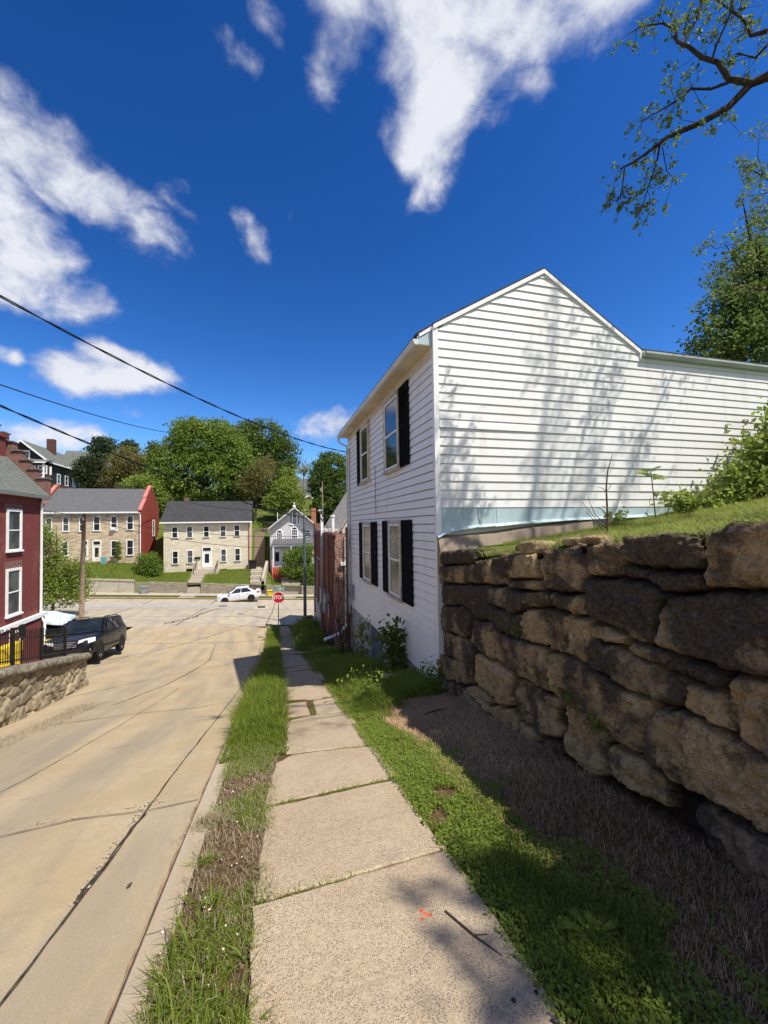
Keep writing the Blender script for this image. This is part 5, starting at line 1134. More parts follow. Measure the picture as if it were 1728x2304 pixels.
# ------------------------------------------------------------------ signs, poles, wires
def text_mesh(body, size, name):
    cu = bpy.data.curves.new(name, 'FONT'); cu.body = body; cu.size = size; cu.align_x = 'CENTER'; cu.align_y = 'CENTER'; cu.extrude = .002; cu.offset = .004 * size / .25
    ob = bpy.data.objects.new(name, cu); C.objects.link(ob); dg = bpy.context.evaluated_depsgraph_get(); me = bpy.data.meshes.new_from_object(ob.evaluated_get(dg)); bpy.data.objects.remove(ob); return me
sx, sy = .74, 30.2; sz = g(sx, sy); ctr = aty(626.2, 1344.3, sy); zt = aty(626, 1325, sy).z
M_signred = simple('stop_sign_red', (.52, .012, .022), .45, .3, var=.08); M_signwhite = simple('sign_white', (.82, .80, .79), .5, .3, var=.04); M_signgreen = simple('street_sign_green', (.0, .20, .14), .45, .3, var=.08); M_back = simple('sign_post_metal', (.05, .045, .04), .7, .3, .3, var=.2)
sg = thing('stop_sign', 'red octagonal STOP sign with a green street name plate on a thin post', 'sign', (sx, sy, sz))
sx = ctr.x
mb = MB(); mb.box(sx - .028, sx + .028, sy + .012, sy + .045, sz - .2, zt + .02); mb.build('post', M_back, sg)
yw = Vector((sx, sy, ctr.z)); oc = lambda r_, y: [(sx + r_ * math.cos(math.pi / 8 + k * math.pi / 4), y, ctr.z + r_ * math.sin(math.pi / 8 + k * math.pi / 4)) for k in range(8)]
mb = MB(); mb.prism(oc(.432, sy), (0, .01, 0)); mb.build('border', M_signwhite, sg)
mb = MB(); mb.prism(oc(.388, sy - .006), (0, .005, 0)); fc = mb.build('face', M_signred, sg)
me = text_mesh('STOP', .34, 'letters'); me.transform(Matrix.Translation((sx, sy - .0095, ctr.z)) @ Matrix.Rotation(R(90), 4, 'X') @ Matrix.Scale(.86, 4, (1, 0, 0))); link('letters', me, M_signwhite, fc)
bw2 = .42; mb = MB(); mb.box(sx - bw2, sx + bw2, sy + .0, sy + .012, zt - .13, zt + .13); plt = mb.build('street_name_plate', M_signgreen, sg)
mb = MB(); b_ = .016
for x0, x1, z0, z1 in ((-bw2 + .01, bw2 - .01, -.12, -.12 + b_), (-bw2 + .01, bw2 - .01, .12 - b_, .12), (-bw2 + .01, -bw2 + .01 + b_, -.12 + b_, .12 - b_), (bw2 - .01 - b_, bw2 - .01, -.12 + b_, .12 - b_)): mb.box(sx + x0, sx + x1, sy - .004, sy - .0005, zt + z0, zt + z1)
mb.build('border_line', M_signwhite, plt)
me = text_mesh('Loras Blvd', .19, 'name_letters'); me.transform(Matrix.Translation((sx, sy - .0035, zt)) @ Matrix.Rotation(R(90), 4, 'X') @ Matrix.Scale(.80, 4, (1, 0, 0))); link('name_letters', me, M_signwhite, plt)

lxp, lyp = 2.75, 32.3; lz = g(lxp, lyp); lt = aty(687, 1157, lyp).z; M_lampblue = simple('blue_grey_lamp_post', (.10, .125, .14), .5, .4, .2, var=.15, sc=3)
lp = thing('street_lamp', 'tall blue grey street lamp post with a short arm at the corner', 'street lamp', (lxp, lyp, lz))
mb = MB(); mb.tube([(lxp, lyp, lz - .2), (lxp, lyp, lz + .05), (lxp, lyp, lz + .5), (lxp, lyp, lz + .52), (lxp, lyp, lt - 1.25), (lxp, lyp, lt - 1.24), (lxp, lyp, lt - 1.1), (lxp, lyp, lt - 1.09), (lxp, lyp, lt - .6), (lxp, lyp, lt - .58), (lxp, lyp, lt - .5), (lxp, lyp, lt)], [.20, .20, .19, .125, .095, .15, .15, .075, .075, .10, .07, .06], 12); mb.build('pole', M_lampblue, lp, smooth=False)
mb = MB(); hd = Vector((-1.05, 1.35, 0)); A = Vector((lxp, lyp, lt - .25)); mb.tube([A, A + hd * .35 + Vector((0, 0, .22)), A + hd * .75 + Vector((0, 0, .36)), A + hd + Vector((0, 0, .38))], [.045, .04, .036, .034], 8); arm = mb.build('arm', M_lampblue, lp, smooth=True)
E_ = A + hd + Vector((0, 0, .36)); u = hd.normalized(); s_ = Vector((-u.y, u.x, 0)); mb = MB()
mb.hexa([E_ - u * .1 - s_ * .09 - ZV * .06, E_ + u * .62 - s_ * .14 - ZV * .06, E_ + u * .62 + s_ * .14 - ZV * .06, E_ - u * .1 + s_ * .09 - ZV * .06, E_ - u * .1 - s_ * .07 + ZV * .07, E_ + u * .55 - s_ * .10 + ZV * .07, E_ + u * .55 + s_ * .10 + ZV * .07, E_ - u * .1 + s_ * .07 + ZV * .07]); mb.build('lamp_head', M_lampblue, arm, bevel=.03)

pb_ = Vector((-12.55, 34.3)); pz = g(*pb_); ptop = aty(189.5, 1155, 34.3)
up_ = thing('utility_pole', 'weathered wooden utility pole leaning slightly behind the black car', 'utility pole', (pb_.x, pb_.y, pz))
mb = MB(); q0 = aty(183, 1396, 34.3); mb.tube([(q0.x, 34.3, pz - .5), (q0.x * .5 + ptop.x * .5, 34.3, (pz + ptop.z) / 2), tuple(ptop)], [.155, .14, .12], 12); mb.build('shaft', M_pole, up_, smooth=True, fix=False)
mb = MB(); mb.box(ptop.x - .03, ptop.x + .03, 34.1, 34.2, ptop.z - .5, ptop.z - .3); mb.build('bracket', M_steel, up_)
def wire(a, b, sag, r, label, twist=0, n=26, group='overhead wires'):
    a, b = Vector(a), Vector(b); pts = [a.lerp(b, i / n) - ZV * (4 * sag * (i / n) * (1 - i / n)) for i in range(n + 1)]
    mb = MB()
    if twist:
        k = n * 6; P = []
        for i in range(k + 1): t = i / k; p = a.lerp(b, t) - ZV * (4 * sag * t * (1 - t)); P.append((p, t))
        L = (b - a).length
        for ph in (0, math.pi): mb.tube([p + Vector((math.cos(t * L / .5 * 2 + ph), 0, math.sin(t * L / .5 * 2 + ph))) * r * .8 for p, t in P], r * .75, 4)
    else: mb.tube(pts, r, 5)
    return props(mb.build('overhead_wire', M_wire, loc=a, fix=False), label, 'wire', group)
wA = aty(-260, 470, 5.0); wB = hpt(HX - .1, 19.45, 5.05)
wire(aty(-200, 555, 6.5), wB, .40, .015, 'uppermost thick twisted cable running from the left edge to the white house eave', 1)
wire(aty(-120, 860, 11.5), aty(692, 1166, 30.5), .42, .022, 'thick cable crossing below the tree crowns to the top of the lamp post', 1)
wire(aty(-60, 845, 20), aty(420, 977, 60), .5, .030, 'middle thin wire at the left running into the big green tree')
wire(ptop - ZV * .15, aty(-40, 1117, 24), .15, .016, 'upper dark line from the wooden pole across the red house'); wire(ptop - ZV * .25, aty(-40, 1142, 22), .2, .014, 'lower dark line from the wooden pole across the red house')
wire(ptop - ZV * .12, (BX + .02, 28.5, .9), .55, .016, 'upper service line crossing the front of the two stone houses'); wire(ptop - ZV * .3, (BX + .02, 28.4, .1), .7, .016, 'lower service line crossing the front of the two stone houses')
wire(aty(300, 1090, 52), (BX + .05, 24.2, 2.4), .9, .018, 'line descending past the dark roof of the cream stone house')
wire((BX - .1, 24.0, 2.35), tuple(hpt(HX - .05, 19.3, -.2)), .35, .014, 'short drooping service cable between the brick building and the white house')
mb = MB(); q = aty(726.5, 1170, 62); q2 = aty(725, 1083, 62); mb.tube([(q.x, 62, hill_z(q.x, 62) - .3), (q2.x, 62, q2.z)], [.1, .07], 8); q3 = aty(722, 1102, 61.8); mb.tube([(q3.x, 61.8, q3.z - .3), (q3.x, 61.8, q3.z + .3)], .2, 10)
props(mb.build('distant_pole', M_palebark, loc=(q.x, 62, hill_z(q.x, 62)), fix=False), 'slim pale pole with a small transformer far behind the brick building', 'utility pole')
def wheelie(name, x, y, z, w, h, mat, label, lidh=.08):
    o = thing(name, label, 'bin', (x, y, z)); mb = MB(); mb.hexa([(x - w * .4, y - w * .4, z), (x + w * .4, y - w * .4, z), (x + w * .4, y + w * .4, z), (x - w * .4, y + w * .4, z), (x - w * .5, y - w * .5, z + h), (x + w * .5, y - w * .5, z + h), (x + w * .5, y + w * .5, z + h), (x - w * .5, y + w * .5, z + h)]); mb.build('body', mat, o, bevel=.02)
    mb = MB(); mb.box(x - w * .56, x + w * .56, y - w * .58, y + w * .54, z + h, z + h + lidh); mb.build('lid', mat, o, bevel=.02)
    for s in (-1, 1): mb = MB(); mb.tube([(x + s * w * .42, y + w * .42, z + .1), (x + s * w * .48, y + w * .42, z + .1)], .1, 10); mb.build('wheel', M_tyre, o)
    return o
p = aty(608.5, 1341, 50.6); wheelie('rubbish_bin', p.x, 50.6, g(p.x, 50.6) + .12, .62, .58, M_yellow, 'bright yellow bin on the far sidewalk to the left of the STOP sign')
p = aty(569, 1268, 57.2); wheelie('rubbish_bin', p.x, 57.2, hill_z(p.x, 57.2), .95, 1.15, M_iron, 'large dark bin in the shade at the right corner of the cream stone house')
wheelie('rubbish_bin', 2.75, 29.6, g(2.75, 29.6) - .02, .55, .82, M_iron, 'small black bin beside the lamp post at the corner of the brick building')
p = aty(325, 1322, 51.0); wheelie('rubbish_bin', p.x, 51.0, g(p.x, 51) + .13, .6, .75, M_greybox, 'dark grey bin against the low stone wall in front of the two stone houses')
# ================================================================== houses across the street
FX, FN = (1, 0, 0), (0, -1, 0)
def wpx(parent, x0, x1, y0, y1, Y, **k):         # window on a camera-facing facade, surveyed by its corners
    a, b = aty(x0, y1, Y), aty(x1, y0, Y); c = aty(x1, y1, Y)
    zb_ = (a.z + c.z) / 2
    return window(parent, (a.x, Y, zb_), FX, FN, b.x - a.x, b.z - (a.z + c.z) / 2, **k)
def T1(x, y): return x / 4.1475, 900 + y / 4.1475
def T3(x, y): return 330 + x / 3.53, 900 + y / 3.53
def T4(x, y): return 560 + x / 6.146, 1080 + y / 6.146
def door(parent, x0, x1, y0, y1, Y, fm, dm, transom=True):
    a, b = aty(x0, y1, Y), aty(x1, y0, Y); w, h = b.x - a.x, b.z - a.z; O = (a.x, Y, a.z); mb = MB(); f = .11
    for q in ((-f, 0, 0, h + f), (w, w + f, 0, h + f), (0, w, h, h + f)): mb.fbox(O, FX, FN, q[0], q[1], -.02, .07, q[2], q[3])
    hd = h * .80 if transom else h
    if transom: mb.fbox(O, FX, FN, 0, w, -.02, .06, hd, hd + .07)
    o = mb.build('door', fm, parent); mb = MB(); mb.fbox(O, FX, FN, 0, w, -.02, .03, 0, hd); mb.build('leaf', dm, o)
    mb = MB()
    if transom: mb.fbox(O, FX, FN, 0, w, -.02, .03, hd + .07, h)
    mb.fbox(O, FX, FN, w * .22, w * .78, .02, .036, hd * .28, hd * .86); mb.build('pane', M_glass, o)
    mb = MB(); mb.fbox(O, FX, FN, w * .1, w * .16, .03, .07, hd * .46, hd * .5); mb.build('handle', M_chrome, o); return o
HY2 = 58.0
# cream limestone house
xl_, xr_ = -12.47, -2.15; e2 = 2.30; b2 = -5.2
h2 = thing('stone_house', 'cream limestone two storey house with a dark roof and white central door', 'house', (-7.3, 61, -4.1))
mb = MB(); mb.prism([(xl_, HY2, b2), (xl_, HY2 + 8, b2), (xl_, HY2 + 8, e2), (xl_, HY2 + 4, 5.0), (xl_, HY2, e2)], (xr_ - xl_, 0, 0)); mb.build('wall', M_stone2, h2)
mb = MB()
def roofx(mb, x0, x1, y0, ym, y1, ze, zr, th=.1):
    mb.hexa([(x0, y0, ze), (x1, y0, ze), (x1, ym, zr), (x0, ym, zr), (x0, y0, ze + th), (x1, y0, ze + th), (x1, ym, zr + th), (x0, ym, zr + th)])
    mb.hexa([(x0, ym + .001, zr), (x1, ym + .001, zr), (x1, y1, ze), (x0, y1, ze), (x0, ym + .001, zr + th), (x1, ym + .001, zr + th), (x1, y1, ze + th), (x0, y1, ze + th)])
roofx(mb, xl_ - .35, xr_ + .3, HY2 - .4, HY2 + 4, HY2 + 8.4, 2.2, 5.06); mb.build('roof', M_shdark, h2)
mb = MB(); mb.box(xl_ - .36, xr_ + .31, HY2 - .50, HY2 - .41, 2.12, 2.28); mb.build('gutter', M_white, h2)
mb = MB(); mb.tube([(xr_ - .1, HY2 - .44, 2.1), (xr_ - .1, HY2 - .1, 1.8), (xr_ - .1, HY2 - .08, -3.6)], .055, 6); mb.build('downspout', M_redpaint, h2, fix=False)
mb = MB(); mb.box(-10.9, -10.3, HY2 + 4.6, HY2 + 5.2, 4, 5.7); mb.build('chimney', M_brickpar, h2)
for (x0, x1, y0, y1) in ((203, 244, 1012, 1092), (320, 361, 1008, 1090), (455, 493, 1005, 1086), (587, 626, 1000, 1082), (698, 736, 997, 1077), (207, 247, 1203, 1300), (324, 364, 1197, 1293), (592, 629, 1187, 1280), (703, 740, 1181, 1275)):
    (a, b), (c, d) = T3(x0, y0), T3(x1, y1); wpx(h2, a, c, b, d, HY2, frame=.09, depth=.05, gm=M_glass2 if x0 in (320, 324, 587, 592) else M_glass, sm=M_stonepale)
(a, b), (c, d) = T3(448, 1172), T3(510, 1330); door(h2, a, c, b, d, HY2, M_white, M_white)
p0 = aty(*T3(350, 1410), HY2 - 2.6); p1 = aty(*T3(570, 1410), HY2 - 2.6); zt_ = aty(*T3(470, 1335), HY2).z; n = 5
zg = float(hill_z(-7.9, HY2 - 2.8)); mb = MB()
mb.box(p0.x, p1.x, HY2 - 1.3, HY2 - .02, zg - .6, zt_)
for i in range(n): mb.box(p0.x, p1.x, HY2 - 1.3 - .3 * (i + 1), HY2 - 1.3 - .3 * i - .002, zg - .6, zt_ - (zt_ - zg) * (i + 1) / (n + 1))
mb.build('front_steps', M_path, h2)
for (xp, y0_) in ((378, 0), (551, 0)):
    q = aty(*T3(xp, 1400), HY2 - 2.2); mb = MB(); mb.tube([(q.x, HY2 - 2.7, zg - .1), (q.x, HY2 - 2.7, zg + .95), (q.x, HY2 - .2, zt_ + .95), (q.x, HY2 - .2, zt_ - .05)], .035, 6); mb.tube([(q.x, HY2 - 1.3, zt_ - .1), (q.x, HY2 - 1.3, zt_ + .85)], .035, 6); mb.tube([(q.x, HY2 - 2.7, zg + .5), (q.x, HY2 - .2, zt_ + .5)], .025, 6); mb.build('handrail', M_iron, h2, fix=False)
mb = MB(); q = aty(*T3(405, 1255), HY2); mb.box(q.x - .35, q.x + .35, HY2 - .12, HY2 - .005, q.z - .12, q.z + .14); mb.build('mailbox', M_iron, h2)
for xp in (340, 615): q = aty(*T3(xp, 1365), HY2); mb = MB(); mb.box(q.x - .35, q.x + .35, HY2 - .03, HY2 - .004, q.z - .05, q.z + .4); mb.build('cellar_window', M_dark, h2)
# grey-tan rubble row house with red firewalls
xl1, xr1 = -25.6, -14.95; e1 = 3.80; rz1 = 6.72
h1 = thing('stone_row_house', 'tan rubble stone row house with grey roof and bright red end wall', 'house', (-20, 62, -2.8))
mb = MB(); mb.prism([(xl1, HY2, -4.6), (xl1, HY2 + 8.6, -4.6), (xl1, HY2 + 8.6, e1 - .2), (xl1, HY2 + 4.3, rz1 - .1), (xl1, HY2, e1 - .2)], (xr1 - xl1 - .3, 0, 0)); mb.build('wall', M_stone1, h1)
mb = MB(); roofx(mb, xl1 + .02, xr1 - .28, HY2 - .35, HY2 + 4.3, HY2 + 8.9, e1 - .26, rz1); mb.build('roof', M_shgrey, h1)
mb = MB()
for x0 in (xr1 - .28, xl1 - .30): mb.prism([(x0, HY2 - .02, -5), (x0, HY2 + 8.6, -5), (x0, HY2 + 8.6, e1 + .1), (x0, HY2 + 4.3, rz1 + .3), (x0, HY2 - .02, e1 - .05)], (.3, 0, 0))
fw_ = mb.build('firewall', M_fire, h1); mb = MB()
for x0 in (xr1 - .33, xl1 - .35):
    for (ya, za, yb, zb2) in ((HY2 - .2, e1 + .06, HY2 + 1.9, e1 + 1.52), (HY2 + 1.9, e1 + 1.72, HY2 + 4.3, rz1 + .46), (HY2 + 4.301, rz1 + .46, HY2 + 8.7, e1 + .2)): mb.hexa([(x0, ya, za - .08), (x0 + .40, ya, za - .08), (x0 + .40, yb, zb2 - .08), (x0, yb, zb2 - .08), (x0, ya, za + .1), (x0 + .40, ya, za + .1), (x0 + .40, yb, zb2 + .1), (x0, yb, zb2 + .1)])
mb.build('coping', M_pink, fw_)
mb = MB(); mb.box(xl1 + .02, xr1 - .26, HY2 - .47, HY2 - .36, e1 - .34, e1 - .18)
mb.tube([(xr1 - .1, HY2 - .42, e1 - .3), (xr1 - .1, HY2 - .12, e1 - .5), (xr1 - .1, HY2 - .12, -2.3)], .06, 6); mb.build('gutter', M_white, h1, fix=False)
mb = MB(); mb.box(xl1 + .02, xr1 - .29, HY2 - .33, HY2 - .002, e1 - .5, e1 - .36)
for i in range(9): x = xl1 + .6 + i * 1.22; mb.hexa([(x, HY2 - .28, e1 - .62), (x + .14, HY2 - .28, e1 - .62), (x + .14, HY2 - .002, e1 - .9), (x, HY2 - .002, e1 - .9), (x, HY2 - .3, e1 - .5), (x + .14, HY2 - .3, e1 - .5), (x + .14, HY2 - .002, e1 - .5), (x, HY2 - .002, e1 - .5)])
mb.build('cornice', simple('grey_cornice', (.36, .36, .34), .7, .2), h1)
for (x0, x1, y0, y1, g_) in ((432, 480, 1103, 1225, 1), (590, 640, 1100, 1222, 1), (745, 790, 1100, 1222, 0), (876, 930, 1092, 1216, 0), (1038, 1090, 1088, 1214, 0), (1188, 1241, 1086, 1206, 0), (1040, 1090, 1316, 1452, 0), (1186, 1241, 1310, 1444, 0), (585, 632, 1325, 1450, 0), (440, 485, 1328, 1452, 0)):
    (a, b), (c, d) = T1(x0, y0), T1(x1, y1); wpx(h1, a, c, b, d, HY2, frame=.085, depth=.05, gm=M_glass2 if g_ else M_glass)
for (x0, x1) in ((872, 936), (765, 815)): (a, b), (c, d) = T1(x0, 1318), T1(x1, 1508); door(h1, a, c, b, d, HY2, M_white, simple('cream_door', (.72, .68, .56), .5, .3, var=.06))
(a, b), (c, d) = T1(1040, 1188), T1(1080, 1212); q = aty(a, b, HY2); q2 = aty(c, d, HY2); mb = MB(); mb.box(q.x, q2.x, HY2 - .35, HY2 + .02, q2.z, q.z); mb.build('air_conditioner', M_white, h1, bevel=.02)
window(h1, (xr1 + .02, HY2 + 5.2, .6), (0, 1, 0), (1, 0, 0), .9, 2.0, .12, .05, M_white, M_glass)
zt_ = aty(*T1(900, 1510), HY2).z; zg = float(hill_z(-19.5, 55.2)); mb = MB(); q = aty(*T1(835, 1600), 55.6); q2 = aty(*T1(945, 1600), 55.6)
for i in range(5): mb.box(q.x, q2.x, HY2 - .6 - .34 * (i + 1), HY2 - .6 - .34 * i - .002, zg - .6, zt_ - .17 * (i + 1))
mb.box(q.x, q2.x, HY2 - .6, HY2 - .02, zg - .6, zt_); mb.build('front_steps', M_redpaint, h1)
q = aty(*T1(968, 1500), 56.4); mb = MB(); mb.box(q.x - .3, q.x + .3, 56.3, 56.36, q.z - .6, q.z + .45); mb.tube([(q.x - .25, 56.33, q.z - .6), (q.x - .35, 56.2, q.z - 1.2)], .03, 5); mb.tube([(q.x + .25, 56.33, q.z - .6), (q.x + .35, 56.2, q.z - 1.2)], .03, 5)
props(mb.build('garden_chair', simple('teal_paint', (.10, .33, .32), .5, .3), loc=(q.x, 56.3, q.z - 1.2)), 'small teal garden chair beside the red steps of the rubble stone house', 'chair')
# grey gothic cottage
HY3 = 58.2; ap = aty(661.5, 1143, HY3); el = aty(603.5, 1190, HY3); hw = ap.x - el.x - .25; xc = ap.x; ez3 = el.z + .25
h3 = thing('grey_cottage', 'grey gothic cottage with arched white windows and red porch steps', 'house', (xc, 62, -4.6))
mb = MB(); mb.prism([(xc - hw, HY3, -6), (xc + hw, HY3, -6), (xc + hw, HY3, ez3), (xc, HY3, ap.z - .2), (xc - hw, HY3, ez3)], (0, 8, 0)); mb.build('wall', M_clapgrey, h3)
mb = MB(); s3 = (ap.z - el.z) / (xc - el.x); roofslab(mb, (el.x, el.z - .02), (xc, ap.z), HY3 - .75, HY3 + 8.3, .1); roofslab(mb, (2 * xc - el.x, el.z - .02), (xc + .001, ap.z), HY3 - .75, HY3 + 8.3, .1); mb.build('roof', M_shdark, h3)
mb = MB()
for s in (-1, 1): mb.hexa([(xc + s * (xc - el.x), HY3 - .82, el.z - .10), (xc + s * .001, HY3 - .82, ap.z - .10), (xc + s * .001, HY3 - .752, ap.z - .10), (xc + s * (xc - el.x), HY3 - .752, el.z - .10), (xc + s * (xc - el.x), HY3 - .82, el.z + .12), (xc + s * .001, HY3 - .82, ap.z + .12), (xc + s * .001, HY3 - .752, ap.z + .12), (xc + s * (xc - el.x), HY3 - .752, el.z + .12)])
mb.box(xc - hw - .03, xc - hw + .16, HY3 - .035, HY3 + .05, -4.5, ez3); mb.build('rake_board', simple('grey_white_trim', (.52, .52, .50), .6, .25, var=.08), h3)
def archwin(parent, cx, z0, w, h, Y, fr=.16, shelf=False):
    r_ = w / 2; mb = MB(); zc = z0 + h - r_; N_ = 12
    def ringpoly(ro, ri, d): 
        for k in range(N_):
            a, b = math.pi * k / N_, math.pi * (k + 1) / N_
            mb.hexa([(cx + ri * math.cos(a), Y - d, zc + ri * math.sin(a)), (cx + ro * math.cos(a), Y - d, zc + ro * math.sin(a)), (cx + ro * math.cos(b), Y - d, zc + ro * math.sin(b)), (cx + ri * math.cos(b), Y - d, zc + ri * math.sin(b)), (cx + ri * math.cos(a), Y + .02, zc + ri * math.sin(a)), (cx + ro * math.cos(a), Y + .02, zc + ro * math.sin(a)), (cx + ro * math.cos(b), Y + .02, zc + ro * math.sin(b)), (cx + ri * math.cos(b), Y + .02, zc + ri * math.sin(b))])
    ringpoly(r_ + fr, r_, .06); mb.box(cx - r_ - fr, cx - r_, Y - .06, Y + .02, z0 - .05, zc - .001); mb.box(cx + r_, cx + r_ + fr, Y - .06, Y + .02, z0 - .05, zc - .001); mb.box(cx - r_ - fr - .05, cx + r_ + fr + .05, Y - .1, Y + .02, z0 - .18, z0 - .051)
    for zz in (z0 + (zc - z0) * .5, zc): mb.box(cx - r_, cx + r_, Y - .045, Y + .02, zz - .045, zz + .045)
    for t in (.33, .67): mb.box(cx - r_ + w * t - .02, cx - r_ + w * t + .02, Y - .04, Y + .02, z0, zc)
    for t in (.25, .75): mb.box(cx - r_, cx + r_, Y - .038, Y + .02, z0 + (zc - z0) * t - .02, z0 + (zc - z0) * t + .02)
    o = mb.build('arched_window', M_white, parent); mb = MB(); mb.prism([(cx - r_, Y - .03, z0), (cx + r_, Y - .03, z0)] + [(cx + r_ * math.cos(math.pi * k / N_), Y - .03, zc + r_ * math.sin(math.pi * k / N_)) for k in range(N_ + 1)], (0, .02, 0)); mb.build('pane', M_glass, o)
q = lambda x, y: aty(*T4(x, y), HY3)
for (cx_, w_, y0, y1) in ((422, 66, 700, 842), (631, 66, 655, 838), (815, 60, 695, 832)): a, b = q(cx_, y1), q(cx_, y0); archwin(h3, a.x, a.z, w_ / 6.146 / 940 * 57.5, b.z - a.z, HY3)
a, b = q(632, 605), q(632, 440); archwin(h3, a.x, a.z, .42, b.z - a.z, HY3, .12)
for cx_ in (582, 684): a, b = q(cx_, 605), q(cx_, 475); wd = .20; window(h3, (a.x - wd / 2, HY3, a.z), FX, FN, wd, b.z - a.z, frame=.10, depth=.05, rail=False)
# porch
PY = HY3 - 2.0; pa_ = aty(*T4(290, 908), PY - .2); zp = pa_.z; px0, px1 = xc - hw + .25, xc + hw
mb = MB(); mb.hexa([(px0 - .1, PY - .3, zp + .10), (px1, PY - .3, zp + .10), (px1, HY3, zp + .70), (px0 + .2, HY3, zp + .70), (px0 - .1, PY - .3, zp + .17), (px1, PY - .3, zp + .17), (px1, HY3, zp + .78), (px0 + .2, HY3, zp + .78)]); mb.build('porch_roof', M_shgrey, h3)
mb = MB(); mb.box(px0, px1, PY - .2, PY - .05, zp - .12, zp + .095)
mb.build('porch_beam', M_white, h3); dz_ = aty(*T4(430, 1195), PY).z
for xx in (px0 + .1, px0 + 2.35, px1 - .2): mb = MB(); mb.box(xx - .07, xx + .07, PY - .18, PY - .06, dz_, zp - .12); mb.build('porch_post', M_white, h3)
mb = MB(); mb.box(px0, px1, PY - .2, HY3 - .01, dz_ - .18, dz_); mb.build('porch_deck', M_greybox, h3); mb = MB(); mb.box(px0 + .1, px1, PY - .1, PY + .0, -6, dz_ - .18); mb.build('porch_skirt', M_dark, h3)
a, b = aty(*T4(335, 1190), HY3), aty(*T4(445, 960), HY3); (d0, d1) = T4(340, 965), T4(440, 1190); door(h3, d0[0], d1[0], d0[1], d1[1], HY3, M_white, simple('lilac_white_door', (.66, .66, .72), .5, .3, var=.04), False)
(d0, d1) = T4(465, 1005), T4(510, 1130); wpx(h3, d0[0], d1[0], d0[1], d1[1], HY3, frame=.1, depth=.04)
s0, s1 = aty(*T4(332, 1385), PY - 2.3), aty(*T4(525, 1385), PY - 2.3); zb3 = s0.z; mb = MB(); n = 7
for i in range(n): mb.box(s0.x, s1.x, PY - .21 - .3 * (i + 1), PY - .21 - .3 * i - .002, zb3 - .4, dz_ - (dz_ - zb3) * (i + .6) / n)
st3 = mb.build('porch_steps', M_redpaint, h3)
for xx in (s0.x - .06, s1.x + .06):
    mb = MB(); mb.tube([(xx, PY - 2.35, zb3), (xx, PY - 2.35, zb3 + .95), (xx, PY - .2, dz_ + .95)], .05, 6); mb.build('handrail', M_pink if xx < s1.x else M_white, h3, fix=False)
mb = MB(); cxx_ = aty(*T4(892, 460), 63).x; zc_ = aty(*T4(892, 390), 63).z; mb.box(cxx_ - .35, cxx_ + .35, 62.7, 63.4, 0, zc_); mb.build('chimney', simple('orange_brick_chimney', (.40, .16, .10), .9, .1, var=.3, sc=8), h3)
mb = MB(); q_ = aty(*T4(395, 460), 60); mb.tube([(q_.x, 60, q_.z - 1.3), (q_.x, 60, q_.z + .1)], .06, 6); mb.build('vent_pipe', M_white, h3)
mb = MB(); mb.box(xc - .06, xc + .06, HY3 - .8, HY3 - .7, ap.z + .1, ap.z + .75); mb.box(xc - .2, xc + .2, HY3 - .79, HY3 - .71, ap.z + .1, ap.z + .35); mb.build('finial', M_white, h3)
# path, steps and stub wall between the cream house and the cottage
def gstrip(name, x0, x1, y0, y1, mat, lift=.03, n=14, label=None):
    mb = MB()
    for i in range(n):
        a, b = y0 + (y1 - y0) * i / n, y0 + (y1 - y0) * (i + 1) / n; za = float(max(hill_z(x0, a), hill_z(x1, a))) + lift; mb.box(x0, x1, a, b - .002, za - 1.2, float(hill_z(x0, b)) + lift)
    return mb.build(name, mat)
props(gstrip('side_path', -1.95, -.15, 52.0, 59, M_path, .04, 6), kind='structure'); props(gstrip('hill_steps', -1.8, -.3, 59.5, 68.2, M_mortar, .06, 22), kind='structure'); props(gstrip('front_path', -8.7, -7.3, 51.9, 55.0, M_path, .03, 5), kind='structure'); props(gstrip('cottage_path', 1.7, 3.9, 51.9, 54.4, M_path, .05, 4), kind='structure')  # hill steps: the darker material puts their shade into the colour
mb = MB(); a = aty(588, 1311, 52.0); b = aty(598, 1275, 56); mb.prism([(a.x, 52.0, -6), (a.x, 52.0, a.z + .55), (b.x, 56.8, b.z + .7), (b.x, 56.8, -6)], (.32, 0, 0)); props(mb.build('stub_wall', M_path, loc=(a.x, 54, -5)), 'sloping plain concrete stub wall between the lawn and the grey cottage', 'wall')
# low walls along the far sidewalk and terrace walls on the hill
def fwall(x0, x1, y, mat, label, top, th=.4, cap=None):
    o = thing('garden_wall', label, 'wall', ((x0 + x1) / 2, y, float(G((x0 + x1) / 2, y))), 'low walls along the far sidewalk'); mb = MB(); n = 6
    for i in range(n):
        a, b = x0 + (x1 - x0) * i / n, x0 + (x1 - x0) * (i + 1) / n; mb.hexa([(a, y, g(a, y) - .4), (b, y, g(b, y) - .4), (b, y + th, g(b, y) - .4), (a, y + th, g(a, y) - .4), (a, y, top(a)), (b, y, top(b)), (b, y + th, top(b)), (a, y + th, top(a))])
    mb.build('wall', mat, o); 
    if cap:
        mb = MB(); 
        for i in range(n): a, b = x0 + (x1 - x0) * i / n, x0 + (x1 - x0) * (i + 1) / n; mb.hexa([(a, y - .06, top(a) + .002), (b - .01, y - .06, top(b) + .002), (b - .01, y + th, top(b) + .002), (a, y + th, top(a) + .002), (a, y - .06, top(a) + .17), (b - .01, y - .06, top(b) + .17), (b - .01, y + th, top(b) + .17), (a, y + th, top(a) + .17)])
        mb.build('cap', cap, o)
tp = lambda x: -5.42 - .083 * x + .03
fwall(-26, -14.0, 51.5, M_stonepale, 'pale block garden wall with a slab top below the rubble stone house', tp, cap=M_path)
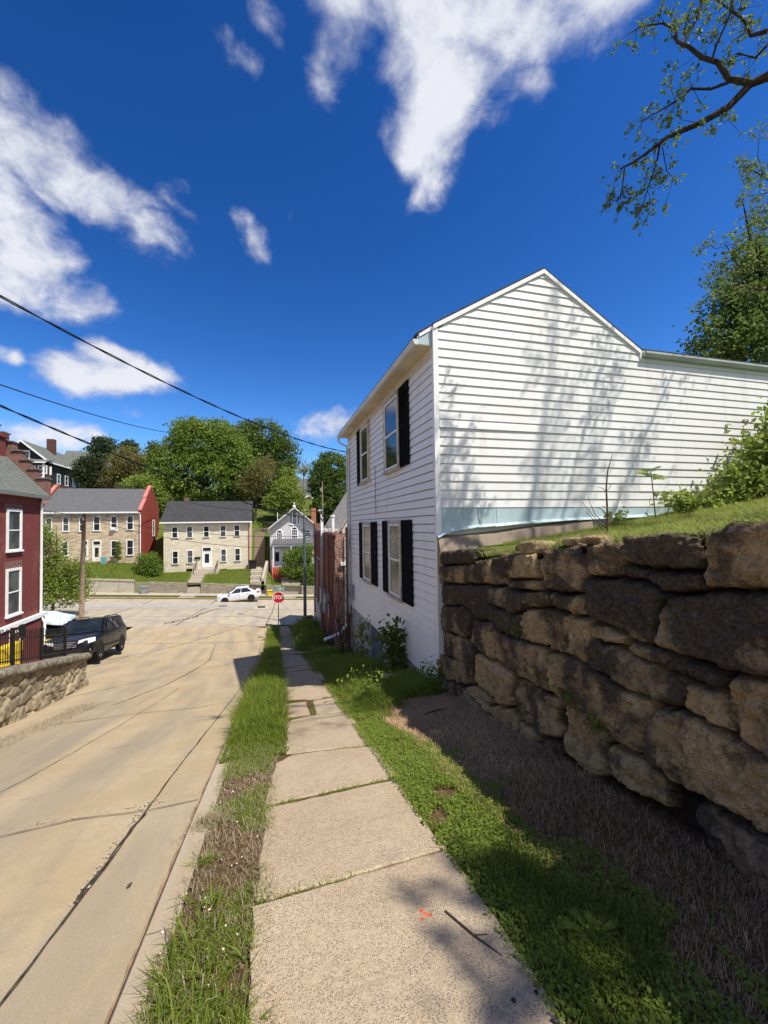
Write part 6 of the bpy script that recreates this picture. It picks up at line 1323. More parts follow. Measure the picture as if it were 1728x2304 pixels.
fwall(-12.6, -8.75, 51.5, M_stonelow, 'low rubble garden wall left of the steps to the cream stone house', tp)
fwall(-7.25, -2.0, 51.5, M_stonelow, 'low rubble garden wall behind the silver sedan', tp)
fwall(-.1, 1.6, 51.5, M_stonelow, 'short dark garden wall behind the street name plate', tp); fwall(4.0, 12, 51.5, M_stonelow, 'dark garden wall in tree shade behind the lamp post', tp)
mb = MB()
for i in range(4): mb.box(-8.7, -7.3, 51.3 + .2 * i, 51.5 + .2 * i - .002, -6.4, -5.55 + .19 * i)
props(mb.build('wall_steps', M_path), kind='structure')
mb = MB()
for (y, z0, z1) in ((68.6, .3, 1.25), (69.3, 1.0, 2.3)): 
    mb.box(-4.5, 5.5, y, y + .5, z0 - .6, z1)
props(mb.build('terrace_wall', M_stonelow, loc=(0, 69, 0)), 'stepped stone terrace wall on the slope behind the grey cottage', 'wall')

# ------------------------------------------------------------------ houses on the hill
def T5(x, y): return x / 6.38, 960 + y / 6.38
Yf = 88.0; A = aty(*T5(295, 195), Yf); Bl = aty(*T5(130, 330), Yf); Br = aty(*T5(715, 512), Yf)
d1 = thing('hill_house', 'large dark hillside house with grey green roof and brick chimney', 'house', (A.x, Yf + 8, 8))
wl = A.x - Bl.x; zr_ = Br.z; wr = Br.x - A.x; zl_ = A.z - (A.z - zr_) * wl / wr
mb = MB(); mb.prism([(A.x - wl + .4, Yf + .6, 5), (A.x + wr - .5, Yf + .6, 5), (A.x + wr - .5, Yf + .6, zr_), (A.x, Yf + .6, A.z - .25), (A.x - wl + .4, Yf + .6, zl_)], (0, 21, 0)); mb.build('wall', M_clapdark, d1)
mb = MB(); roofslab(mb, (A.x - wl, zl_), (A.x, A.z), Yf, Yf + 22, .15); roofslab(mb, (A.x + wr, zr_ - .02), (A.x + .001, A.z), Yf, Yf + 22, .15)
c1 = aty(*T5(1180, 365), Yf + 12); mb.prism([(A.x + 2, Yf + 16.5, zr_ + .2), (A.x + 2, Yf + 12.5, c1.z + .3), (A.x + 2, Yf + 8.5, zr_ + .2)], (c1.x - A.x - 1.0, 0, 0))
q = aty(*T5(410, 490), Yf - 2); mb.hexa([(A.x - 1, Yf - 2.4, q.z - .3), (A.x + wr + .4, Yf - 2.4, q.z - .3), (A.x + wr + .4, Yf + .6, q.z + .6), (A.x - 1, Yf + .6, q.z + .6), (A.x - 1, Yf - 2.4, q.z - .15), (A.x + wr + .4, Yf - 2.4, q.z - .15), (A.x + wr + .4, Yf + .6, q.z + .75), (A.x - 1, Yf + .6, q.z + .75)]); mb.build('roof', M_shgreen, d1)
mb = MB(); mb.hexa([(A.x - wl, Yf - .07, zl_ - .2), (A.x, Yf - .07, A.z - .2), (A.x, Yf - .002, A.z - .2), (A.x - wl, Yf - .002, zl_ - .2), (A.x - wl, Yf - .07, zl_ + .15), (A.x, Yf - .07, A.z + .15), (A.x, Yf - .002, A.z + .15), (A.x - wl, Yf - .002, zl_ + .15)])
mb.hexa([(A.x, Yf - .07, A.z - .2), (A.x + wr, Yf - .07, zr_ - .2), (A.x + wr, Yf - .002, zr_ - .2), (A.x, Yf - .002, A.z - .2), (A.x, Yf - .07, A.z + .15), (A.x + wr, Yf - .07, zr_ + .15), (A.x + wr, Yf - .002, zr_ + .15), (A.x, Yf - .002, A.z + .15)]); mb.box(A.x - 1, A.x + wr + .4, Yf - 2.5, Yf - 2.41, q.z - .36, q.z - .14); mb.box(A.x + wr + .001, A.x + wr + .12, Yf, Yf + 22, zr_ - .15, zr_ + .1); mb.build('rake_board', M_white, d1)
for (x0, x1, y0, y1) in ((290, 325, 355, 460), (345, 418, 355, 460)): (a, b), (c, d) = T5(x0, y0), T5(x1, y1); wpx(d1, a, c, b, d, Yf + .6, frame=.16, depth=.08, gm=M_glass2)
mb = MB(); q3 = q.z - .4; mb.box(A.x - 1, A.x + wr, Yf - 2.0, Yf + .5, q3 - 3.1, q3); mb.build('sun_porch', M_clapbrown, d1)
for (x0, x1, y0, y1) in ((425, 500, 575, 660), (555, 665, 570, 665), (740, 830, 575, 690)): (a, b), (c, d) = T5(x0, y0), T5(x1, y1); wpx(d1, a, min(c, 112), b, d, Yf - 2.0, frame=.14, depth=.05, gm=M_glass2, bars=(2, 0))
mb = MB(); mb.box(A.x - .8, A.x + wr, Yf - 2.1, Yf - 2.0, q3 - 2.9, q3 - 2.3); mb.box(A.x + wr - .15, A.x + wr + .1, Yf - 2.2, Yf - 2.0, q3 - 7, q3); mb.build('porch_trim', M_white, d1)
mb = MB(); mb.box(A.x + .5, A.x + wr - .4, Yf - 1.8, Yf + 21, 3, q3 - 3.1); mb.build('brick_base', M_brickdk, d1)
for k in range(5): window(d1, (A.x + wr - .5, Yf + 4 + 3.2 * k, zr_ - 3.4), (0, 1, 0), (1, 0, 0), 1.1, 1.7, .14, .05, M_white, M_glass)
qa, qb = aty(*T5(685, 340), Yf + 9), aty(*T5(790, 185), Yf + 9); mb = MB(); mb.box(qa.x, qb.x, Yf + 8.5, Yf + 9.6, qa.z - 2.5, qb.z); mb.build('chimney', M_brickdk, d1)
# small hip-roofed brown house
Yh = 82.0; a, b, c = aty(*T5(1255, 600), Yh), aty(*T5(1545, 515), Yh + 4), aty(*T5(1700, 600), Yh)
d2 = thing('hip_roof_house', 'small brown house with a low hipped roof among the hillside trees', 'house', (b.x, Yh + 4, 7)); ze = (a.z + c.z) / 2
mb = MB(); mb.add([(a.x, Yh, ze), (c.x, Yh, ze), (c.x, Yh + 8, ze), (a.x, Yh + 8, ze), (b.x - .3, Yh + 4, b.z), (b.x + .3, Yh + 4, b.z)], [(0, 1, 5, 4), (1, 2, 5), (2, 3, 4, 5), (3, 0, 4), (3, 2, 1, 0)]); mb.build('roof', M_shbrown, d2)
mb = MB(); mb.box(a.x + .5, c.x - .5, Yh + .5, Yh + 7.5, 3, ze - .02); mb.build('wall', M_clapbrown, d2)
for t in (.28, .62): window(d2, (a.x + (c.x - a.x) * t, Yh + .5, ze - 2.0), FX, FN, 1.1, 1.3, .1, .04, M_oldtrim, M_glass)
mb = MB(); mb.box(a.x + 1.2, c.x - 1, Yh + .44, Yh + .49, 3, ze - 3.1); mb.build('porch_opening', M_dark, d2)
# white house between the trees
Yw = 92.0; a, b = aty(672, 1102, Yw), aty(713, 1145, Yw); r_ = aty(690, 1078, Yw + 4)
d3 = thing('white_hill_house', 'white house with grey roof half hidden by trees on the slope', 'house', ((a.x + b.x) / 2, Yw + 4, 5))
mb = MB(); mb.box(a.x - 2, b.x - .6, Yw, Yw + 8, 2, a.z); mb.build('wall', M_clapwhite, d3); mb = MB(); roofx(mb, a.x - 2.4, b.x, Yw - .4, Yw + 4, Yw + 8.4, a.z - .1, r_.z, .12); mb.build('roof', M_shgrey, d3)
p_ = aty(692, 1140, Yw); window(d3, (p_.x - .4, Yw, p_.z), FX, FN, .8, 2.0, .12, .05, M_white, M_glass); window(d3, (p_.x - 3.4, Yw, p_.z), FX, FN, .8, 2.0, .12, .05, M_white, M_glass)
Yq = 86.0; a, c = aty(590, 1102, Yq), aty(634, 1102, Yq); b = aty(612, 1086, Yq + 3); d4 = thing('porch_house', 'dark house corner with a grey porch roof and white posts behind the olive tree', 'house', (b.x, Yq + 3, 5))
mb = MB(); mb.add([(a.x, Yq, a.z), (c.x, Yq, a.z), (c.x, Yq + 6, a.z), (a.x, Yq + 6, a.z), (b.x - .5, Yq + 3, b.z), (b.x + .5, Yq + 3, b.z)], [(0, 1, 5, 4), (1, 2, 5), (2, 3, 4, 5), (3, 0, 4), (3, 2, 1, 0)]); mb.build('roof', M_shgrey, d4)
mb = MB(); mb.box(a.x - 1, c.x - .3, Yq + 2.5, Yq + 6, 2, a.z - .02); mb.build('wall', M_clapdark, d4)
for t in (.3, .55, .78): x = a.x + (c.x - a.x) * t; mb = MB(); mb.box(x - .12, x + .12, Yq + .15, Yq + .4, a.z - 3, a.z - .01); mb.build('porch_post', M_white, d4)
mb = MB(); mb.box(a.x + .3, c.x - .4, Yq + .2, Yq + .35, a.z - 1.9, a.z - 1.75); mb.box(a.x + .2, c.x - .3, Yq + .1, Yq + 2.45, a.z - 3.3, a.z - 3.05); mb.build('porch_rail', M_white, d4)

# ------------------------------------------------------------------ trees across the street
def pb(px_, py_, Y, rx, ry, rz): p = aty(px_, py_, Y); return (p.x, p.y, p.z, rx, ry, rz)
GT = 'trees on the hillside'
def base(px_, Y): p = aty(px_, 1180, Y); return (p.x, Y, float(hill_z(p.x, Y)) - .1)
tree('maple_tree', 'largest round bright green maple rising behind the cream stone house', 'tree', base(455, 72), [pb(450, 1000, 73, 4.6, 4, 4.0), pb(400, 1050, 73, 4.2, 4, 4.4), pb(505, 1020, 73, 4.4, 4, 4.6), pb(450, 1075, 72, 6, 4, 4.5), pb(540, 1075, 73, 3.4, 3.5, 4), pb(370, 1085, 72, 3.0, 3, 3.0), pb(425, 970, 73.5, 2.6, 2.5, 2.0), pb(490, 975, 74, 2.8, 2.5, 2.2)], 42000, .21, L_maple, .42, clump=.62, shell=.62, group=GT, seed=11, per=34)
tree('maple_tree', 'dark green domed tree behind and right of the largest maple', 'tree', base(590, 84), [pb(585, 995, 84, 5.5, 5, 4.2), pb(630, 1030, 84, 3.6, 4, 4.4), pb(540, 1030, 84, 5, 4.5, 5.0), pb(595, 1060, 83, 5.5, 4, 5.5)], 26000, .24, L_deep, .4, clump=.7, shell=.6, group=GT, seed=12, per=34)
tree('maple_tree', 'dense dark green tree standing close to the left edge of the white house', 'tree', base(748, 70), [pb(745, 1055, 70, 2.6, 3, 2.8), pb(725, 1085, 70, 2.2, 3, 2.8), pb(770, 1090, 70, 2.6, 3, 3.0), pb(745, 1130, 69, 3.4, 3, 3.2), pb(775, 1150, 70, 2.4, 3, 2.6)], 24000, .19, L_deep, .3, clump=.5, shell=.6, group=GT, seed=13, per=34)
tree('young_tree', 'loose yellow green tree in front of the white hill house', 'tree', base(640, 68), [pb(645, 1105, 69, 1.9, 2, 2.4), pb(625, 1130, 69, 2.2, 2, 2.0), pb(660, 1130, 69, 1.9, 2, 2.0), pb(650, 1075, 70, 1.2, 1.2, 1.6)], 13000, .16, L_lime, .15, clump=.42, shell=.4, group=GT, seed=14)
tree('young_tree', 'brownish olive tree to the left of the grey porch roof', 'tree', base(575, 70), [pb(580, 1070, 70, 2.2, 2, 2.2), pb(560, 1095, 70, 1.8, 2, 2.2), pb(600, 1050, 72, 1.4, 1.6, 1.6)], 9000, .13, L_olive, .13, clump=.5, shell=.2, group=GT, seed=15)
o = tree('young_tree', 'nearly bare pale tree against the sky left of the dark tree', 'tree', base(684, 78), [pb(684, 1050, 78, 1.7, 1.5, 2.2), pb(670, 1062, 78, 1.2, 1.2, 1.6), pb(697, 1060, 78, 1.2, 1.2, 1.6)], 420, .12, L_lime, .12, bark=M_palebark, clump=.4, shell=.3, group=GT, seed=16, nl=16)
tree('young_tree', 'tall brownish tree behind the red end wall of the rubble stone house', 'tree', base(300, 76), [pb(290, 1040, 76, 2.8, 2.5, 2.6), pb(320, 1060, 76, 2.2, 2, 2.6), pb(272, 1062, 76, 1.6, 1.8, 2.0)], 9500, .13, L_olive, .16, clump=.6, shell=.2, group=GT, seed=17)
tree('young_tree', 'light green leafy tree low beside the red gable top of the row house', 'tree', base(330, 70), [pb(322, 1088, 70, 1.7, 2, 1.3), pb(350, 1098, 70, 1.7, 2, 1.7), pb(300, 1090, 71, 1.2, 1.5, 1.1), pb(362, 1125, 69, 1.4, 1.5, 1.8)], 9000, .15, L_lime, .14, clump=.42, shell=.4, group=GT, seed=18)
tree('pine_tree', 'dark pine with rounded crown on the skyline left of centre', 'tree', base(232, 108), [pb(232, 1005, 108, 2.4, 2.4, 2.0), pb(228, 1028, 108, 3.0, 2.8, 2.2), pb(236, 1050, 107, 3.2, 3, 3)], 8000, .3, L_pine, .3, clump=.6, shell=.5, group=GT, seed=19)
tree('pine_tree', 'small dark conifer poking above the brownish trees', 'tree', base(290, 112), [pb(289, 1008, 112, 1.6, 1.6, 1.8), pb(290, 1035, 112, 2.6, 2.4, 3)], 5000, .3, L_pine, .28, clump=.5, shell=.4, group=GT, seed=20)
tree('pine_tree', 'slender conifer between the brownish tree and the largest maple', 'tree', base(345, 104), [pb(345, 1015, 104, 1.3, 1.3, 2.0), pb(342, 1045, 104, 2.4, 2, 3)], 4500, .28, L_pine, .25, clump=.5, shell=.3, group=GT, seed=26)
tree('yew_tree', 'dark yew like evergreen between the dark hill house and the hip roofed house', 'tree', base(202, 78), [pb(200, 1048, 79, 2.0, 2.0, 1.5), pb(188, 1068, 78, 1.5, 1.6, 1.6), pb(214, 1058, 79, 1.8, 2, 1.7), pb(205, 1085, 77, 1.5, 1.6, 2.0)], 11000, .15, L_yew, .25, clump=.4, shell=.5, group=GT, seed=21)
tree('young_tree', 'sparse yellowish tree half hiding the hip roofed house', 'tree', base(250, 76), [pb(258, 1074, 76, 1.6, 1.5, 1.6), pb(275, 1058, 76, 1.4, 1.4, 1.8), pb(240, 1082, 76, 1.0, 1.2, 1.2)], 3600, .13, L_olive, .12, clump=.5, shell=.2, group=GT, seed=22)
tree('street_tree', 'loose lime green street tree between the red house and the wooden pole', 'tree', (aty(118, 1370, 37).x, 37, g(aty(118, 1370, 37).x, 37)), [pb(110, 1290, 37, 1.6, 1.5, 1.3), pb(155, 1292, 37, 1.7, 1.5, 1.2), pb(125, 1330, 37, 2.1, 1.8, 1.2), pb(105, 1240, 37, 1.0, 1.2, 1.4), pb(165, 1330, 36.5, 1.1, 1.1, .9), pb(95, 1200, 37, .6, 1, 1.2)], 11500, .085, L_lime, .09, bark=M_stem, clump=.34, shell=.25, seed=23, nl=10)
tree('cottage_tree', 'dense small tree hiding the porch of the grey cottage', 'tree', (aty(688, 1320, 53.5).x, 53.5, float(hill_z(aty(688, 1320, 53.5).x, 53.5))), [pb(660, 1255, 53.5, 1.2, 1.2, .9), pb(685, 1245, 53.5, 1.3, 1.2, 1.1), pb(668, 1285, 53.2, 1.7, 1.3, 1.0), pb(695, 1285, 53.5, 1.5, 1.3, 1.3), pb(645, 1283, 53.0, .7, .8, .6), pb(690, 1310, 53.5, 1.0, 1, .9)], 15000, .10, L_maple, .10, clump=.3, shell=.5, seed=24)
tree('garden_bush', 'round green bush between the two stone houses', 'bush', (aty(333, 1296, 55).x, 55, float(hill_z(-12.6, 55))), [pb(333, 1262, 55, 1.1, 1.1, 1.0), pb(325, 1282, 55, 1.0, 1, .9), pb(345, 1280, 55, .9, 1, .9)], 7000, .085, L_maple, .04, clump=.25, shell=.5, seed=25)
tree('slim_conifer', 'narrow upright conifer beside the lower window of the rubble stone house', 'bush', (aty(266, 1263, 57).x, 57, float(hill_z(aty(266, 1263, 57).x, 57))), [pb(266, 1252, 57, .32, .32, .5), pb(266, 1238, 57, .26, .26, .6), pb(265, 1227, 57, .16, .16, .6)], 2600, .06, L_maple, .03, clump=.1, shell=.5, seed=27)
tree('hedge', 'low hedge on the lawn edge in front of the cottage tree', 'bush', (5.3, 53.0, float(hill_z(5.3, 53))), [(4.6, 52.6, float(hill_z(4.6, 52.6)) + .4, .9, .6, .55), (6.0, 52.6, float(hill_z(6, 52.6)) + .4, 1.0, .6, .55), (7.6, 52.6, float(hill_z(7.6, 52.6)) + .4, 1.0, .6, .55)], 5000, .08, L_deep, .03, clump=.2, shell=.5, seed=28)
# ================================================================== plants near the viewer
o = tree('ground_ivy_mound', 'thick green mound of weeds between the sidewalk and the brick building', 'bush', (2.4, 23, g(2.4, 23)), [(2.35, 25.5, g(2.3, 25.5) + .35, .85, 2.4, .55), (2.2, 21.6, g(2.2, 21.6) + .25, .75, 1.8, .42), (2.5, 28.0, g(2.5, 28) + .3, .7, 1.4, .45)], 17000, .05, L_grass, .02, clump=.22, shell=.4, seed=31, nl=2)
def plant(name, label, cat, p, stems, n, size, mat, seed, h, spread, stemmat=None, per=14, clump=.09, r=.008):
    rr = random.Random(seed); o = thing(name, label, cat, p); mb = MB(); tips = []; P0 = Vector(p)
    for k in range(stems):
        d = Vector((rr.gauss(0, spread), rr.gauss(0, spread), h * rr.uniform(.65, 1))); q = [P0 + Vector((rr.gauss(0, .04), rr.gauss(0, .04), -.05)), P0 + d * .45 + Vector((rr.gauss(0, .04), rr.gauss(0, .04), 0)), P0 + d]
        mb.tube(q, [r, r * .7, r * .3], 5); tips += [q[1].lerp(q[2], t) for t in (.0, .25, .5, .75, 1)] + [q[0].lerp(q[1], .7)]
    mb.build('stem', stemmat or M_greenstem, o, fix=False); T = np.array([rr.choice(tips) for _ in range(n)]); 
    V = leafcloud(T + rng.normal(0, clump, (n, 3)) * np.array([1, 1, .8]), size, mat, .5); link('leaves', npmesh('leaves', V, np.arange(4 * n).reshape(n, 4)), mat, o); return o
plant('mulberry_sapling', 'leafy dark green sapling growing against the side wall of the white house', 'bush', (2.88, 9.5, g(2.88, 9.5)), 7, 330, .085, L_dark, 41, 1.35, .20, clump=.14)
plant('weed_plant', 'thin tall weed in front of the blue grey basement panel', 'plant', (2.95, 13.3, g(2.95, 13.3)), 4, 150, .07, L_grass, 42, 1.9, .16, clump=.12)
plant('corner_weed', 'small bushy weed at the foot of the corner between the house and the stone wall', 'plant', (2.92, 7.25, g(2.92, 7.25)), 9, 260, .035, L_grass, 43, .62, .14, clump=.06)
plant('corner_weed', 'pale tufted weed at the sunny edge of the tall grass', 'plant', (1.7, 7.4, g(1.7, 7.4)), 10, 300, .03, L_clover, 44, .5, .2, clump=.07)
for i, (px_, py_, s_) in enumerate(((1290, 1590, .2), (1175, 1430, .13), (1240, 1455, .12), (1345, 1640, .22))):
    s0_, z0_ = towall(px_, py_); p = (WA.x + WD.x * s0_ + WN.x * .02, WA.y + WD.y * s0_ + WN.y * .02, z0_)
    if i == 2: continue
    plant('wall_fern', ('tiny green tuft sprouting low in the stone wall joints', 'small green tuft high in the stone wall near the house corner', '', 'green tuft in the wall just above the dry straw')[i], 'plant', p, 5, 90, .016, L_grass, 50 + i, s_ * .8, .05, clump=.03, r=.003)
def leafrosette(name, label, p, n, L, mat, seed):
    rr = random.Random(seed); V = []; F_ = []; P0 = Vector(p)
    for k in range(n):
        th = 6.283 * k / n + rr.uniform(-.3, .3); d = Vector((math.cos(th), math.sin(th), 0)); s = Vector((-d.y, d.x, 0)); l = L * rr.uniform(.6, 1.1); b = len(V)
        for t, w, z in ((0, .1, .0), (.3, .55, .35), (.6, 1, .5), (.85, .75, .45), (1, .05, .3)):
            c = P0 + d * l * t + ZV * l * z * .9; V += [c - s * l * .13 * w, c + s * l * .13 * w - ZV * .004]
        F_ += [(b + 2 * i, b + 2 * i + 1, b + 2 * i + 3, b + 2 * i + 2) for i in range(4)]
    mb = MB(); mb.add(V, F_); return props(mb.build(name, mat, loc=p, fix=False, smooth=True), label, 'plant')
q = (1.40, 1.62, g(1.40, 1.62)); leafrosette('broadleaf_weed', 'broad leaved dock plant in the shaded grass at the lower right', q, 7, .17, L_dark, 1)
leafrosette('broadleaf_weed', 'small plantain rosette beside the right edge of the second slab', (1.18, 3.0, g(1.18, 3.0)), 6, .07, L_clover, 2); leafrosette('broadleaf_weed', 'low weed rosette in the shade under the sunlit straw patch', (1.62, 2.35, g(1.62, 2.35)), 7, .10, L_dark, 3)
leafrosette('broadleaf_weed', 'pale broad leaves at the kerb strip in the lower left', (-.22, 1.75, g(-.22, 1.75)), 6, .09, L_grass, 4)
# dead vines at the far corner of the white house
vn = thing('dead_vine', 'tangle of bare brown vines climbing the far corner of the white house', 'plant', (2.9, 16.0, g(2.9, 16))); mb = MB(); rr = random.Random(9)
for k in range(18):
    x, y = 2.98 + rr.gauss(0, .12), 16.2 + rr.gauss(0, .5); z = g(x, y) - .1; H_ = rr.choice([1.2, 1.8, 2.6, 3.6, 4.6, 5.2]) * rr.uniform(.8, 1.1); n = 14; P = []
    for i in range(n + 1): P.append((x, y, z + H_ * i / n)); x += rr.gauss(-.012, .06); y += rr.gauss(0, .085); x = min(x, 3.12)
    mb.tube(P, [rr.uniform(.010, .024) * (1 - .7 * i / n) for i in range(n + 1)], 4)
    for j in range(5):
        i = rr.randint(3, n); c = Vector(P[i]); mb.tube([c, c + Vector((rr.gauss(-.15, .14), rr.gauss(0, .25), rr.gauss(.05, .2))), c + Vector((rr.gauss(-.3, .25), rr.gauss(0, .4), rr.gauss(0, .3)))], [.008, .006, .003], 4)
mb.build('vine_stem', simple('vine_bark', (.085, .055, .042), .95, .1, var=.4, sc=20), vn, fix=False); mb = MB(); mb.box(2.98, 3.06, 16.2, 16.29, -3.9, 1.5); mb.build('support_post', M_pole, vn)
rock('rubble_piece', (2.9, 9.15, g(2.9, 9.15) + .1), (.14, .10, .08), 21, M_mortar, 'brown clod of rubble beneath the sapling by the white house')
rock('white_litter', (2.6, 9.0, g(2.6, 9.0) + .14), (.16, .07, .06), 22, M_white, 'crumpled white litter lying in the tall grass near the sapling', 'litter')
# saplings on the lawn edge
dsx, dsy = 3.28, 3.75
p = aty(1372, 1285, 0 + 3.4); base_ = Vector((p.x, p.y, float(lawn_z(p.x, p.y)) - .05)); d_ = thing('dead_sapling', 'thin leafless sapling standing at the lawn edge above the stone wall', 'sapling', base_); Yd = base_.y
mb = MB(); P = [aty(*q, Yd) for q in ((1374, 1262), (1366, 1225), (1367, 1160), (1364, 1100), (1367, 1060), (1378, 1022))]; mb.tube([base_] + P, [.016, .015, .012, .010, .008, .006, .003], 6)
for a, b, c in (((1366, 1160), (1352, 1145), (1340, 1140)), ((1367, 1180), (1340, 1160), (1322, 1118)), ((1366, 1200), (1335, 1170), (1318, 1150)), ((1368, 1170), (1385, 1150), (1395, 1115)), ((1365, 1105), (1372, 1096), (1376, 1088)), ((1368, 1190), (1350, 1180), (1310, 1130)), ((1365, 1110), (1358, 1100), (1345, 1095))): mb.tube([aty(*a, Yd), aty(*b, Yd + .05), aty(*c, Yd + .03)], [.005, .004, .002], 4)
mb.build('stem', simple('reddish_twig', (.12, .06, .05), .9, .1, var=.3, sc=20), d_, fix=False)
rr = random.Random(8); mb = MB(); c0 = aty(1385, 1275, Yd - .4)
for k in range(22): e = c0 + Vector((rr.gauss(-.12, .14), rr.gauss(-.1, .06), rr.gauss(-.16, .12))); mb.tube([c0 + Vector((rr.gauss(0, .03), 0, .02)), c0.lerp(e, .5) + Vector((0, 0, .05)), e], [.003, .003, .0015], 4)
mb.build('root_tuft', M_stem, d_, fix=False)
def pinnate(mb, a, d, L, pairs, ls, rr):
    a = Vector(a); d = Vector(d).normalized(); s = d.cross(ZV).normalized(); 
    for i in range(pairs):
        t = (i + 1) / pairs; c = a + d * L * t - ZV * .22 * L * t * t
        for sg_ in (-1, 1):
            e = s * sg_ * ls * rr.uniform(.8, 1.1) + d * ls * .35 - ZV * ls * .45; w = d * ls * .17; mb.add([c, c + e * .45 + w, c + e, c + e * .45 - w], [(0, 1, 2, 3)])
p = aty(1475, 1160, 6.8); zl0 = float(lawn_z(p.x, 6.8)); am = thing('ailanthus_sapling', 'small sapling with a crown of pinnate leaves in front of the white gable wall', 'sapling', (p.x, 6.8, zl0)); top_ = aty(1464, 1058, 6.8)
mb = MB(); mb.tube([(p.x, 6.8, zl0 - .05), aty(1470, 1110, 6.8), top_], [.014, .011, .009], 6); mb.build('stem', M_stem, am, fix=False); mb = MB(); rr = random.Random(4)
for k in range(11): th = 6.283 * k / 11; pinnate(mb, top_ - ZV * .03 * k * .6, (math.cos(th), math.sin(th), .75 - .05 * k), rr.uniform(.2, .32), 6, .10, rr)
mb.build('leaves', L_lime, am, fix=False)
p = aty(1430, 1160, 7.05); plant('low_sprout', 'low leafy sprout at the foot of the wall flashing', 'plant', (p.x - .5, 7.05, float(lawn_z(p.x - .5, 7.05))), 5, 90, .045, L_grass, 61, .3, .18, clump=.07)
p = aty(1535, 1150, 7.05); plant('low_sprout', 'bright broad leaved weeds left of the large bush on the lawn', 'plant', (p.x, 7.05, float(lawn_z(p.x, 7.05))), 9, 240, .07, L_lime, 62, .42, .25, clump=.1)
# big bush at the right end of the lawn
E8 = lambda x, y, z, a, b, c: tuple(EYE + (Vector((x, y, z)) - EYE) * .85) + (a * .85, b * .8, c * .85)
tree('lawn_bush', 'large bright leafy bush against the right end of the white gable wall', 'bush', (11.5, 6.8, float(lawn_z(11.5, 6.8))), [E8(13.7, 7.9, 3.0, 1.5, .85, 1.1), E8(14.1, 7.8, 4.2, 1.1, .8, .9), E8(12.4, 8.0, 2.6, .9, .6, .55), E8(11.2, 8.15, 2.1, .8, .4, .25), E8(12.9, 7.9, 3.7, .9, .6, .45)], 5200, .072, L_lime, .03, bark=M_stem, clump=.22, shell=.4, seed=33, nl=4, up=.2)
# twigs
rock('seed_pod', (1.0, 1.47, g(1.0, 1.47) + .03), (.009, .009, .006), 31, M_bark, 'small dark seed pod on the nearest slab nearer its right edge', 'seed pod'); rock('seed_pod', (.90, 1.47, g(.9, 1.47) + .03), (.008, .009, .006), 32, M_bark, 'small dark seed pod on the nearest slab left of the other pod', 'seed pod')
def twig(pts, r, label, br=()):
    P = [Vector((x, y, g(x, y) + z)) for x, y, z in pts]; mb = MB(); mb.tube(P, [r, r * .9, r * .5][:len(P)], 5)
    for (i, e) in br: mb.tube([P[i], P[i] + Vector(e)], [r * .6, r * .3], 4)
    props(mb.build('twig', simple('twig_bark', (.07, .05, .04), .9, .1, var=.3, sc=30), loc=P[0], fix=False), label, 'twig', 'fallen twigs')
twig([(.84, 1.98, .035), (.90, 1.80, .035), (.965, 1.66, .03)], .007, 'dark forked twig lying in the dappled shade on the nearest slab', [(1, (.07, -.02, .004))])
twig([(.985, 1.36, .035), (1.03, 1.26, .03), (1.09, 1.2, .03)], .005, 'thin pale twig at the lower right corner of the nearest slab', [(1, (.02, .05, .01))])
twig([(.06, 1.36, .035), (.10, 1.27, .035), (.13, 1.2, .03)], .007, 'short dark twig at the lower left corner of the nearest slab')
z_ = g(-.42, 6.3); twig([(2.15, 5.65, .03), (2.35, 5.75, .035), (2.55, 5.8, .03)], .02, 'pale stick lying across the grass edge below the stone wall')

# ------------------------------------------------------------------ the tree over the lawn, whose limbs reach into the upper right
def clusterleaves(P, size, k, spread, droop=0.0):
    n = len(P); Q = np.repeat(np.array(P), k, 0) + rng.normal(0, spread, (n * k, 3)) + np.array([0, 0, -droop]); return leafcloud(Q, size, None, .15)
nt = thing('overhanging_tree', 'spring leafing tree whose bare limbs reach across the upper right sky', 'tree', (11.0, .2, float(lawn_z(11, .2))))
mb = MB(); tips = []; rr = random.Random(21); tz = float(lawn_z(11, .2))
mb.tube([(11, .2, tz - .4), (10.9, .3, tz + 2.2), (10.7, .6, tz + 5), (10.6, .6, tz + 8), (10.9, .3, tz + 11)], [.34, .27, .22, .15, .05], 12)
def limb(P, r0_, r1_, twigs, tl, depth=0):
    P = [Vector(p) for p in P]; n = len(P) - 1; mb.tube(P, [r0_ + (r1_ - r0_) * i / n for i in range(n + 1)], 8 if r0_ > .03 else 5)
    L = sum((P[i + 1] - P[i]).length for i in range(n))
    for k in range(twigs):
        t = rr.uniform(.25, 1.0) * n; i = min(int(t), n - 1); a = P[i].lerp(P[i + 1], t - i); d = (P[i + 1] - P[i]).normalized(); e = (d * .6 + Vector((rr.gauss(0, .6), rr.gauss(0, .6), rr.gauss(0, .6)))).normalized() * tl * rr.uniform(.5, 1.2)
        m_ = a + e * .5 + Vector((rr.gauss(0, .05), rr.gauss(0, .05), rr.gauss(0, .05))) * tl * 2; b = a + e; mb.tube([a, m_, b], [max(.004, r1_ * .7), .004, .0025], 4); tips.append(b); tips.append(m_.lerp(b, .5))
        for q in range(3):
            s = m_.lerp(b, rr.uniform(0, 1)); f_ = s + (e.normalized() * .5 + Vector((rr.gauss(0, .6), rr.gauss(0, .6), rr.gauss(-.2, .6)))) * tl * .35; mb.tube([s, f_], [.0035, .002], 3); tips.append(f_)
py5 = lambda pts, Y0, Y1: [aty(x, y, Y0 + (Y1 - Y0) * i / (len(pts) - 1)) for i, (x, y) in enumerate(pts)]
J0 = Vector((10.7, .6, tz + 5)); M1 = aty(1728, 172, 4.2)
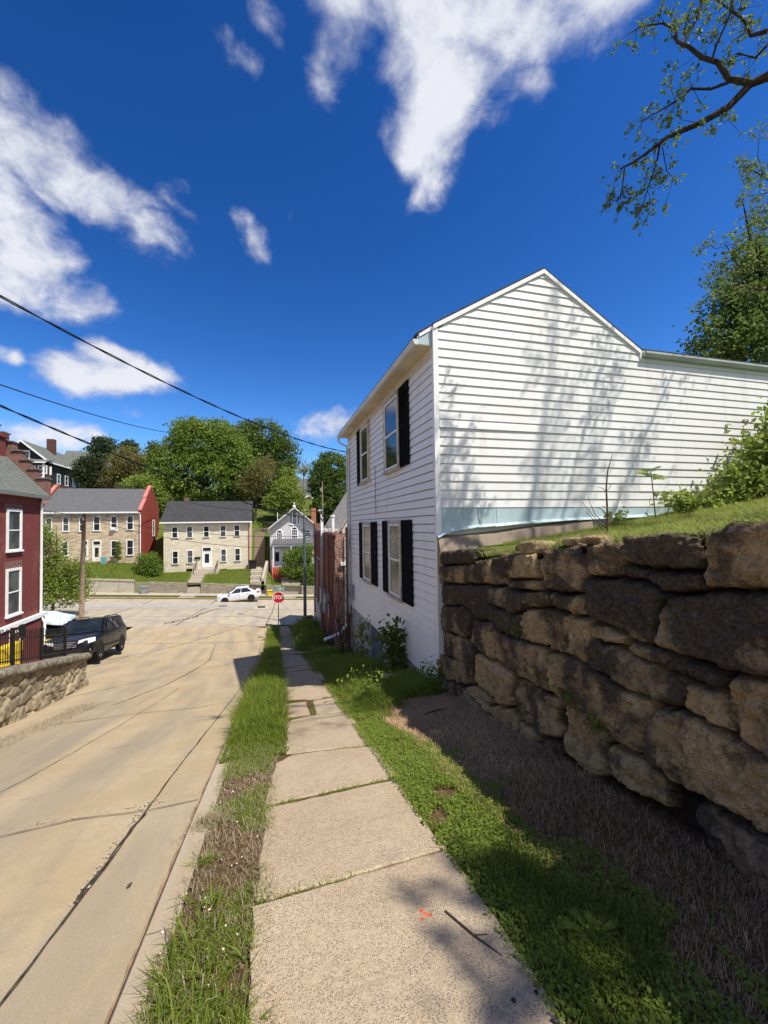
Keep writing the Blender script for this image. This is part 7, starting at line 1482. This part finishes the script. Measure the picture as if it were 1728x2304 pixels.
mb.tube([J0, J0.lerp(M1, .5) + Vector((0, 0, .5)), M1], [.15, .11, .075], 10)
main = py5([(1728, 172), (1690, 188), (1640, 240), (1580, 275), (1540, 292), (1500, 310), (1455, 345), (1420, 368), (1395, 380)], 4.2, 5.2); limb(main, .062, .010, 15, .36)
limb(py5([(1690, 188), (1640, 178), (1615, 140), (1580, 130), (1550, 105), (1525, 95), (1518, 65), (1490, 52), (1440, 60), (1412, 78)], 4.3, 5.1), .042, .007, 18, .32)
limb(py5([(1640, 185), (1600, 200), (1555, 200), (1525, 225), (1500, 240), (1470, 258), (1440, 275)], 4.4, 5.0), .024, .006, 14, .30)
limb(py5([(1485, 325), (1478, 365), (1462, 410), (1450, 450), (1442, 470)], 5.0, 5.3), .016, .005, 14, .26); limb(py5([(1405, 378), (1402, 410), (1395, 445), (1385, 455)], 5.1, 5.3), .010, .004, 10, .2); limb(py5([(1490, 330), (1500, 385), (1515, 400), (1505, 440)], 5.0, 5.2), .008, .003, 4, .2)
limb(py5([(1600, 140), (1612, 100), (1640, 40), (1650, -20)], 4.5, 4.2), .02, .008, 12, .36); limb(py5([(1728, 70), (1690, 80), (1675, 45), (1640, 20), (1600, -10)], 4.0, 4.6), .03, .010, 14, .36); limb(py5([(1728, 100), (1700, 130), (1660, 120)], 4.0, 4.4), .02, .008, 8, .3); limb(py5([(1540, 95), (1560, 60), (1575, 20), (1585, -20)], 4.7, 4.5), .016, .006, 9, .34)
ntips = list(tips)
# upper crown, mostly out of the picture: gives the dappled shade on the gable and the sidewalk
for k in range(11):
    th = 6.283 * k / 11 + rr.uniform(-.2, .2); st = Vector((10.65, .5, tz + rr.uniform(4, 9))); R_ = rr.uniform(3.0, 6.2); e = st + Vector((math.cos(th) * R_, math.sin(th) * R_ , rr.uniform(.8, 3.5)))
    if 1.9 < e.y and e.x < 9: e.y = 1.9 - abs(rr.gauss(0, .6)); e.z += 1.5
    limb([st, st.lerp(e, .35) + Vector((0, 0, .5)), st.lerp(e, .7) + Vector((0, 0, .4)), e], .055, .010, 14, .8)
for e in ((10.1, 3.5, 15.2), (10.6, 3.0, 14.4), (9.7, 3.9, 13.8), (11.4, 3.6, 13.0), (12.2, 3.2, 12.4)):
    e = Vector(e); st = Vector((10.9, .3, tz + 9)); limb([st, st.lerp(e, .5) + Vector((.2, 0, .4)), e], .05, .012, 12, .7)
n2t = len(tips)
for (tx, ty, h_) in ((1.02, 1.45, 9.5), (1.12, 1.65, 10.2), (1.12, 1.2, 9.0), (1.30, 1.35, 10.5), (1.55, 1.5, 10)):
    e = Vector((tx + .44 * h_, ty - .45 * h_, h_ - .28)); st = Vector((10.65, .4, tz + 6)); limb([st, st.lerp(e, .4) + Vector((0, 0, .6)), st.lerp(e, .75) + Vector((0, 0, .3)), e], .05, .008, 13, .5)
mb.build('trunk', M_bark, nt, smooth=True, fix=False)
n1 = len(ntips); V1 = clusterleaves([tuple(t) for t in ntips], .030, 4, .026, .01); V2 = clusterleaves([tuple(t) for t in tips[n1:n2t]], .05, 5, .09); V3 = clusterleaves([tuple(t) for t in tips[n2t:]], .065, 8, .10)
V = np.concatenate([V1, V2, V3]); q = len(V) // 4; link('crown', npmesh('crown', V, np.arange(4 * q).reshape(q, 4)), L_near, nt)
# second tree: behind the white house, right edge
p = aty(1800, 700, 17); tree('backyard_tree', 'dense dark leafy tree rising behind the right wing of the white house', 'tree', (p.x, 17.5, 2.0), [pb(1700, 720, 17, 2.9, 2.2, 2.4), pb(1650, 760, 16.5, 2.4, 2, 1.7), pb(1728, 640, 17, 2.7, 2.2, 2.6), pb(1690, 800, 16.5, 3.6, 2, 1.4), pb(1660, 590, 17, 1.3, 1.2, 1.7), pb(1770, 560, 17.5, 2.4, 2, 3.0), pb(1612, 790, 16.5, .8, .9, .5), pb(1632, 690, 17, 1.0, 1.1, 1.3)], 15000, .12, L_deep, .3, clump=.36, shell=.35, seed=35, nl=5)
t2 = thing('slender_tree', 'open twiggy tree top at the right edge above the dense dark tree', 'tree', (20.5, 12.5, 2.6)); mb = MB(); tips = []; rr = random.Random(5)
mb.tube([(aty(1815, 1000, 12.2).x, 12.2, 2.2), tuple(aty(1815, 800, 12.1)), tuple(aty(1800, 560, 12)), tuple(aty(1790, 300, 12))], [.16, .13, .09, .04], 8)
for pts in ([(1790, 520), (1740, 510), (1700, 520), (1660, 545), (1610, 560), (1590, 545)], [(1790, 460), (1740, 470), (1715, 475), (1690, 490)], [(1790, 440), (1740, 420), (1715, 390), (1705, 350), (1708, 310)], [(1790, 400), (1740, 430), (1700, 440), (1670, 440)], [(1780, 600), (1720, 610), (1650, 600), (1610, 620), (1580, 640)], [(1780, 660), (1700, 650), (1640, 640), (1600, 660), (1575, 690)], [(1720, 400), (1690, 380), (1668, 368)]): limb(py5(pts, 12, 11.6), .03, .007, 11, .5)
mb.build('trunk', M_bark, t2, smooth=True, fix=False); V = clusterleaves([tuple(t) for t in tips], .055, 5, .08, .02); q = len(V) // 4; link('crown', npmesh('crown', V, np.arange(4 * q).reshape(q, 4)), L_near, t2)

# ================================================================== light
SUNV = Vector((.44, -.45, 1)).normalized()
sun = bpy.data.lights.new('sun', 'SUN'); suno = bpy.data.objects.new('sun', sun); C.objects.link(suno); sun.energy = 4.9; sun.angle = R(.55); sun.color = (1, .94, .84)
suno.rotation_euler = (-SUNV).to_track_quat('-Z', 'Y').to_euler(); suno.location = SUNV * 60
w = bpy.data.worlds.new('World'); scene.world = w; w.use_nodes = True; nt_ = w.node_tree; bg = nt_.nodes['Background']
class WN_(NT):
    def __init__(s): s.t = nt_
W = WN_()
sky = W.n('ShaderNodeTexSky'); sky.sky_type = 'NISHITA'; sky.sun_disc = False; sky.sun_elevation = math.asin(SUNV.z); sky.sun_rotation = math.atan2(SUNV.x, SUNV.y); sky.altitude = 200; sky.air_density = 1.0; sky.dust_density = .25; sky.ozone_density = 3.5
hsv = W.n('ShaderNodeHueSaturation'); hsv.inputs['Saturation'].default_value = SKY_SAT; hsv.inputs['Value'].default_value = SKY_VAL; hsv.inputs['Hue'].default_value = SKY_HUE; gm_ = W.n('ShaderNodeGamma'); gm_.inputs[1].default_value = SKY_GAM; W.set(gm_.inputs[0], sky.outputs[0]); W.set(hsv.inputs['Color'], gm_.outputs[0])
tc = W.n('ShaderNodeTexCoord'); sp = W.n('ShaderNodeSeparateXYZ'); W.set(sp.inputs[0], tc.outputs['Generated'])
zz = W.math('ADD', W.math('MAXIMUM', sp.outputs[2], 0.0), .6); cu = W.math('DIVIDE', sp.outputs[0], zz); cv_ = W.math('DIVIDE', sp.outputs[1], zz)
cb = W.n('ShaderNodeCombineXYZ'); W.set(cb.inputs[0], cu); W.set(cb.inputs[1], cv_)
nz = W.n('ShaderNodeTexNoise'); nz.inputs['Scale'].default_value = 4.2; nz.inputs['Detail'].default_value = 6; nz.inputs['Roughness'].default_value = .55; W.set(nz.inputs['Vector'], cb)
wp = W.n('ShaderNodeVectorMath', operation='MULTIPLY_ADD'); W.set(wp.inputs[0], nz.outputs['Color']); wp.inputs[1].default_value = (.09, .09, 0); W.set(wp.inputs[2], cb)
ws = W.n('ShaderNodeSeparateXYZ'); W.set(ws.inputs[0], wp.outputs[0]); ux, uy = W.math('SUBTRACT', ws.outputs[0], .045), W.math('SUBTRACT', ws.outputs[1], .045)
def uv(px_, py_): d = ray(px_, py_).normalized(); k = max(d.z, 0) + .6; return d.x / k, d.y / k
def capsule(a, b, rad, amp=1.0):
    (ax, ay), (bx, by) = uv(*a), uv(*b); dx, dy = bx - ax, by - ay; L2 = dx * dx + dy * dy + 1e-6
    px_, py_ = W.math('SUBTRACT', ux, ax), W.math('SUBTRACT', uy, ay)
    t = W.math('DIVIDE', W.math('ADD', W.math('MULTIPLY', px_, dx), W.math('MULTIPLY', py_, dy)), L2, clamp=True)
    ex, ey = W.math('SUBTRACT', px_, W.math('MULTIPLY', t, dx)), W.math('SUBTRACT', py_, W.math('MULTIPLY', t, dy))
    d = W.math('SQRT', W.math('ADD', W.math('MULTIPLY', ex, ex), W.math('MULTIPLY', ey, ey)))
    return W.ramp(d, 0.0, rad, amp, 0.0)
def wid(p, r_): a, b = uv(p[0] - r_, p[1]), uv(p[0] + r_, p[1]); c, d = uv(p[0], p[1] - r_), uv(p[0], p[1] + r_); return (math.hypot(a[0] - b[0], a[1] - b[1]) + math.hypot(c[0] - d[0], c[1] - d[1])) / 4
CL = [((40, 230), (150, 360), 90, .50), ((60, 330), (330, 520), 150, .78), ((150, 420), (350, 530), 110, .85), ((-40, 430), (90, 590), 170, .95), ((20, 650), (200, 680), 110, .85), ((190, 640), (235, 700), 60, .65), ((390, 440), (420, 520), 70, .5), ((170, 850), (340, 855), 90, 1.0), ((240, 805), (300, 830), 65, .95), ((0, 800), (30, 810), 45, .7), ((0, 985), (190, 990), 65, .9), ((290, 930), (300, 935), 40, .45),
      ((505, 80), (540, 120), 75, .52), ((590, 20), (625, 55), 75, .5), ((545, 505), (580, 580), 62, .52), ((655, 485), (656, 500), 28, .5), ((770, 40), (730, 190), 120, .60), ((800, -40), (1000, 30), 200, .85), ((920, 60), (1010, 180), 190, .85), ((1000, 190), (950, 330), 170, .88), ((940, 330), (960, 410), 120, .70), ((1080, 20), (1340, 10), 190, .85), ((1170, 185), (1210, 200), 80, .52), ((1040, 280), (1150, 200), 110, .45), ((1400, 20), (1440, 0), 90, .55), ((710, 965), (790, 955), 58, .85), ((590, 1040), (640, 1050), 45, .5), ((1200, -200), (900, -150), 260, .9)]
tot = None
for a, b, r_, am_ in CL:
    m_ = ((a[0] + b[0]) / 2, (a[1] + b[1]) / 2); v = capsule(a, b, wid(m_, r_) * 1.15, am_); tot = v if tot is None else W.math('MAXIMUM', tot, v)
tot = W.math('MAXIMUM', tot, W.ramp(cv_, .03, -.3, 0.0, .72)); tot = W.math('MAXIMUM', tot, W.ramp(cu, -1.02, -1.2, 0.0, .7))  # unseen cloud banks behind and left of view, added to brighten shaded walls
n2 = W.n('ShaderNodeTexNoise'); n2.inputs['Scale'].default_value = 6.5; n2.inputs['Detail'].default_value = 11; n2.inputs['Roughness'].default_value = .6; n2.inputs['Distortion'].default_value = .12; W.set(n2.inputs['Vector'], cb)
n4 = W.n('ShaderNodeTexNoise'); n4.inputs['Scale'].default_value = 21.0; n4.inputs['Detail'].default_value = 8; n4.inputs['Roughness'].default_value = .6; n4.inputs['Distortion'].default_value = .25; W.set(n4.inputs['Vector'], wp.outputs[0])
gate = W.ramp(tot, 0.0, .3, 0.0, 1.0)
tex = W.math('ADD', W.math('MULTIPLY', W.math('SUBTRACT', n2.outputs['Fac'], .5), 1.9), W.math('MULTIPLY', W.math('SUBTRACT', n4.outputs['Fac'], .5), 1.15))
dens = W.math('ADD', W.math('SUBTRACT', W.math('MULTIPLY', tot, 1.25), .22), W.math('MULTIPLY', tex, gate))
alpha = W.math('MULTIPLY', W.ramp(dens, .08, 1.0), .97)
n3 = W.n('ShaderNodeTexNoise'); n3.inputs['Scale'].default_value = 5.5; n3.inputs['Detail'].default_value = 5; W.set(n3.inputs['Vector'], cb)
shade = W.ramp(W.math('ADD', W.math('MULTIPLY', dens, .55), W.math('MULTIPLY', n3.outputs['Fac'], .9)), .45, 1.05)
ccol = W.mix(shade, tuple(c * CLOUD for c in (.46, .50, .66)), tuple(c * CLOUD for c in (.84, .86, .92)))
W.set(bg.inputs[0], W.mix(alpha, hsv.outputs[0], ccol)); bg.inputs[1].default_value = SKY_STR
vs = scene.view_settings; vs.view_transform = 'Standard'; vs.look = 'None'; vs.exposure = EXPO; vs.gamma = 1

# pieces that hang together only by name become objects of their own
def pieces(o):
    bm = bmesh.new(); bm.from_mesh(o.data); seen = set(); groups = []
    for f in bm.faces:
        if f.index in seen: continue
        st = [f]; seen.add(f.index); comp = []
        while st:
            q = st.pop(); comp.append(q.index)
            for v_ in q.verts:
                for f2 in v_.link_faces:
                    if f2.index not in seen: seen.add(f2.index); st.append(f2)
        groups.append(comp)
    bm.free()
    if len(groups) < 2: return
    src = o.data; co = [tuple(v_.co) for v_ in src.vertices]; pol = [(tuple(p.vertices), p.material_index, p.use_smooth) for p in src.polygons]; mts = list(src.materials)
    for k, comp in enumerate(groups):
        used = sorted({i for c in comp for i in pol[c][0]}); mp = {i: j for j, i in enumerate(used)}; me = bpy.data.meshes.new(o.name.split('.')[0]); me.from_pydata([co[i] for i in used], [], [tuple(mp[i] for i in pol[c][0]) for c in comp])
        for mt in mts: me.materials.append(mt)
        me.polygons.foreach_set('material_index', [pol[c][1] for c in comp]); me.polygons.foreach_set('use_smooth', [pol[c][2] for c in comp]); me.update()
        if k == 0: o.data = me
        else: n_ = o.copy(); n_.data = me; C.objects.link(n_)
for o in list(C.objects):
    if o.type == 'MESH' and o.name.split('.')[0] in ('corner_board', 'firewall', 'conduit', 'lintel', 'flashing_seam', 'service_cable', 'electric_box', 'coping', 'vent_pipe', 'wall_panel', 'parapet'): pieces(o)
